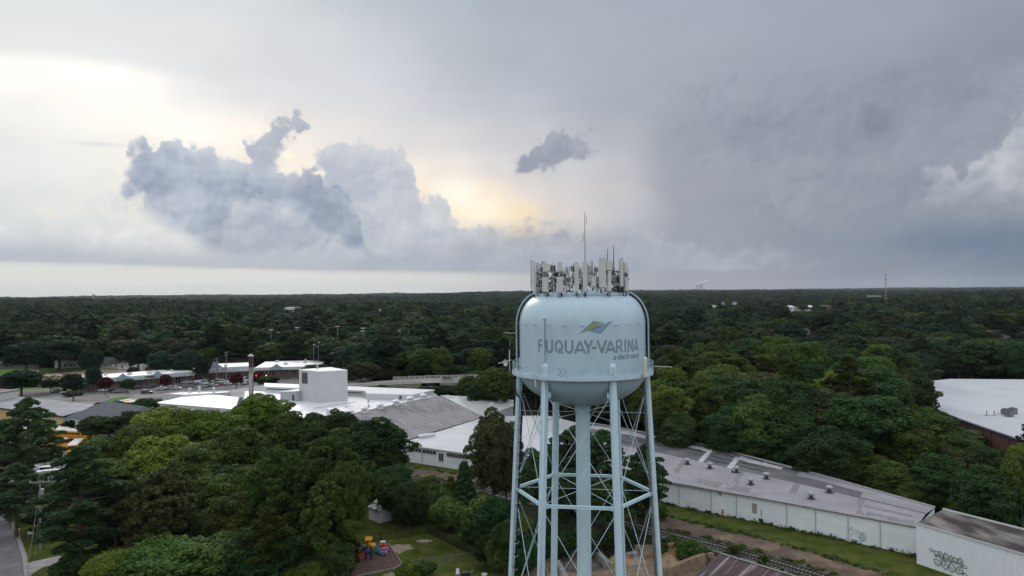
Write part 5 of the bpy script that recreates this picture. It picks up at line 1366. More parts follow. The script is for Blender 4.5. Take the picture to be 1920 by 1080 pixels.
# -- strip mall
S0, S1, S2, S3 = P2(145, 736, 0), P2(362, 718, 0), P2(363, 716, 0), P2(470, 710.5, 0)
def depth_poly(p, q, dep):
    dd = Vector((q[0] - p[0], q[1] - p[1])).normalized(); n = Vector((-dd.y, dd.x)); return [p, q, (q[0] + n.x * dep, q[1] + n.y * dep), (p[0] + n.x * dep, p[1] + n.y * dep)]
def strip(name, label, p, q, z, dep, fz, gables, nwin, signs=()):
    t = flat(name, label, 'shop building', depth_poly(p, q, dep), z, m_brick, m_wroof, over=0.1)
    p3, q3 = Vector((*p, 0)), Vector((*q, 0)); dd = (q3 - p3); l = dd.length; dd.normalize(); n = Vector((dd.y, -dd.x, 0)); rz = math.atan2(dd.y, dd.x)
    b = MB(); c = (p3 + q3) / 2 + n * 1.2; b.box((c.x, c.y, z - fz / 2 + 0.25), (l + 0.3, 2.6, fz), rz); b.build('canopy_fascia', mat('fascia_pale', (0.40, 0.42, 0.44), 0.7, (0.45, 0.47, 0.49), 0.3, world=True), t)
    b = MB()
    k = 1.5
    while k < l: b.box(p3 + dd * k + n * 2.2 + Vector((0, 0, (z - fz) / 2)), (0.35, 0.35, z - fz), rz); k += l / (nwin * 1.0)
    b.build('brick_columns', m_brick, t)
    for i in range(nwin):
        u = (i + 0.5) / nwin; w2 = 0.36 / nwin * (1 + 0.3 * math.sin(i * 2.1))
        wallwin(t, p, q, u - w2, u + w2, 0.3, z - fz - 0.2, 4)
    for u, wd, hh in gables:
        c = p3 + dd * (l * u) + n * 2.7; b = MB(); M3 = Matrix.Rotation(rz, 3, 'Z')
        prof_ = [(-wd / 2, -0.9), (wd / 2, -0.9), (wd / 2, 0.5), (wd * 0.36, 0.5), (0, hh), (-wd * 0.36, 0.5), (-wd / 2, 0.5)]
        vs = [c + M3 @ Vector((x, 0, 0)) + Vector((0, 0, z + y)) + n * o for o in (0.18, -0.18) for x, y in prof_]
        b.add(vs, [tuple(range(7)), tuple(range(13, 6, -1))] + [(i, 7 + i, 7 + (i + 1) % 7, (i + 1) % 7) for i in range(7)]); b.build('gable_front', mat('gable_blue_grey', (0.24, 0.29, 0.36), 0.7), t)
    for u, wd, mm, hh in signs:
        c = p3 + dd * (l * u) + n * 2.95 + Vector((0, 0, z - 0.4)); s_ = MB()
        nl = max(3, int(wd / 0.9))
        for i in range(nl):
            if (i + 1) % 5 == 0: continue
            x = (i + 0.5) / nl - 0.5; s_.box(c + dd * (wd * x), (wd / nl * 0.78, 0.1, hh * (0.8 + 0.2 * ((i * 7) % 3) / 2)), rz)
        s_.build('sign_letters', mm, t)
    b = MB()
    nb = Vector((-dd.y, dd.x, 0))
    t2 = []
    for i in range(int(l / 9)):
        c = p3 + dd * (9 * i + 5 + rng.uniform(-2, 2)) + nb * rng.uniform(5, dep - 4) + Vector((0, 0, z + 0.5)); b = MB(); b.box(c, (rng.uniform(1, 2.2), 1.3, rng.uniform(0.7, 1.1)), rz); b.build('rooftop_unit', m_pwall, t)
    return t
m_sred = mat('sign_dark_red', (0.22, 0.03, 0.045), 0.6); m_sbrn = mat('sign_brown', (0.06, 0.03, 0.03), 0.6); m_swht = mat('sign_white', (0.55, 0.55, 0.54), 0.6)
strip('strip_mall', 'long brick strip of shops with a white roof and two small blue gables', S0, S1, 5.2, 20, 1.7, [(0.36, 5.0, 2.0), (0.66, 5.0, 2.0)], 9, [(0.13, 6.5, m_sred, 0.7), (0.59, 4.2, m_sbrn, 0.8)])
strip('shop_block', 'taller shop block with one large blue grey gable over its entrance', S2, S3, 6.2, 22, 2.3, [(0.36, 10, 3.4)], 6, [(0.36, 6.0, m_swht, 1.1)])
S4, S5 = P2(478, 711.5, 0), P2(600, 708, 0)
strip('far_shop_block', 'white roofed shop block right of the chimney with a dark arcade front', S4, S5, 5.6, 34, 1.3, [(0.34, 6.0, 2.0)], 6)
# -- yellow building, dark hip roof house, white box at the left
YB = [P2(-60, 752, 4.6), P2(122, 779.5, 4.6), P2(168, 762, 4.6), P2(60, 752, 4.6), P2(-60, 744, 4.6)]
YB = [(-196, 262), (-139.4, 229.5), (-139.5, 251), (-168, 266), (-196, 281)]
yb = flat('yellow_building', 'low yellow walled building with a flat grey roof and dark blue edge trim', 'commercial building', YB, 4.6, mat('yellow_stucco', (0.42, 0.28, 0.12), 0.8, (0.47, 0.33, 0.15), 0.5, world=True), m_groof, over=0.5)
b = MB()
for i in (0, 1):
    p, q = Vector((*YB[i], 0)), Vector((*YB[i + 1], 0)); dd = q - p; nn2 = Vector((dd.y, -dd.x, 0)).normalized(); b.box((p + q) / 2 + nn2 * 0.5 + Vector((0, 0, 4.35)), (dd.length + .8, 0.1, 0.45), math.atan2(dd.y, dd.x))
b.build('edge_trim', mat('navy_trim2', (0.02, 0.035, 0.06), 0.6), yb)
b = MB(); p, q = Vector((*YB[1], 0)), Vector((*YB[2], 0)); dd = q - p; nn2 = Vector((dd.y, -dd.x, 0)).normalized(); b.box((p + q) / 2 + nn2 * 0.06 + Vector((0, 0, 2.1)), (dd.length - .1, 0.12, 4.1), math.atan2(dd.y, dd.x)); b.build('side_wall', mat('pale_blue_wall', (0.32, 0.38, 0.46), 0.8), yb)
for u in (0.3, 0.55, 0.8): wallwin(yb, YB[0], YB[1], u, u + 0.06, 1.2, 3.0, 2)
for px, py in ((121, 757), (143, 760), (165, 762.5)):
    g = G(px, py, 4.7); b = MB(); b.box((g.x, g.y, 4.75), (1.5, 1.0, 0.3), 0.4); b.build('skylight', m_wframe, yb)
wb = flat('stucco_building', 'pale stucco building with a raised parapet at the far left edge', 'commercial building', [(-215, 268), (-183, 258), (-181.5, 272), (-213, 284)], [6.4, 7.4, 7.4, 6.4], m_pwall, mat('brown_roof', (0.13, 0.09, 0.075), 0.85, (0.17, 0.12, 0.10), 0.6, world=True), parapet=0.4)
def gabled(name, label, c, L_, W_, rz, hw, hr, wallm, roofm, over=0.5, wins=3, hip=0.0, cat='house', chim=False, porch=False):
    t = thing(name, label, cat, (c[0], c[1], 0)); cr, sr = math.cos(rz), math.sin(rz)
    X = lambda x, y, z: (c[0] + x * cr - y * sr, c[1] + x * sr + y * cr, z)
    l, w_ = L_ / 2, W_ / 2; b = MB()
    vs = [X(-l, -w_, 0), X(l, -w_, 0), X(l, w_, 0), X(-l, w_, 0), X(-l, -w_, hw), X(l, -w_, hw), X(l, w_, hw), X(-l, w_, hw)]
    b.add(vs, [(0, 1, 5, 4), (1, 2, 6, 5), (2, 3, 7, 6), (3, 0, 4, 7)])
    if not hip: b.add([X(-l, -w_, hw), X(-l, w_, hw), X(-l, 0, hw + hr)], [(0, 2, 1)]); b.add([X(l, -w_, hw), X(l, w_, hw), X(l, 0, hw + hr)], [(0, 1, 2)])
    b.build('wall', wallm, t)
    lo, wo_ = l + over, w_ + over; dz = hr / w_ * over; b = MB(); hz = hw - dz
    lr = lo - hip
    for s in (-1, 1):
        P4 = [X(-lo, s * wo_, hz + .05), X(lo, s * wo_, hz + .05), X(lr, 0, hw + hr + .05), X(-lr, 0, hw + hr + .05)]
        if s > 0: P4 = P4[::-1]
        slab(b, P4, 0.18)
    if hip:
        for s in (-1, 1): b.add([X(s * lo, -wo_, hz + .05), X(s * lo, wo_, hz + .05), X(s * lr, 0, hw + hr + .05)], [(0, 1, 2)])
    b.build('roof', roofm, t)
    for s in (-1,):
        for i in range(wins):
            u = (i + 0.5) / wins - 0.5; b = MB(); b.mi = 0
            p = X(u * L_, -w_ - 0.04, min(1.6, hw * 0.55)); b.box(p, (1.0, 0.06, 1.2), rz); b.mi = 1
            for e in (-0.55, 0.55): b.box(X(u * L_ + e, -w_ - 0.07, min(1.6, hw * .55)), (0.1, 0.07, 1.3), rz)
            b.build('window', [m_glass, m_wframe], t)
    if chim: b = MB(); b.box(X(l * 0.3, 0.3, hw + hr + 0.4), (0.8, 0.8, 1.4), rz); b.build('chimney', m_brick, t)
    if porch:
        b = MB(); slab(b, [X(-l * .5, -w_ - 2.2, hw - 0.5), X(l * .2, -w_ - 2.2, hw - .5), X(l * .2, -w_, hw), X(-l * .5, -w_, hw)], .12); b.build('porch_roof', roofm, t)
        b = MB(); [b.box(X(x, -w_ - 2.0, hw / 2 - .3), (0.15, 0.15, hw - .6), rz) for x in (-l * .48, -l * .15, l * .18)]; b.build('porch_posts', m_wframe, t)
    return t
gabled('hip_roof_house', 'white two storey house with a dark grey hipped roof beside the yellow building', (-116.5, 222.5), 29, 17, R(-33), 5.6, 3.6, m_siding, m_shing, hip=5.0, wins=6, over=0.7)
gabled('porch_annex', 'small white roofed porch annex in front of the dark hipped house', (-107, 208.5), 9, 6, R(-33), 3.6, 1.0, m_siding, m_wroof, wins=3)
def house_at(name, label, px, py, L_, W_, rz, hw, hr, wm, rm, **k):
    g = G(px, py); return gabled(name, label, (g.x, g.y), L_, W_, rz, hw, hr, wm, rm, **k)
house_at('bungalow', 'white bungalow with a front porch and dark gabled roof by the far woods', 216, 689, 15, 9, R(-20), 3.2, 2.6, m_siding, m_shing, porch=True, wins=4)
house_at('bungalow', 'white gabled cottage half hidden under large trees left of the porch bungalow', 125, 689, 9, 8, R(60), 3.4, 3.0, m_siding, m_wroof)
house_at('bungalow', 'small white cottage wall just right of the gabled cottage under the trees', 144, 688, 7, 7, R(10), 3.0, 2.0, m_siding, m_wroof)
house_at('bungalow', 'low grey roofed ranch house at the far left of the green field', 40, 690, 24, 10, R(5), 2.6, 1.6, m_shingb, m_shingb)
house_at('bungalow', 'red brick house with a brown roof beyond the strip of shops', 288, 686, 13, 9, R(10), 3.0, 2.0, m_brick, m_shingb)
house_at('bungalow', 'low white and green trimmed building beside the cleared ground', 252, 691, 14, 8, R(-5), 2.6, 0.9, m_siding, m_wroof)
house_at('bungalow', 'white shed with a dark blue grey roof behind the shops, near a dark car', 356, 688, 12, 7, R(8), 2.6, 1.4, m_siding, m_groof)
house_at('bungalow', 'brown roofed house among trees beyond the tall gable of the shop block', 402, 683, 14, 9, R(4), 3.0, 2.0, m_brick, m_shingb)
house_at('bungalow', 'long brown roofed house beyond the shops left of the chimney', 448, 684, 16, 9, R(0), 2.8, 1.8, m_brick, m_shingb)
# far buildings showing through the canopy
def far_block(label, px, py, wpx, hpx, Y, wm, rm, hroof=0.0, name='far_building'):
    p = DP(px, py, Y); wd = wpx * Y / F; ht = hpx * Y / F
    z0 = p.z - ht; t = thing(name, label, 'building', (p.x, p.y, 0))
    b = MB(); b.box((p.x, p.y + 8, (p.z) / 2), (wd, 16, p.z)); b.build('wall', wm, t)
    b = MB(); 
    if hroof: b.add([(p.x - wd / 2 - .5, p.y - .5, p.z), (p.x + wd / 2 + .5, p.y - .5, p.z), (p.x + wd / 2 + .5, p.y + 16.5, p.z), (p.x - wd / 2 - .5, p.y + 16.5, p.z), (p.x - wd / 2 - .5, p.y + 8, p.z + hroof), (p.x + wd / 2 + .5, p.y + 8, p.z + hroof)], [(0, 1, 5, 4), (2, 3, 4, 5), (0, 4, 3), (1, 2, 5)])
    else: b.box((p.x, p.y + 8, p.z + 0.2), (wd + 0.6, 16.6, 0.4))
    b.build('roof', rm, t)
    k = int(max(2, wd / 6))
    for i in range(k):
        b = MB(); b.box((p.x + wd * ((i + .5) / k - .5), p.y - 0.05, p.z - ht * 0.5), (wd / k * 0.35, 0.1, ht * 0.3)); b.build('window', m_glass, t)
    return t
FARB = [('white multi storey apartment block standing out of the far woods at left', 547, 577, 26, 9, 1150, m_siding, m_wroof, 0),
 ('low white roof in the far woods just right of the apartment block', 712, 580, 9, 2.5, 1430, m_siding, m_wroof, 1),
 ('white roofed far warehouse, larger left part, in the woods at right', 1502, 576, 44, 7, 1250, m_siding, m_wroof, 3),
 ('tan roofed far building just right of the white far warehouse', 1548, 573, 34, 3, 1300, mat('tan_wall', (0.32, 0.24, 0.15), 0.8), mat('tan_roof', (0.36, 0.27, 0.17), 0.8), 0),
 ('small white house gable among trees in the middle right woods', 1514, 619, 9, 8, 560, m_siding, m_shing, 2),
 ('white gabled house with a grey roof in the right woods', 1652, 625, 22, 5, 540, m_siding, m_shingb, 3),
 ('long grey roofed row of houses at the right edge of the woods', 1870, 628, 110, 5, 513, m_siding, m_shingb, 3),
 ('tiny white tower block at the left of the far right woods', 1341, 573, 5, 7, 1200, m_siding, m_wroof, 0),
 ('low pale roof beside the tiny white tower block in the far woods', 1368, 567, 26, 2.5, 1700, m_siding, m_wroof, 0),
 ('pale far roofs close to the horizon left of the lattice mast', 1640, 554, 30, 2, 2800, m_siding, m_wroof, 0),
 ('small white roof near the horizon at far left', 180, 565, 9, 2, 3000, m_siding, m_wroof, 2)]
FARO = []
for a in FARB:
    far_block(*a); FARO.append(a)
# -- near left roof, garden shed, rusty shed
g = G(392, 1003, 0)
gabled('dark_roof_house', 'house with a dark shingled hip roof hidden among the lower left trees', (g.x, g.y), 15, 9, R(-25), 3.0, 2.6, m_siding, m_shing, wins=3)
# ------------------------------------------------------------------ small buildings and yard things
p, q, r = G(711, 981), G(747, 972), G(694.5, 972)
sv = (r - p); wvv = (q - p); sv = Vector((-wvv.y, wvv.x, 0)).normalized() * 3.4 if Vector((-wvv.y, wvv.x, 0)).dot(sv) > 0 else Vector((wvv.y, -wvv.x, 0)).normalized() * 3.4
cc = p + sv / 2 + wvv / 2
gabled('garden_shed', 'small pale grey garden shed with a mouldy white roof at the edge of the lawn', (cc.x, cc.y), 3.6, wvv.length, math.atan2(sv.y, sv.x), 2.3, 1.0,
       mat('shed_wall', (0.46, 0.47, 0.48), 0.8, (0.54, 0.55, 0.56), 1.0, 5, world=True), mat('mouldy_roof', (0.36, 0.36, 0.35), 0.85, (0.05, 0.055, 0.05), 1.2, 8, 0.45, 0.58, world=True), over=0.25, wins=0, cat='shed')
# rusty roof shed
a0, a1 = G(1350, 1038, 4.2), G(1490, 1081, 4.2); dd = (a1 - a0).normalized(); a1 = a0 + dd * 22; nr_ = Vector((dd.y, -dd.x, 0)) * 1.0
if nr_.y > 0: nr_ = -nr_
rs = thing('rusty_roof_shed', 'open sided shed with a rusty streaked corrugated metal roof beside the railway', 'shed', (a0.x, a0.y, 0))
b = MB(); N_ = 180; vs = []
for i in range(N_ + 1):
    t = i / N_ * 22; o = 0.04 * math.sin(t * 2 * PI / 0.28)
    for f, z_ in ((0, 4.2), (6.5, 2.4)):
        pnt = a0 + dd * t + nr_ * f; vs.append((pnt.x, pnt.y, z_ + o + (0.04 if f == 0 else 0)))
b.add(vs, [(2 * i, 2 * i + 1, 2 * i + 3, 2 * i + 2) for i in range(N_)])
m_rusty = bpy.data.materials.new('rusty_corrugated'); nt = _nt(m_rusty); N = nt.nodes; L = nt.links; pb = N['Principled BSDF']; pb.inputs['Roughness'].default_value = 0.7
gp = N.new('ShaderNodeNewGeometry'); mp_ = N.new('ShaderNodeMapping'); mp_.vector_type = 'TEXTURE'; mp_.inputs['Rotation'].default_value = (0, 0, math.atan2(dd.y, dd.x)); L.new(gp.outputs['Position'], mp_.inputs[0])
m2_ = N.new('ShaderNodeMapping'); m2_.inputs['Scale'].default_value = (2.6, 0.10, 0.1); L.new(mp_.outputs[0], m2_.inputs[0])
nz = N.new('ShaderNodeTexNoise'); nz.inputs['Scale'].default_value = 1; nz.inputs['Detail'].default_value = 4; L.new(m2_.outputs[0], nz.inputs['Vector'])
cr = N.new('ShaderNodeValToRGB'); e = cr.color_ramp.elements; e[0].position = 0.53; e[0].color = (0.050, 0.026, 0.030, 1); e[1].position = 0.68; e[1].color = (0.27, 0.23, 0.23, 1); L.new(nz.outputs[0], cr.inputs[0]); L.new(cr.outputs[0], pb.inputs['Base Color'])
b.build('roof', m_rusty, rs)
b = MB()
for t in (0.4, 5.5, 11, 16.5):
    for f, z_ in ((0.4, 4.0), (6.1, 2.4)): pnt = a0 + dd * t + nr_ * f; b.cyl((pnt.x, pnt.y, 0), (pnt.x, pnt.y, z_), 0.12, n=6)
b.build('posts', m_darkt, rs)
b = MB(); pnt = a0 + dd * 11 + nr_ * 3.2; b.box((pnt.x, pnt.y, 1.0), (20, 4.2, 1.9), math.atan2(dd.y, dd.x)); b.build('stored_goods', m_darkt, rs)
b = MB(); b.box((a0 + a1) / 2 + Vector((0, 0, 0.09)), (22, 0.35, 0.08), math.atan2(dd.y, dd.x)); b.build('ridge_cap', mat('ridge_cap_metal', (0.22, 0.2, 0.2), 0.7), rs)
# block walls of the soil bays
m_blk = mat('concrete_block', (0.27, 0.26, 0.245), 0.9, (0.17, 0.16, 0.15), 0.9, 7, world=True)
m_blkt = mat('tan_block', (0.26, 0.19, 0.125), 0.9, (0.17, 0.12, 0.085), 0.9, 7, world=True)
def blockwall(label, A, B, courses, m_):
    A, B = G(*A), G(*B); d = B - A; l = d.length; d.normalize(); n = max(1, round(l / 1.5)); rz = math.atan2(d.y, d.x)
    t = thing('block_wall', label, 'block wall', (A.x, A.y, 0))
    for c in range(courses):
        for i in range(n):
            o = 0.0 if c % 2 == 0 else 0.4; p = A + d * (l * (i + 0.5) / n + o); b = MB()
            b.box((p.x, p.y, 0.05 + 0.62 * c + 0.3), (l / n - 0.04, 0.72, 0.60), rz + rng.uniform(-.01, .01))
            if c == courses - 1:
                for s in (-.3, .3): b.lathe([(0.12, 0), (0.1, 0.09), (0.01, 0.09)], (p.x + d.x * s, p.y + d.y * s, 0.05 + 0.62 * c + 0.6), 8)
            b.build('block', m_, t)
blockwall('pale concrete block wall closing the back of the left soil bay', (1043, 1042), (1078, 1040), 3, m_blk)
blockwall('pale concrete block wall between the two soil bays, running towards the viewer', (1117, 1044), (1140, 1068), 2, m_blk)
blockwall('pale concrete block wall at the left side of the grey soil bay', (1044, 1064), (1062, 1098), 2, m_blk)
blockwall('tan block wall at the back of the right bay behind a leg of the tower', (1146, 1046), (1196, 1036), 2, m_blkt)
blockwall('long tan block wall in front of the reddish soil heap', (1246, 1090), (1322, 1060), 3, m_blkt)
blockwall('short tan block stub next to the rusty shed', (1326, 1061), (1337, 1060), 3, m_blkt)
def heap(name, label, px, py, rx, ry, h, m_, seed):
    g = G(px, py); r2 = random.Random(seed); n, k = 28, 9; vs = [(g.x, g.y, h)]
    ph = [r2.uniform(0, 6.28) for _ in range(6)]
    for j in range(1, k + 1):
        f = j / k
        for i in range(n):
            a = 2 * PI * i / n; e = 1 + 0.16 * math.sin(2 * a + ph[0]) + 0.1 * math.sin(5 * a + ph[1])
            z = h * (math.cos(f * PI) * 0.5 + 0.5) * (1 + 0.2 * math.sin(3 * a + ph[2] + f * 4)) + r2.uniform(-.09, .09) * (1 if j < k else 0)
            vs.append((g.x + rx * f * e * math.cos(a), g.y + ry * f * e * math.sin(a), max(z, 0.02) if j < k else 0.02))
    fs = [(0, 1 + i, 1 + (i + 1) % n) for i in range(n)]
    for j in range(k - 1):
        for i in range(n): a, c_ = 1 + j * n + i, 1 + j * n + (i + 1) % n; fs.append((a, a + n, c_ + n, c_))
    b = MB(); b.add(vs, fs); o = b.build(name, m_); tag(o, label, 'soil heap')
m_red = mat('red_soil', (0.13, 0.065, 0.04), 0.95, (0.24, 0.14, 0.085), 0.7, 9, world=True)
m_tan = mat('tan_soil', (0.24, 0.16, 0.095), 0.95, (0.33, 0.25, 0.17), 0.9, 9, world=True)
m_gsoil = mat('dark_soil', (0.075, 0.062, 0.055), 0.95, (0.13, 0.11, 0.10), 0.8, 9, world=True)
heap('soil_heap', 'big reddish brown soil heap behind the long tan block wall', 1268, 1046, 4.2, 3.4, 2.2, m_red, 1)
heap('soil_heap', 'lighter tan heap of broken clay at the right foot of the tower', 1252, 1058, 2.6, 2.0, 1.3, m_tan, 2)
heap('soil_heap', 'tan soil heap between the riser and the right legs of the tower', 1172, 1052, 3.0, 2.6, 1.5, m_tan, 3)
heap('soil_heap', 'low dark mulch heap inside the grey block bay', 1093, 1062, 3.6, 3.6, 0.7, m_gsoil, 4)
g0_, g1_ = G(976, 1062, 0.4), G(1010, 1054, 0.9)
b = MB(); b.tube([g0_, (g0_ + g1_) / 2 + Vector((0, 0, 0.05)), g1_ + (g1_ - g0_) * 0.3], 0.22, 10); o = b.build('blue_pipe', mat('blue_plastic', (0.05, 0.28, 0.42), 0.5)); tag(o, 'bright blue plastic pipe lying behind the left legs of the tower', 'pipe')
o = None
g = G(1185, 1055); t = thing('metal_bench_frame', 'pale metal cage frame standing in the tan soil under the tower', 'frame', (g.x, g.y, 0)); b = MB()
for x in (-.8, .8):
    for y in (-.4, .4): b.cyl((g.x + x, g.y + y, 0), (g.x + x, g.y + y, 1.6), 0.05, n=5)
for z in (0.6, 1.5):
    for y in (-.4, .4): b.cyl((g.x - .8, g.y + y, z), (g.x + .8, g.y + y, z), 0.05, n=5)
b.build('frame', m_galv, t); b = MB(); b.box((g.x, g.y, 1.62), (1.7, 0.9, 0.08)); b.build('top_shelf', m_galv, t)

# chain link fences
m_fence = mat('fence_black', (0.012, 0.016, 0.014), 0.6)
m_fgrey = mat('fence_grey', (0.10, 0.11, 0.11), 0.6)
def fence(label, pts, h, m_, mesh=True, wr=0.018):
    W = [G(*p_) for p_ in pts]; t = thing('chain_link_fence', label, 'fence', (W[0].x, W[0].y, 0))
    for w_ in W: b = MB(); b.cyl((w_.x, w_.y, 0), (w_.x, w_.y, h + 0.08), 0.07, n=7); b.build('post', m_, t)
    b = MB(); mm = MB()
    for p_, q_ in zip(W, W[1:]):
        b.cyl((p_.x, p_.y, h), (q_.x, q_.y, h), 0.05, n=6); b.cyl((p_.x, p_.y, 0.12), (q_.x, q_.y, 0.12), 0.018, n=5)
        if mesh:
            d = q_ - p_; l = d.length; d.normalize(); n = Vector((-d.y, d.x, 0)) * 0.0; s_ = -h
            while s_ < l:
                for sg in (1, -1):
                    x0, x1 = (s_, s_ + h); za, zb_ = (0.12, h) if sg > 0 else (h, 0.12)
                    # clip to the bay
                    if x0 < 0: k = -x0 / h; x0 = 0; za = za + (zb_ - za) * k
                    if x1 > l: k = (l - x0) / (x1 - x0); zb_ = za + (zb_ - za) * k; x1 = l
                    pa, pb_ = p_ + d * x0 + Vector((0, 0, za)), p_ + d * x1 + Vector((0, 0, zb_))
                    u = (pb_ - pa).normalized(); v_ = Vector((d.y, -d.x, 0)); e = u.cross(v_) * wr / 2
                    mm.add([pa - e, pb_ - e, pb_ + e, pa + e], [(0, 1, 2, 3)])
                s_ += 0.14
    b.build('rails', m_, t)
    if mesh: mm.build('wire_mesh', m_, t)
fence('black chain link fence with a gate post, running behind the playground to the corner', [(698.7, 1016), (714.5, 1014), (744, 1009), (770, 1004.5), (800, 999)], 1.25, m_fence, True, 0.012)
fence('black chain link fence running from the corner down the right side of the lawn', [(800, 999), (818, 1008), (836, 1017), (855.5, 1027.5), (876, 1037.5), (895, 1046), (915, 1055)], 1.25, m_fence, True, 0.03)
fence('thin grey wire fence across the near edge of the lawn', [(770, 1064), (803, 1060), (837, 1055), (866, 1051), (895, 1046)], 1.0, m_fgrey, True, 0.006)
# playground
def pbox(t, name, c, d, rz, m_): b = MB(); b.box(c, d, rz); return b.build(name, m_, t)
def toy(n): 
    cols = dict(red=(0.42, 0.03, 0.03), yellow=(0.62, 0.33, 0.03), teal=(0.02, 0.24, 0.25), blue=(0.03, 0.12, 0.36), pink=(0.42, 0.05, 0.18), purple=(0.2, 0.18, 0.42), white=(0.6, 0.6, 0.6), orange=(0.55, 0.17, 0.04), green=(0.06, 0.28, 0.08), black=(0.02, 0.02, 0.03))
    return mat('toy_' + n, cols[n], 0.45)
def slide(t, g, rz, L_, h, m_):
    b = MB(); cr, sr = math.cos(rz), math.sin(rz); X = lambda x, y, z: (g.x + x * cr - y * sr, g.y + x * sr + y * cr, z)
    prof_ = [(0, h), (L_ * 0.15, h * 0.97), (L_ * 0.8, 0.25), (L_, 0.2)]
    for a_, c_ in zip(prof_, prof_[1:]):
        for (y0, y1, dz) in ((-.25, .25, 0), ):
            b.add([X(a_[0], y0, a_[1]), X(c_[0], y0, c_[1]), X(c_[0], y1, c_[1]), X(a_[0], y1, a_[1])], [(0, 1, 2, 3)])
        for s in (-.25, .25):
            b.add([X(a_[0], s, a_[1] - .05), X(c_[0], s, c_[1] - .05), X(c_[0], s, c_[1] + .18), X(a_[0], s, a_[1] + .18), X(a_[0], s * 1.16, a_[1] - .05), X(c_[0], s * 1.16, c_[1] - .05), X(c_[0], s * 1.16, c_[1] + .18), X(a_[0], s * 1.16, a_[1] + .18)], [(0, 1, 2, 3), (4, 5, 6, 7), (3, 2, 6, 7), (0, 1, 5, 4)])
    return b.build('slide', m_, t)
g = G(698, 1036); t = thing('toy_play_tower', 'plastic play tower with a yellow arched body, green base and teal slide', 'toy', (g.x, g.y, 0))
pbox(t, 'base', (g.x, g.y, 0.35), (1.1, 1.0, 0.7), 0.3, toy('green'))
b = MB(); b.lathe([(0.62, 0.6), (0.66, 1.0), (0.5, 1.45), (0.1, 1.55)], (g.x, g.y, 0), 14); b.build('body', toy('yellow'), t); pbox(t, 'doorway', (g.x, g.y - .6, 0.85), (0.5, 0.1, 0.6), 0.2, toy('black')); slide(t, g + Vector((0.5, -0.3, 0)), R(-25), 2.0, 1.1, toy('teal'))
g = G(691, 1050); t = thing('toy_slide_set', 'dark climbing frame with a red slide at the near edge of the toys', 'toy', (g.x, g.y, 0)); b = MB()
for x in (-.4, .4):
    for y in (-.4, .4): b.cyl((g.x + x, g.y + y, 0), (g.x + x, g.y + y, 1.6), 0.08, n=6)
b.box((g.x, g.y, 1.05), (0.9, 0.9, 0.1)); b.build('frame', toy('black'), t); pbox(t, 'panel', (g.x, g.y, 1.4), (0.85, 0.1, 0.5), 0, toy('blue')); slide(t, g + Vector((-.4, -.1, 0)), R(205), 2.0, 1.1, toy('red'))
g = G(692, 1024); t = thing('toy_playhouse', 'small red and yellow toy playhouse at the back of the mulch', 'toy', (g.x, g.y, 0)); pbox(t, 'wall', (g.x, g.y, 0.6), (0.9, 0.9, 1.2), 0.2, toy('red'))
b = MB(); slab(b, [(g.x - .6, g.y - .6, 1.15), (g.x + .6, g.y - .6, 1.15), (g.x + .6, g.y, 1.6), (g.x - .6, g.y, 1.6)], .06); slab(b, [(g.x - .6, g.y, 1.6), (g.x + .6, g.y, 1.6), (g.x + .6, g.y + .6, 1.15), (g.x - .6, g.y + .6, 1.15)], .06); b.build('roof', toy('yellow'), t); pbox(t, 'door', (g.x + .1, g.y - .46, 0.5), (0.4, 0.06, 0.9), 0.2, toy('yellow'))
def toycar(label, px, py, rz, c1_, c2_, s_=1.0):
    g = G(px, py); t = thing('toy_car', label, 'toy', (g.x, g.y, 0.0)); M3 = Matrix.Rotation(rz, 3, 'Z')
    b = MB(); b.box(g + Vector((0, 0, .35 * s_)), (1.1 * s_, 0.65 * s_, 0.4 * s_), rz); b.build('body', toy(c1_), t); b = MB(); b.box(g + Vector((0, 0, 1.0 * s_)), (0.75 * s_, 0.62 * s_, 0.1), rz)
    for x in (-.33, .33):
        for y in (-.27, .27): o_ = M3 @ Vector((x * s_, y * s_, 0)); b.cyl(g + o_ + Vector((0, 0, .5 * s_)), g + o_ + Vector((0, 0, 1.0 * s_)), 0.04, n=5)
    b.build('roof', toy(c2_), t)
    for x in (-.35, .35):
        for y in (-.36, .36): o_ = M3 @ Vector((x * s_, y * s_, 0)); o2 = M3 @ Vector((x * s_, y * 1.2 * s_, 0)); b = MB(); b.cyl(g + o_ + Vector((0, 0, .17)), g + o2 + Vector((0, 0, .17)), 0.17, n=10); b.build('wheel', toy('black'), t)
toycar('red and white toy car near the back corner of the mulch', 718, 1028, 0.3, 'red', 'white', 1.1)
toycar('purple toy car with a pink roof beside the red and white one', 719, 1041, -0.2, 'purple', 'pink', 1.1)
toycar('pink ride on toy at the right side of the toys', 725, 1036, 0.5, 'pink', 'purple', 0.8)
toycar('low red wagon on the mulch left of the slides', 664, 1051, 0.1, 'red', 'red', 0.9)
toycar('small green and black ride on toy behind the yellow play tower', 684, 1032, 0.2, 'black', 'green', 0.8)
toycar('small teal toy behind the teal slide', 708, 1038, 0.9, 'teal', 'yellow', 0.7)
g = G(551, 1036); t = thing('playset', 'wooden playset with a small blue pyramid roof and an orange red panel', 'playset', (g.x, g.y, 0))
m_wd = mat('grey_timber', (0.22, 0.20, 0.18), 0.85, (0.13, 0.12, 0.11), 2.0, 5)
b = MB()
for x in (-.9, .9):
    for y in (-.9, .9): b.box((g.x + x, g.y + y, 1.6), (0.14, 0.14, 3.2))
b.box((g.x, g.y, 1.5), (2, 2, 0.12)); b.build('frame', m_wd, t)
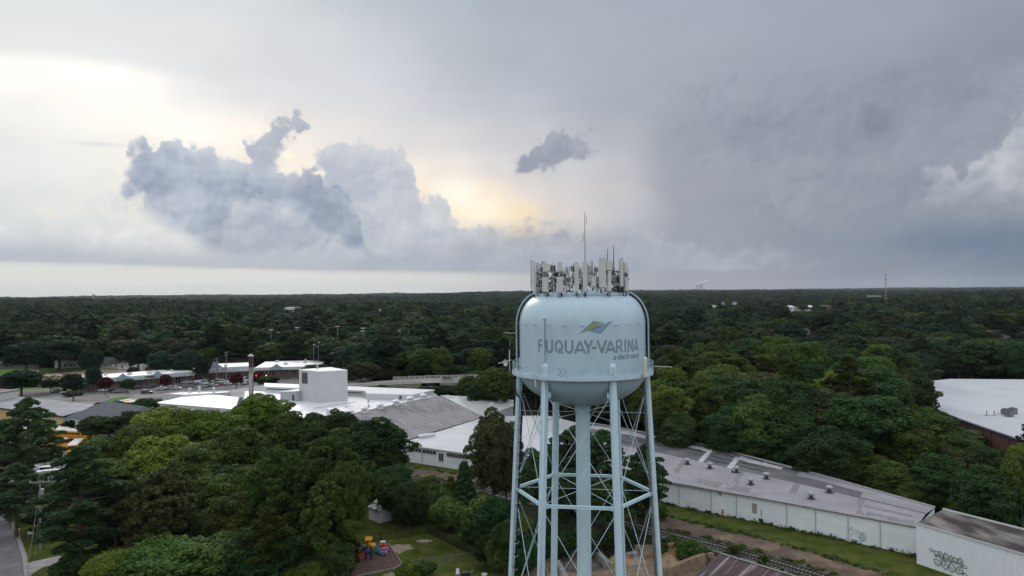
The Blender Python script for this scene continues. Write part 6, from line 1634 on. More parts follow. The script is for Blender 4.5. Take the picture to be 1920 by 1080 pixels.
b = MB(); b.add([(g.x - 1.2, g.y - 1.2, 3.2), (g.x + 1.2, g.y - 1.2, 3.2), (g.x + 1.2, g.y + 1.2, 3.2), (g.x - 1.2, g.y + 1.2, 3.2), (g.x, g.y, 4.3)], [(0, 1, 4), (1, 2, 4), (2, 3, 4), (3, 0, 4), (3, 2, 1, 0)]); b.build('roof', toy('blue'), t)
pbox(t, 'panel', (g.x + 0.2, g.y - 0.95, 2.0), (1.8, 0.06, 0.9), 0, toy('orange')); slide(t, g + Vector((1.0, -0.4, 0)), R(-20), 3.4, 1.6, toy('red'))
b = MB(); b.tube([(g.x + .9, g.y + .9, 3.4), (g.x + 4.2, g.y + .6, 1.0)], 0.09, 6); b.tube([(g.x + .9, g.y + .2, 3.3), (g.x + 4.0, g.y - .2, 0.9)], 0.07, 6); b.build('climbing_rails', m_wframe, t)
A_, B_ = G(545, 1046), G(592, 1034); t = thing('timber_deck', 'grey timber deck with a white slatted railing below the playset', 'deck', (A_.x, A_.y, 0)); d = (B_ - A_); l = d.length; d.normalize(); rz = math.atan2(d.y, d.x); n = Vector((-d.y, d.x, 0))
b = MB(); c = A_ + d * l / 2 + n * 1.3; b.box((c.x, c.y, 0.75), (l, 2.6, 0.14), rz)
for k in range(5):
    for s_ in (0.1, 2.5): pnt = A_ + d * (l * k / 4) + n * s_; b.box((pnt.x, pnt.y, 0.35), (0.14, 0.14, 0.7), rz)
b.build('deck_boards', m_wd, t)
for s_ in (0.05, 2.55):
    b = MB(); c = A_ + d * l / 2 + n * s_; b.box((c.x, c.y, 1.75), (l, 0.1, 0.09), rz); b.box((c.x, c.y, 0.95), (l, 0.07, 0.07), rz)
    k = 0
    while k < l: pnt = A_ + d * k + n * s_; b.box((pnt.x, pnt.y, 1.3), (0.05, 0.05, 0.95), rz); k += 0.2
    b.build('railing', m_wframe, t)
# flood light on a timber pole by the deck
m_pole = mat('pole_wood', (0.16, 0.145, 0.13), 0.9, (0.24, 0.225, 0.20), 2.0, 5, stretch=(3, 3, 0.3))
g = G(596, 1066); zt = 42 - (988 - 548.5) * g.y / F
t = thing('flood_light_pole', 'timber pole with a grey flood light standing by the playground deck', 'lamp post', (g.x, g.y, 0)); b = MB(); b.cyl((g.x, g.y, 0), (g.x, g.y, zt - .3), 0.17, 0.12, 8); b.build('pole', m_pole, t)
b = MB(); b.tube([(g.x, g.y, zt - .5), (g.x + 0.1, g.y - .2, zt - .1), (g.x + .25, g.y - .3, zt + .05)], 0.05, 6); b.box((g.x + .32, g.y - .45, zt + .05), (0.42, 0.75, 0.28), 0.3, Matrix.Rotation(-.4, 3, 'X') @ Matrix.Rotation(.4, 3, 'Z')); b.build('lamp_head', m_wframe, t)
g = G(858, 1080); t = thing('plastic_chair', 'white plastic garden chair at the bottom of the lawn, left of the dark cart', 'chair', (g.x, g.y, 0)); pbox(t, 'seat', (g.x, g.y, .42), (.5, .5, .05), .3, toy('white')); pbox(t, 'backrest', (g.x, g.y + .24, .75), (.5, .05, .6), .3, toy('white'))
for x in (-.2, .2):
    for y in (-.2, .2): pbox(t, 'leg', (g.x + x, g.y + y, .2), (.05, .05, .4), 0, toy('white'))
g = G(873, 1083); t = thing('garden_cart', 'dark garden cart cut off by the bottom edge of the lawn', 'cart', (g.x, g.y, 0)); pbox(t, 'tub', (g.x, g.y, .55), (1.2, .7, .5), .4, toy('black')); b = MB(); b.tube([(g.x + .5, g.y, .6), (g.x + 1.1, g.y + .1, 1.0)], .04, 5); b.build('handle', m_galv, t)
for s_ in (-.4, .4): b = MB(); b.cyl((g.x - .3, g.y + s_ * .9, .22), (g.x - .3, g.y + s_, .22), .22, n=12); b.build('wheel', toy('black'), t)
g = G(908, 1083); t = thing('storage_tub', 'white storage tub lying on the grass right of the dark cart', 'tub', (g.x, g.y, 0)); b = MB(); b.lathe([(.3, 0), (.42, .5), (.46, .52), (.36, .1), (.01, .1)], (g.x, g.y, 0.02), 14); b.build('tub', toy('white'), t)
# red hydrants / bollards by the warehouse
for px, py, lab, h_ in ((1355, 971, 'thin rusty red marker post in the grass before the warehouse', 1.3), (1367, 963, 'short rusty red standpipe close to the warehouse wall', 0.9), (202, 746, 'small red fire hydrant at the grassy road corner', 0.8)):
    g = G(px, py); o_ = MB(); o_.cyl((g.x, g.y, 0), (g.x, g.y, h_), 0.11 if h_ > 1 else 0.2, n=8); o_.lathe([(0.2, 0), (0.24, 0.08), (0.05, 0.2)], (g.x, g.y, h_), 8); o_.box((g.x, g.y, h_ * .7), (0.4, 0.14, 0.14)); o_ = o_.build('standpipe', mat('rusty_red_paint', (0.20, 0.045, 0.03), 0.7)); tag(o_, lab, 'standpipe')

# ------------------------------------------------------------------ poles and wires
m_wire = mat('wire', (0.05, 0.05, 0.05), 0.6); m_wirel = mat('wire_light', (0.20, 0.20, 0.20), 0.5)
def upole(label, g, h, rz=0.0, arm=2.4, r=0.16, tank=False, arms=1, name='utility_pole', lean=0.0):
    t = thing(name, label, 'utility pole', (g.x, g.y, g.z)); b = MB(); b.cyl((g.x, g.y, g.z), (g.x + lean, g.y, g.z + h), r, r * 0.7, 8); b.build('pole', m_pole, t)
    ends = []
    for a in range(arms):
        z = g.z + h - 0.3 - a * 1.2; b = MB(); b.box((g.x + lean, g.y - .14, z), (arm, 0.14, 0.16), rz); b.build('crossarm', m_pole, t)
        for s_ in (-.48, .48, .2):
            pnt = Vector((g.x + lean + math.cos(rz) * arm * s_, g.y - .14 + math.sin(rz) * arm * s_, z + .08)); b = MB(); b.lathe([(.05, 0), (.1, .08), (.06, .16), (.08, .24), (.01, .28)], pnt, 8); b.build('insulator', m_wframe, t); ends.append(pnt + Vector((0, 0, .28)))
    if tank: b = MB(); b.lathe([(.01, 0), (.28, 0.02), (.28, .85), (.22, .95), (.01, .98)], (g.x + .42, g.y - .1, g.z + h - 2.3), 14); b.build('transformer', m_galv, t)
    return t, ends
def wire(label, pts, sag=0.8, r=0.02, grp='overhead power lines', m_=None):
    out = []
    for a_, c_ in zip(pts, pts[1:]):
        a_, c_ = Vector(a_), Vector(c_)
        for i in range(12): f = i / 12; out.append(a_ + (c_ - a_) * f - Vector((0, 0, sag * 4 * f * (1 - f))))
    out.append(Vector(pts[-1])); b = MB(); b.tube(out, r, 4); o = b.build('power_line', m_ or m_wire); tag(o, label, 'power line', grp); return o
g = G(76, 1031); hp = 42 - (901 - 554) * g.y / F
t, e = upole('near timber utility pole with a crossarm and transformer above the grass verge', g, hp, R(12), 2.9, 0.17, True)
Lf = DP(-40, 897, g.y - 12)
wire('upper power line leaving the near utility pole to the left edge', [e[0], Lf], .5, .02); wire('second power line from the near pole crossarm to the left edge', [e[1], DP(-40, 903, g.y - 10)], .5, .02)
wire('communication cable from the middle of the near pole to the left', [(g.x, g.y, 9.0), DP(-60, 922, g.y - 8)], .4, .03); wire('low cable from the near pole towards the left edge', [(g.x, g.y, 6.2), DP(-60, 955, g.y - 12)], .5, .03)
for i, (px, py) in enumerate([(37, 1003), (55, 1050), (52, 1046), (66, 1052)]):
    q = G(px, py); wire(['guy wire from the near pole down to the kerb end post', 'thick pale guy wire from the near pole to the sidewalk', 'thinner guy wire beside the thick pale one', 'right hand guy wire close to the near pole foot'][i], [(g.x - (1.2 if i == 0 else .1), g.y, hp - .4 - i * .9), q], 0.05, .018 if i != 1 else .035, 'guy wires of the near utility pole', m_wirel)
q = G(35, 1003); b = MB(); b.cyl((q.x, q.y, 0), (q.x, q.y, .9), .1, n=8); b.box((q.x, q.y, .95), (.5, .35, .25), .3); o_ = b.build('mailbox', m_wframe); tag(o_, 'small white mailbox on a short post at the kerb', 'mailbox')
q = G(56, 1010); t2 = thing('yard_sign', 'white rectangular yard sign on a post left of the near utility pole', 'sign', (q.x, q.y, 0)); b = MB(); b.box((q.x + .1, q.y, 1.15), (.85, .07, .7), .2); b.build('sign_panel', m_wframe, t2); b = MB(); b.cyl((q.x - .25, q.y + .06, 0), (q.x - .25, q.y + .06, 1.5), .04, n=6); b.build('post', m_galv, t2)
# line behind the factory
PL = []
for i, (px, ytop, Y, lab) in enumerate([(406, 672, 352, 'utility pole just left of the taller one behind the shops'), (424, 660, 337, 'tall utility pole standing in front of the shop block'), (643, 668, 338, 'utility pole above the trees right of the box tower'), (735, 671, 336, 'utility pole beyond the road bridge approach'), (925, 671, 330, 'utility pole beyond the bridge near the water tower balcony')]):
    pt_ = DP(px, ytop, Y); t, e = upole(lab, Vector((pt_.x, pt_.y, 0)), pt_.z, R(80 if i < 2 else 5), 2.2, .17, i == 0, 2 if i == 1 else 1); PL.append(e)
pr_ = DP(1300, 660, 330); pl_ = DP(250, 690, 420); pll = DP(-40, 700, 470)
for k, (dz, lab) in enumerate([(0, 'top'), (-.8, 'second'), (-2.6, 'third'), (-3.6, 'lowest')]):
    o3 = Vector((0, 0, dz))
    wire(lab + ' wire of the line running over the road behind the white factory', [PL[1][0] + o3, PL[2][0] + o3, PL[3][0] + o3, PL[4][0] + o3, pr_ + o3], 1.0, .035)
for k, (dz, lab) in enumerate([(0, 'top'), (-1.1, 'middle'), (-2.8, 'lowest')]):
    o3 = Vector((0, 0, dz)); wire(lab + ' wire running from the tall shop pole away to the left fields', [PL[1][0] + o3, PL[0][0] + o3 * .6, pl_ + o3, pll + o3], 1.2, .035)
pt_ = DP(1798, 688, 300); t, e = upole('utility pole with a transformer behind the large white roof at right', Vector((pt_.x, pt_.y, 0)), pt_.z, 0.0, 1.2, .17, True)
for dz, lab in ((0, 'upper'), (-1.6, 'lower')):
    wire(lab + ' wire passing the pole behind the large white roof', [DP(1560, 682 - dz * 3, 300), e[0] + Vector((0, 0, dz)), DP(1990, 699 - dz * 3, 305)], .6, .035)
wire('distant wire crossing the woods right of the water tower', [DP(1215, 651, 300), DP(1420, 664, 300), DP(1560, 682, 300)], .8, .03)
# light poles
def lpole(label, px, ytop, Y, heads=1, wd=1.2, base=0.0, r=.12):
    pt_ = DP(px, ytop, Y); t = thing('light_pole', label, 'light pole', (pt_.x, pt_.y, base)); b = MB(); b.cyl((pt_.x, pt_.y, base), (pt_.x, pt_.y, pt_.z), r, r * .7, 7); b.build('pole', m_galv, t)
    b = MB()
    if heads > 2: b.box((pt_.x, pt_.y, pt_.z - .3), (wd * 2, .15, .15)); b.box((pt_.x, pt_.y, pt_.z - 1.6), (wd * 1.6, .15, .15)) if heads > 4 else None
    b.build('crossbar', m_galv, t) if heads > 2 else None
    for i in range(heads):
        x = 0 if heads == 1 else (i % 4 - 1.5) * wd * .55; z = pt_.z - (1.6 if i > 3 else .0); b = MB(); b.box((pt_.x + x + (.3 if heads == 1 else 0), pt_.y - .1, z), (.75 if heads == 1 else .5, .35, .35)); b.build('lamp_head', m_wframe, t)
for a in [('ball field light mast, leftmost over the far woods', 508, 618, 430, 4), ('short light mast just right of the leftmost one over the woods', 523, 623, 440, 3), ('dark ball field light mast above the dark tree crown', 557, 614, 430, 4), ('ball field light mast with a wide head above the woods', 633, 612, 430, 4), ('double row ball field light mast, the biggest above the woods', 680.5, 615, 410, 8), ('lone light mast right of the biggest ball field mast', 750, 620, 430, 2),
          ('street light at the wood edge behind the box tower, left one', 588, 646, 345, 1, 1.2, 0.0, .07), ('street light at the wood edge behind the box tower, right one', 597, 642, 340, 1, 1.2, 0.0, .07), ('round topped street light behind the factory roof', 572, 674, 330, 1), ('white street light pole at the road corner on the left', 116.5, 713, 305, 1), ('dark street light pole in the left car park', 74, 702, 330, 1), ('parking lot light behind the parked cars left of the red tree', 436, 690, 345, 2), ('thin parking lot light before the strip of shops', 240, 700, 322, 1), ('thin light pole among the parked cars in the middle', 351, 703, 338, 1)]:
    lpole(*a)
# traffic signals
def signal(label, px, py, Y, col, e_):
    pt_ = DP(px, py, Y); t = thing('traffic_signal', label, 'traffic light', (pt_.x, pt_.y, pt_.z)); b = MB(); b.box((pt_.x, pt_.y + .2, pt_.z - .3), (.5, .3, 1.5)); b.build('housing', m_darkt, t)
    b = MB(); b.lathe([(.01, 0), (.24, 0), (.24, .03)], (0, 0, 0), 14); c_ = MB(); c_.add([(pt_.x + v[0], pt_.y + .03 - v[2], pt_.z + v[1]) for v in b.v], b.f); c_.build('lamp', mat('signal_' + col, e_, 0.4, emis=(e_, 2.5)), t)
    b = MB(); b.cyl((pt_.x, pt_.y + .2, pt_.z + .4), (pt_.x, pt_.y + .2, pt_.z + 1.6), .04, n=5); b.build('hanger', m_darkt, t)
signal('red traffic light glowing before the strip of shops', 207.5, 721, 312, 'red', (1.0, .03, .03)); signal('red traffic light right of the chimney', 480.5, 704, 320, 'red', (1.0, .03, .03)); signal('small amber light right of the chimney near the shops', 499, 704, 322, 'amber', (1.0, .5, .08))
b = MB()
for (xa, ya, Ya), (xb, yb, Yb) in ((( 116, 712, 305), (300, 713, 318)), ((424, 695, 330), (560, 696, 330))):
    o_ = wire('span wire carrying the traffic signals near x', [DP(xa, ya, Ya), DP(xb, yb, Yb)], .5, .03, 'span wires of the traffic signals'); o_['label'] = 'span wire carrying the traffic light before the strip of shops' if xa < 200 else 'span wire carrying the traffic lights right of the chimney'
# small street name sign, orange road sign
q = G(129, 744); t = thing('road_sign', 'small orange diamond road sign by the hedge in the left car park', 'sign', (q.x, q.y, 0)); b = MB(); b.cyl((q.x, q.y, 0), (q.x, q.y, 2.6), .06, n=6); b.build('post', m_galv, t); b = MB(); b.box((q.x, q.y - .1, 3.0), (.9, .05, .9), 0, Matrix.Rotation(PI / 4, 3, 'Y')); b.build('sign_panel', mat('sign_orange', (.6, .22, .02), .5), t)
# lattice mast, far towers
def lattice(label, px, ytop, Y, w0):
    pt_ = DP(px, ytop, Y); g_ = hill(pt_.x, pt_.y); t = thing('lattice_mast', label, 'mast', (pt_.x, pt_.y, g_)); h = pt_.z; b = MB(); S = 14
    for i in range(3):
        a = 2 * PI * i / 3; b.cyl((pt_.x + w0 * math.cos(a), pt_.y + w0 * math.sin(a), g_), (pt_.x + w0 * .35 * math.cos(a), pt_.y + w0 * .35 * math.sin(a), h), .16, n=5)
        for k in range(S):
            z0, z1 = g_ + (h - g_) * k / S, g_ + (h - g_) * (k + 1) / S; r0, r1 = w0 * (1 - .65 * k / S), w0 * (1 - .65 * (k + 1) / S); a2 = a + 2 * PI / 3
            b.cyl((pt_.x + r0 * math.cos(a), pt_.y + r0 * math.sin(a), z0), (pt_.x + r1 * math.cos(a2), pt_.y + r1 * math.sin(a2), z1), .14, n=4); b.cyl((pt_.x + r0 * math.cos(a), pt_.y + r0 * math.sin(a), z0), (pt_.x + r0 * math.cos(a2), pt_.y + r0 * math.sin(a2), z0), .14, n=4)
    b.build('lattice', mat('mast_grey', (.30, .30, .31), .7), t)
    for z in (h - 1.5, h - 11, h - 20):
        b = MB()
        for i in range(9): a = 2 * PI * i / 9; b.box((pt_.x + w0 * .9 * math.cos(a), pt_.y + w0 * .9 * math.sin(a), z), (.5, .5, 2.2), a)
        b.build('antenna_ring', mat('mast_grey', (.30, .30, .31), .7), t)
lattice('tall lattice mast on the horizon at right', 1660.5, 513, 1500, 2.4)
pt_ = DP(1311.5, 534.5, 9000)
t = thing('cooling_tower', 'tiny pale cooling tower far away on the horizon right of the water tower', 'cooling tower', (pt_.x, pt_.y, 0)); b = MB(); b.lathe([(58, 0), (48, 30), (42, 60), (41, 75), (43, pt_.z)], (pt_.x, pt_.y, 0), 32); b.build('shell', mat('tower_concrete', (.42, .42, .42), .8), t)
m_steam = bpy.data.materials.new('steam'); nt = _nt(m_steam); N = nt.nodes; L = nt.links; tb = N.new('ShaderNodeBsdfTransparent'); df = N.new('ShaderNodeBsdfDiffuse'); df.inputs[0].default_value = (.8, .8, .82, 1); lw = N.new('ShaderNodeLayerWeight'); ms = N.new('ShaderNodeMixShader'); L.new(lw.outputs['Facing'], ms.inputs[0]); L.new(df.outputs[0], ms.inputs[1]); L.new(tb.outputs[0], ms.inputs[2]); L.new(ms.outputs[0], N['Material Output'].inputs[0])
b = MB(); r9 = random.Random(4)
for i in range(16):
    f = i / 15; c = (pt_.x + 95 * f + r9.uniform(-8, 8), pt_.y + r9.uniform(-20, 20), pt_.z - 2 + 52 * f ** .8); rr_ = 10 + 9 * f + r9.uniform(-3, 3)
    b.lathe([(rr_ * math.sin(PI * k / 8) + .01, -rr_ * .6 * math.cos(PI * k / 8)) for k in range(9)], c, 12)
o_ = b.build('steam_plume', m_steam, smooth=True); tag(o_, 'thin white steam plume drifting right from the distant cooling tower', 'steam', kind='stuff')
pt_ = DP(175.5, 551.0, 3600); t = thing('distant_water_tower', 'tiny grey water tower silhouette on the horizon at far left', 'water tower', (pt_.x, pt_.y, 0)); b = MB(); b.lathe([(.1, 0), (6, .5), (7, 3), (6, 6.5), (.1, 8)], (pt_.x, pt_.y, pt_.z - 8), 16); b.build('tank', m_galv, t); b = MB(); b.cyl((pt_.x, pt_.y, 0), (pt_.x, pt_.y, pt_.z - 7), 2.2, n=10); b.build('shaft', m_galv, t)

# ------------------------------------------------------------------ vehicles
m_tyre = mat('tyre', (.02, .02, .02), .8); m_rim = mat('rim', (.3, .3, .31), .4, metal=.6); m_vglass = mat('car_glass', (.02, .025, .03), .08, spec=.6); m_hl = mat('headlight', (.6, .6, .6), .2); m_tl = mat('taillight', (.35, .02, .02), .3)
def paint(n, c): return mat('car_paint_' + n, c, .25, spec=.6)
PAINT = {'white': paint('white', (.55, .56, .57)), 'silver': paint('silver', (.30, .31, .33)), 'dark': paint('dark', (.03, .033, .04)), 'blue': paint('blue', (.04, .07, .14)), 'red': paint('red', (.20, .02, .025)), 'darkred': paint('darkred', (.09, .015, .02)), 'grey': paint('grey', (.12, .125, .13)), 'beige': paint('beige', (.30, .26, .20))}
KIN = {
 'sedan': (4.7, 1.8, [(-2.3, .35), (2.35, .35), (2.35, .65), (2.2, .78), (1.2, .92), (-1.5, .95), (-2.25, .9), (-2.35, .6)], [(1.15, .9), (.35, 1.38), (-.75, 1.42), (-1.65, .95)]),
 'suv': (4.8, 1.9, [(-2.35, .4), (2.4, .4), (2.4, .8), (2.25, 1.0), (1.15, 1.1), (-2.3, 1.12), (-2.4, .8)], [(1.1, 1.08), (.5, 1.66), (-1.9, 1.68), (-2.3, 1.1)]),
 'pickup': (5.6, 1.95, [(-2.75, .5), (2.8, .5), (2.8, .95), (2.65, 1.08), (1.5, 1.15), (-2.75, 1.12)], [(1.4, 1.12), (.8, 1.78), (-.45, 1.8), (-.6, 1.12)]),
 'van': (5.4, 2.0, [(-2.65, .4), (2.7, .4), (2.7, .95), (2.3, 1.2), (1.8, 1.3), (-2.65, 1.3)], [(1.75, 1.28), (1.2, 2.15), (-2.5, 2.2), (-2.65, 1.3)]),
}
def make_vehicle(kind):
    L_, W_, body, cab = KIN[kind]; t = thing('parked_' + ('car' if kind in ('sedan', 'suv') else kind), 'x', 'x', (0, 0, 0))
    w2 = W_ / 2
    def ext(prof_, ya, yb, name, m_, inset=0.0):
        b = MB(); n = len(prof_); zs = [z for _, z in prof_]; zm = max(zs); z0 = min(zs)
        def y_(z): return w2 - (inset * (z - z0) / (zm - z0) if zm > z0 else 0) - 0.0
        vs = [(x, -y_(z) + ya, z) for x, z in prof_] + [(x, y_(z) - yb, z) for x, z in prof_]
        b.add(vs, [tuple(range(n)), tuple(range(2 * n - 1, n - 1, -1))] + [(i, n + i, n + (i + 1) % n, (i + 1) % n) for i in range(n)])
        o_ = b.build(name, m_, t); md = o_.modifiers.new('b', 'BEVEL'); md.width = .06; md.segments = 2; return o_
    ext(body, 0, 0, 'body', PAINT['white'], 0.0)
    ext(cab, .06, .06, 'window_glass', m_vglass, .16)
    xs = [x for x, _ in cab]; zt_ = max(z for _, z in cab); b = MB(); x1, x0 = cab[1][0], cab[2][0]; b.box(((x0 + x1) / 2, 0, zt_ + .015), (x1 - x0 + .05, W_ - .42, .06))
    if kind == 'van': b.box(((x0 - .5) / 2 - .7, 0, 1.75), (2.9, W_ - .16, .82))
    for px_, pz in ((cab[1], cab[0]), (cab[2], cab[3])):
        for s_ in (-1, 1): b.cyl((px_[0], s_ * (w2 - .24), px_[1]), (pz[0], s_ * (w2 - .07), pz[1]), .045, n=5)
    if kind in ('sedan', 'suv'):
        for s_ in (-1, 1): b.cyl((-.35, s_ * (w2 - .23), zt_), (-.4, s_ * (w2 - .06), cab[0][1]), .05, n=5)
    b.build('roof', PAINT['white'], t)
    if kind == 'pickup': b = MB(); b.box((-1.7, 0, 1.125), (1.9, W_ - .4, .03)); b.build('bed', m_tyre, t)
    for x in (L_ * .31, -L_ * .31):
        for s_ in (-1, 1):
            b = MB(); b.cyl((x, s_ * (w2 - .22), .34), (x, s_ * (w2 + .01), .34), .34, n=14); wh_ = b.build('wheel', m_tyre, t); b = MB(); b.cyl((x, s_ * (w2 + .0), .34), (x, s_ * (w2 + .025), .34), .2, n=10); rm = b.build('rim', m_rim, None); rm.parent = wh_
    for s_ in (-1, 1): b = MB(); b.box((L_ / 2 - .02, s_ * (w2 - .3), .72), (.1, .36, .16)); b.build('headlight', m_hl, t); b = MB(); b.box((-L_ / 2 + .02, s_ * (w2 - .25), .8), (.1, .3, .2)); b.build('taillight', m_tl, t)
    return t
PRO = {k: make_vehicle(k) for k in KIN}
USED = set()
def vehicle(kind, px, py, rz, col, label, z=0.0, grp='cars parked in the shop car park', cat=None):
    g = G(px, py, z); g.z = z + 0.06 if z == 0 else z + .1
    label = label[0].lower() + label[1:]
    cat = cat or {'sedan': 'car', 'suv': 'car', 'pickup': 'pickup truck', 'van': 'van'}[kind]
    if kind not in USED:
        USED.add(kind); t = PRO[kind]; t.location = g; t.rotation_euler.z = rz
        for ch in t.children:
            if ch.name.split('.')[0] in ('body', 'roof'): ch.material_slots[0].link = 'OBJECT'; ch.material_slots[0].material = PAINT[col]
        tag(t, label, cat, grp)
        return t
    return copy_tree(PRO[kind], g, rz, label, grp, None, {'body': PAINT[col], 'roof': PAINT[col]}, cat)
A = R(65); B2 = R(-25)
V_ = [('suv', 276, 738.5, R(5), 'dark', 'dark suv driving on the road before the strip of shops'), ('suv', 214, 736, R(15), 'dark', 'dark suv behind the red traffic light, left of a silver one'), ('sedan', 223.5, 736, R(12), 'silver', 'silver car between two dark cars behind the traffic light'), ('sedan', 232, 735.5, R(10), 'grey', 'grey sedan right of the silver one before the shops'),
 ('sedan', 196, 734.5, R(15), 'white', 'white sedan under the dark red tree at the shops'), ('sedan', 106, 735, R(60), 'white', 'white car at the left end of the car park by the shops'), ('sedan', 115, 736.5, R(60), 'blue', 'dark blue car between two white ones in the left lot'), ('sedan', 126, 738, R(30), 'white', 'white car behind the hedge in the left lot'),
 ('sedan', 247, 730, A, 'red', 'bright red car parked nose in at the shops'), ('suv', 258, 729.5, A, 'darkred', 'dark red suv parked next to the bright red car'), ('sedan', 271, 728, R(15), 'blue', 'dark blue sedan parked right of the dark red suv'), ('suv', 290, 726.5, R(10), 'dark', 'black suv parked alone before the second small gable'),
 ('pickup', 318, 721, A, 'white', 'white pickup parked nose in left of the corner column'), ('sedan', 320, 730, R(8), 'silver', 'long silver car side on in the middle lot'), ('sedan', 330, 730, R(8), 'white', 'white car side on right of the long silver car'), ('sedan', 338, 726, R(20), 'grey', 'dark grey car behind the white side on one'),
 ('suv', 344, 718, A, 'white', 'white suv parked by the corner of the shop block'), ('suv', 351, 719.5, A, 'white', 'second white suv next to the corner suv'), ('sedan', 353, 726.5, R(20), 'grey', 'grey car in the near row under the thin light pole'), ('sedan', 362, 724.5, R(10), 'dark', 'black car in the middle of the near row'), ('suv', 370, 724, R(15), 'dark', 'black suv right of the black car'),
 ('van', 380, 722, R(20), 'white', 'white van before the large blue gable'), ('sedan', 377, 727, R(10), 'silver', 'silver car in front of the white van'), ('sedan', 388, 726, R(15), 'blue', 'blue car right of the silver one in front row'), ('sedan', 399, 725, R(25), 'silver', 'light silver hatchback in the front row middle'), ('sedan', 405, 721, A, 'grey', 'grey car in the second row behind the hatchback'), ('pickup', 406, 717, A, 'white', 'white pickup in the back row under the large gable'),
 ('suv', 412, 718, A, 'silver', 'silver suv in the back row next to the white pickup'), ('sedan', 397, 716.5, A, 'darkred', 'dark red car in the back row left of the white pickup'), ('sedan', 415, 723, R(10), 'red', 'small red car in the front row'), ('suv', 419, 718, A, 'white', 'white suv in the back row right of the silver suv'), ('sedan', 428, 722, R(20), 'white', 'white sedan right of the tall pole'), ('sedan', 433, 721, R(20), 'blue', 'blue car right of the white sedan by the tall pole'),
 ('sedan', 430, 715, A, 'dark', 'black car in the back row behind the tall pole'), ('pickup', 452, 722, R(15), 'silver', 'silver pickup left of the chimney'), ('sedan', 461, 721, R(15), 'dark', 'dark car close to the chimney'), ('van', 459, 716, A, 'white', 'white box van behind the silver pickup near the chimney'), ('sedan', 385, 716, A, 'white', 'white car in the back row left of the gable door'), ('sedan', 476, 716, A, 'silver', 'silver car just right of the chimney'), ('sedan', 303, 731, R(8), 'white', 'low white car left of the long silver one')]
for a in V_: vehicle(*a)
vehicle('sedan', 682, 716, R(170), 'dark', 'dark sedan driving on the approach left of the bridge', z=5.2, grp='cars driving over the bridge'); vehicle('suv', 840, 715, R(2), 'grey', 'grey suv crossing the middle of the bridge', z=6.05, grp='cars driving over the bridge')
for i, (px, py, k, lab) in enumerate([(30, 845, 'van', 'white van at the far left of the yard seen through the big pine'), (44, 838, 'sedan', 'white car behind the far left van in the yard'), (64, 846, 'van', 'white van in the middle of the yard behind the big pine'), (88, 858, 'van', 'white van right of the pine trunk'), (62, 893, 'van', 'white van near the bottom of the yard, left one'), (84, 893, 'van', 'white van near the bottom of the yard, middle one'), (104, 899, 'van', 'white van near the bottom of the yard behind the pole top'), (18, 870, 'pickup', 'white pickup at the left edge of the yard')]):
    vehicle(k, px, py, R(-20 + 7 * i), 'white', lab, grp='white vans in the yard behind the big pine')
# school buses
def make_bus():
    t = thing('school_bus', 'x', 'school bus', (0, 0, 0)); my = mat('bus_yellow', (.62, .27, .02), .4)
    b = MB(); b.box((-.6, 0, 1.75), (9.6, 2.4, 2.3)); o_ = b.build('body', my, t); md = o_.modifiers.new('b', 'BEVEL'); md.width = .22; md.segments = 3
    b = MB(); b.box((4.9, 0, 1.15), (1.7, 2.1, 1.1)); o_ = b.build('hood', my, t); md = o_.modifiers.new('b', 'BEVEL'); md.width = .15; md.segments = 2
    b = MB(); b.box((-.6, 0, 2.92), (9.3, 2.1, .1)); b.build('roof', m_wframe, t)
    for s_ in (-1, 1):
        for i in range(9): b = MB(); b.box((-4.8 + i * .98, s_ * 1.2, 2.2), (.78, .05, .6)); b.build('window', m_vglass, t)
        b = MB(); b.box((-.6, s_ * 1.21, 1.55), (9.4, .04, .08)); b.box((-.6, s_ * 1.21, 1.05), (9.4, .04, .08)); b.build('rub_rail', m_tyre, t)
    b = MB(); b.box((4.19, 0, 2.25), (.06, 2.0, .85)); b.build('windscreen', m_vglass, t); b = MB(); b.box((-5.39, 0, 2.2), (.06, 1.8, .8)); b.build('rear_window', m_vglass, t)
    for x in (4.7, -3.4):
        for s_ in (-1, 1): b = MB(); b.cyl((x, s_ * .95, .5), (x, s_ * 1.2, .5), .5, n=14); b.build('wheel', m_tyre, t)
    for s_ in (-.8, .8): b = MB(); b.box((5.76, s_, 1.0), (.06, .3, .25)); b.build('headlight', m_hl, t)
    return t
bus = make_bus(); first = True
for (px, py, rz, lab) in [(75, 822, R(-14), 'school bus at the left of the back row, mostly behind the big pine'), (88, 817, R(-14), 'school bus second from the left in the back row'), (104, 820, R(-14), 'school bus in the middle of the back row'), (120, 823, R(-14), 'school bus fourth in the back row beside the round bush'), (138, 826, R(-16), 'school bus at the right end of the back row'), (72, 838, R(-14), 'school bus in the near row left of the tree'), (100, 842, R(-14), 'school bus in the near row behind the pine branches'), (141, 850, R(-70), 'school bus standing end on at the right of the yard'), (229, 766, R(62), 'far school bus left of the gap, behind the dark hipped roof'), (249, 766, R(64), 'far school bus in the middle behind the dark hipped roof'), (265, 765, R(66), 'far school bus at the right by the white workshop')]:
    g = G(px, py); g.z = .05
    if first: first = False; bus.location = g; bus.rotation_euler.z = rz; tag(bus, 'yellow ' + lab, 'school bus', 'yellow school buses in the yards')
    else: copy_tree(bus, g, rz, 'yellow ' + lab, 'yellow school buses in the yards')
sheet('yard', [(-80, 800), (0, 800), (60, 795), (165, 800), (180, 850), (150, 905), (-120, 905)], m_asph, z=0.024)
sheet('bus_lot', [(215, 752), (290, 748), (300, 765), (215, 768)], m_asph, z=0.034)
sheet('corner_grass', [(185, 757), (212, 746.5), (245, 743.5), (300, 742.5), (292, 748), (230, 750), (200, 758)], m_grassb, z=0.14)
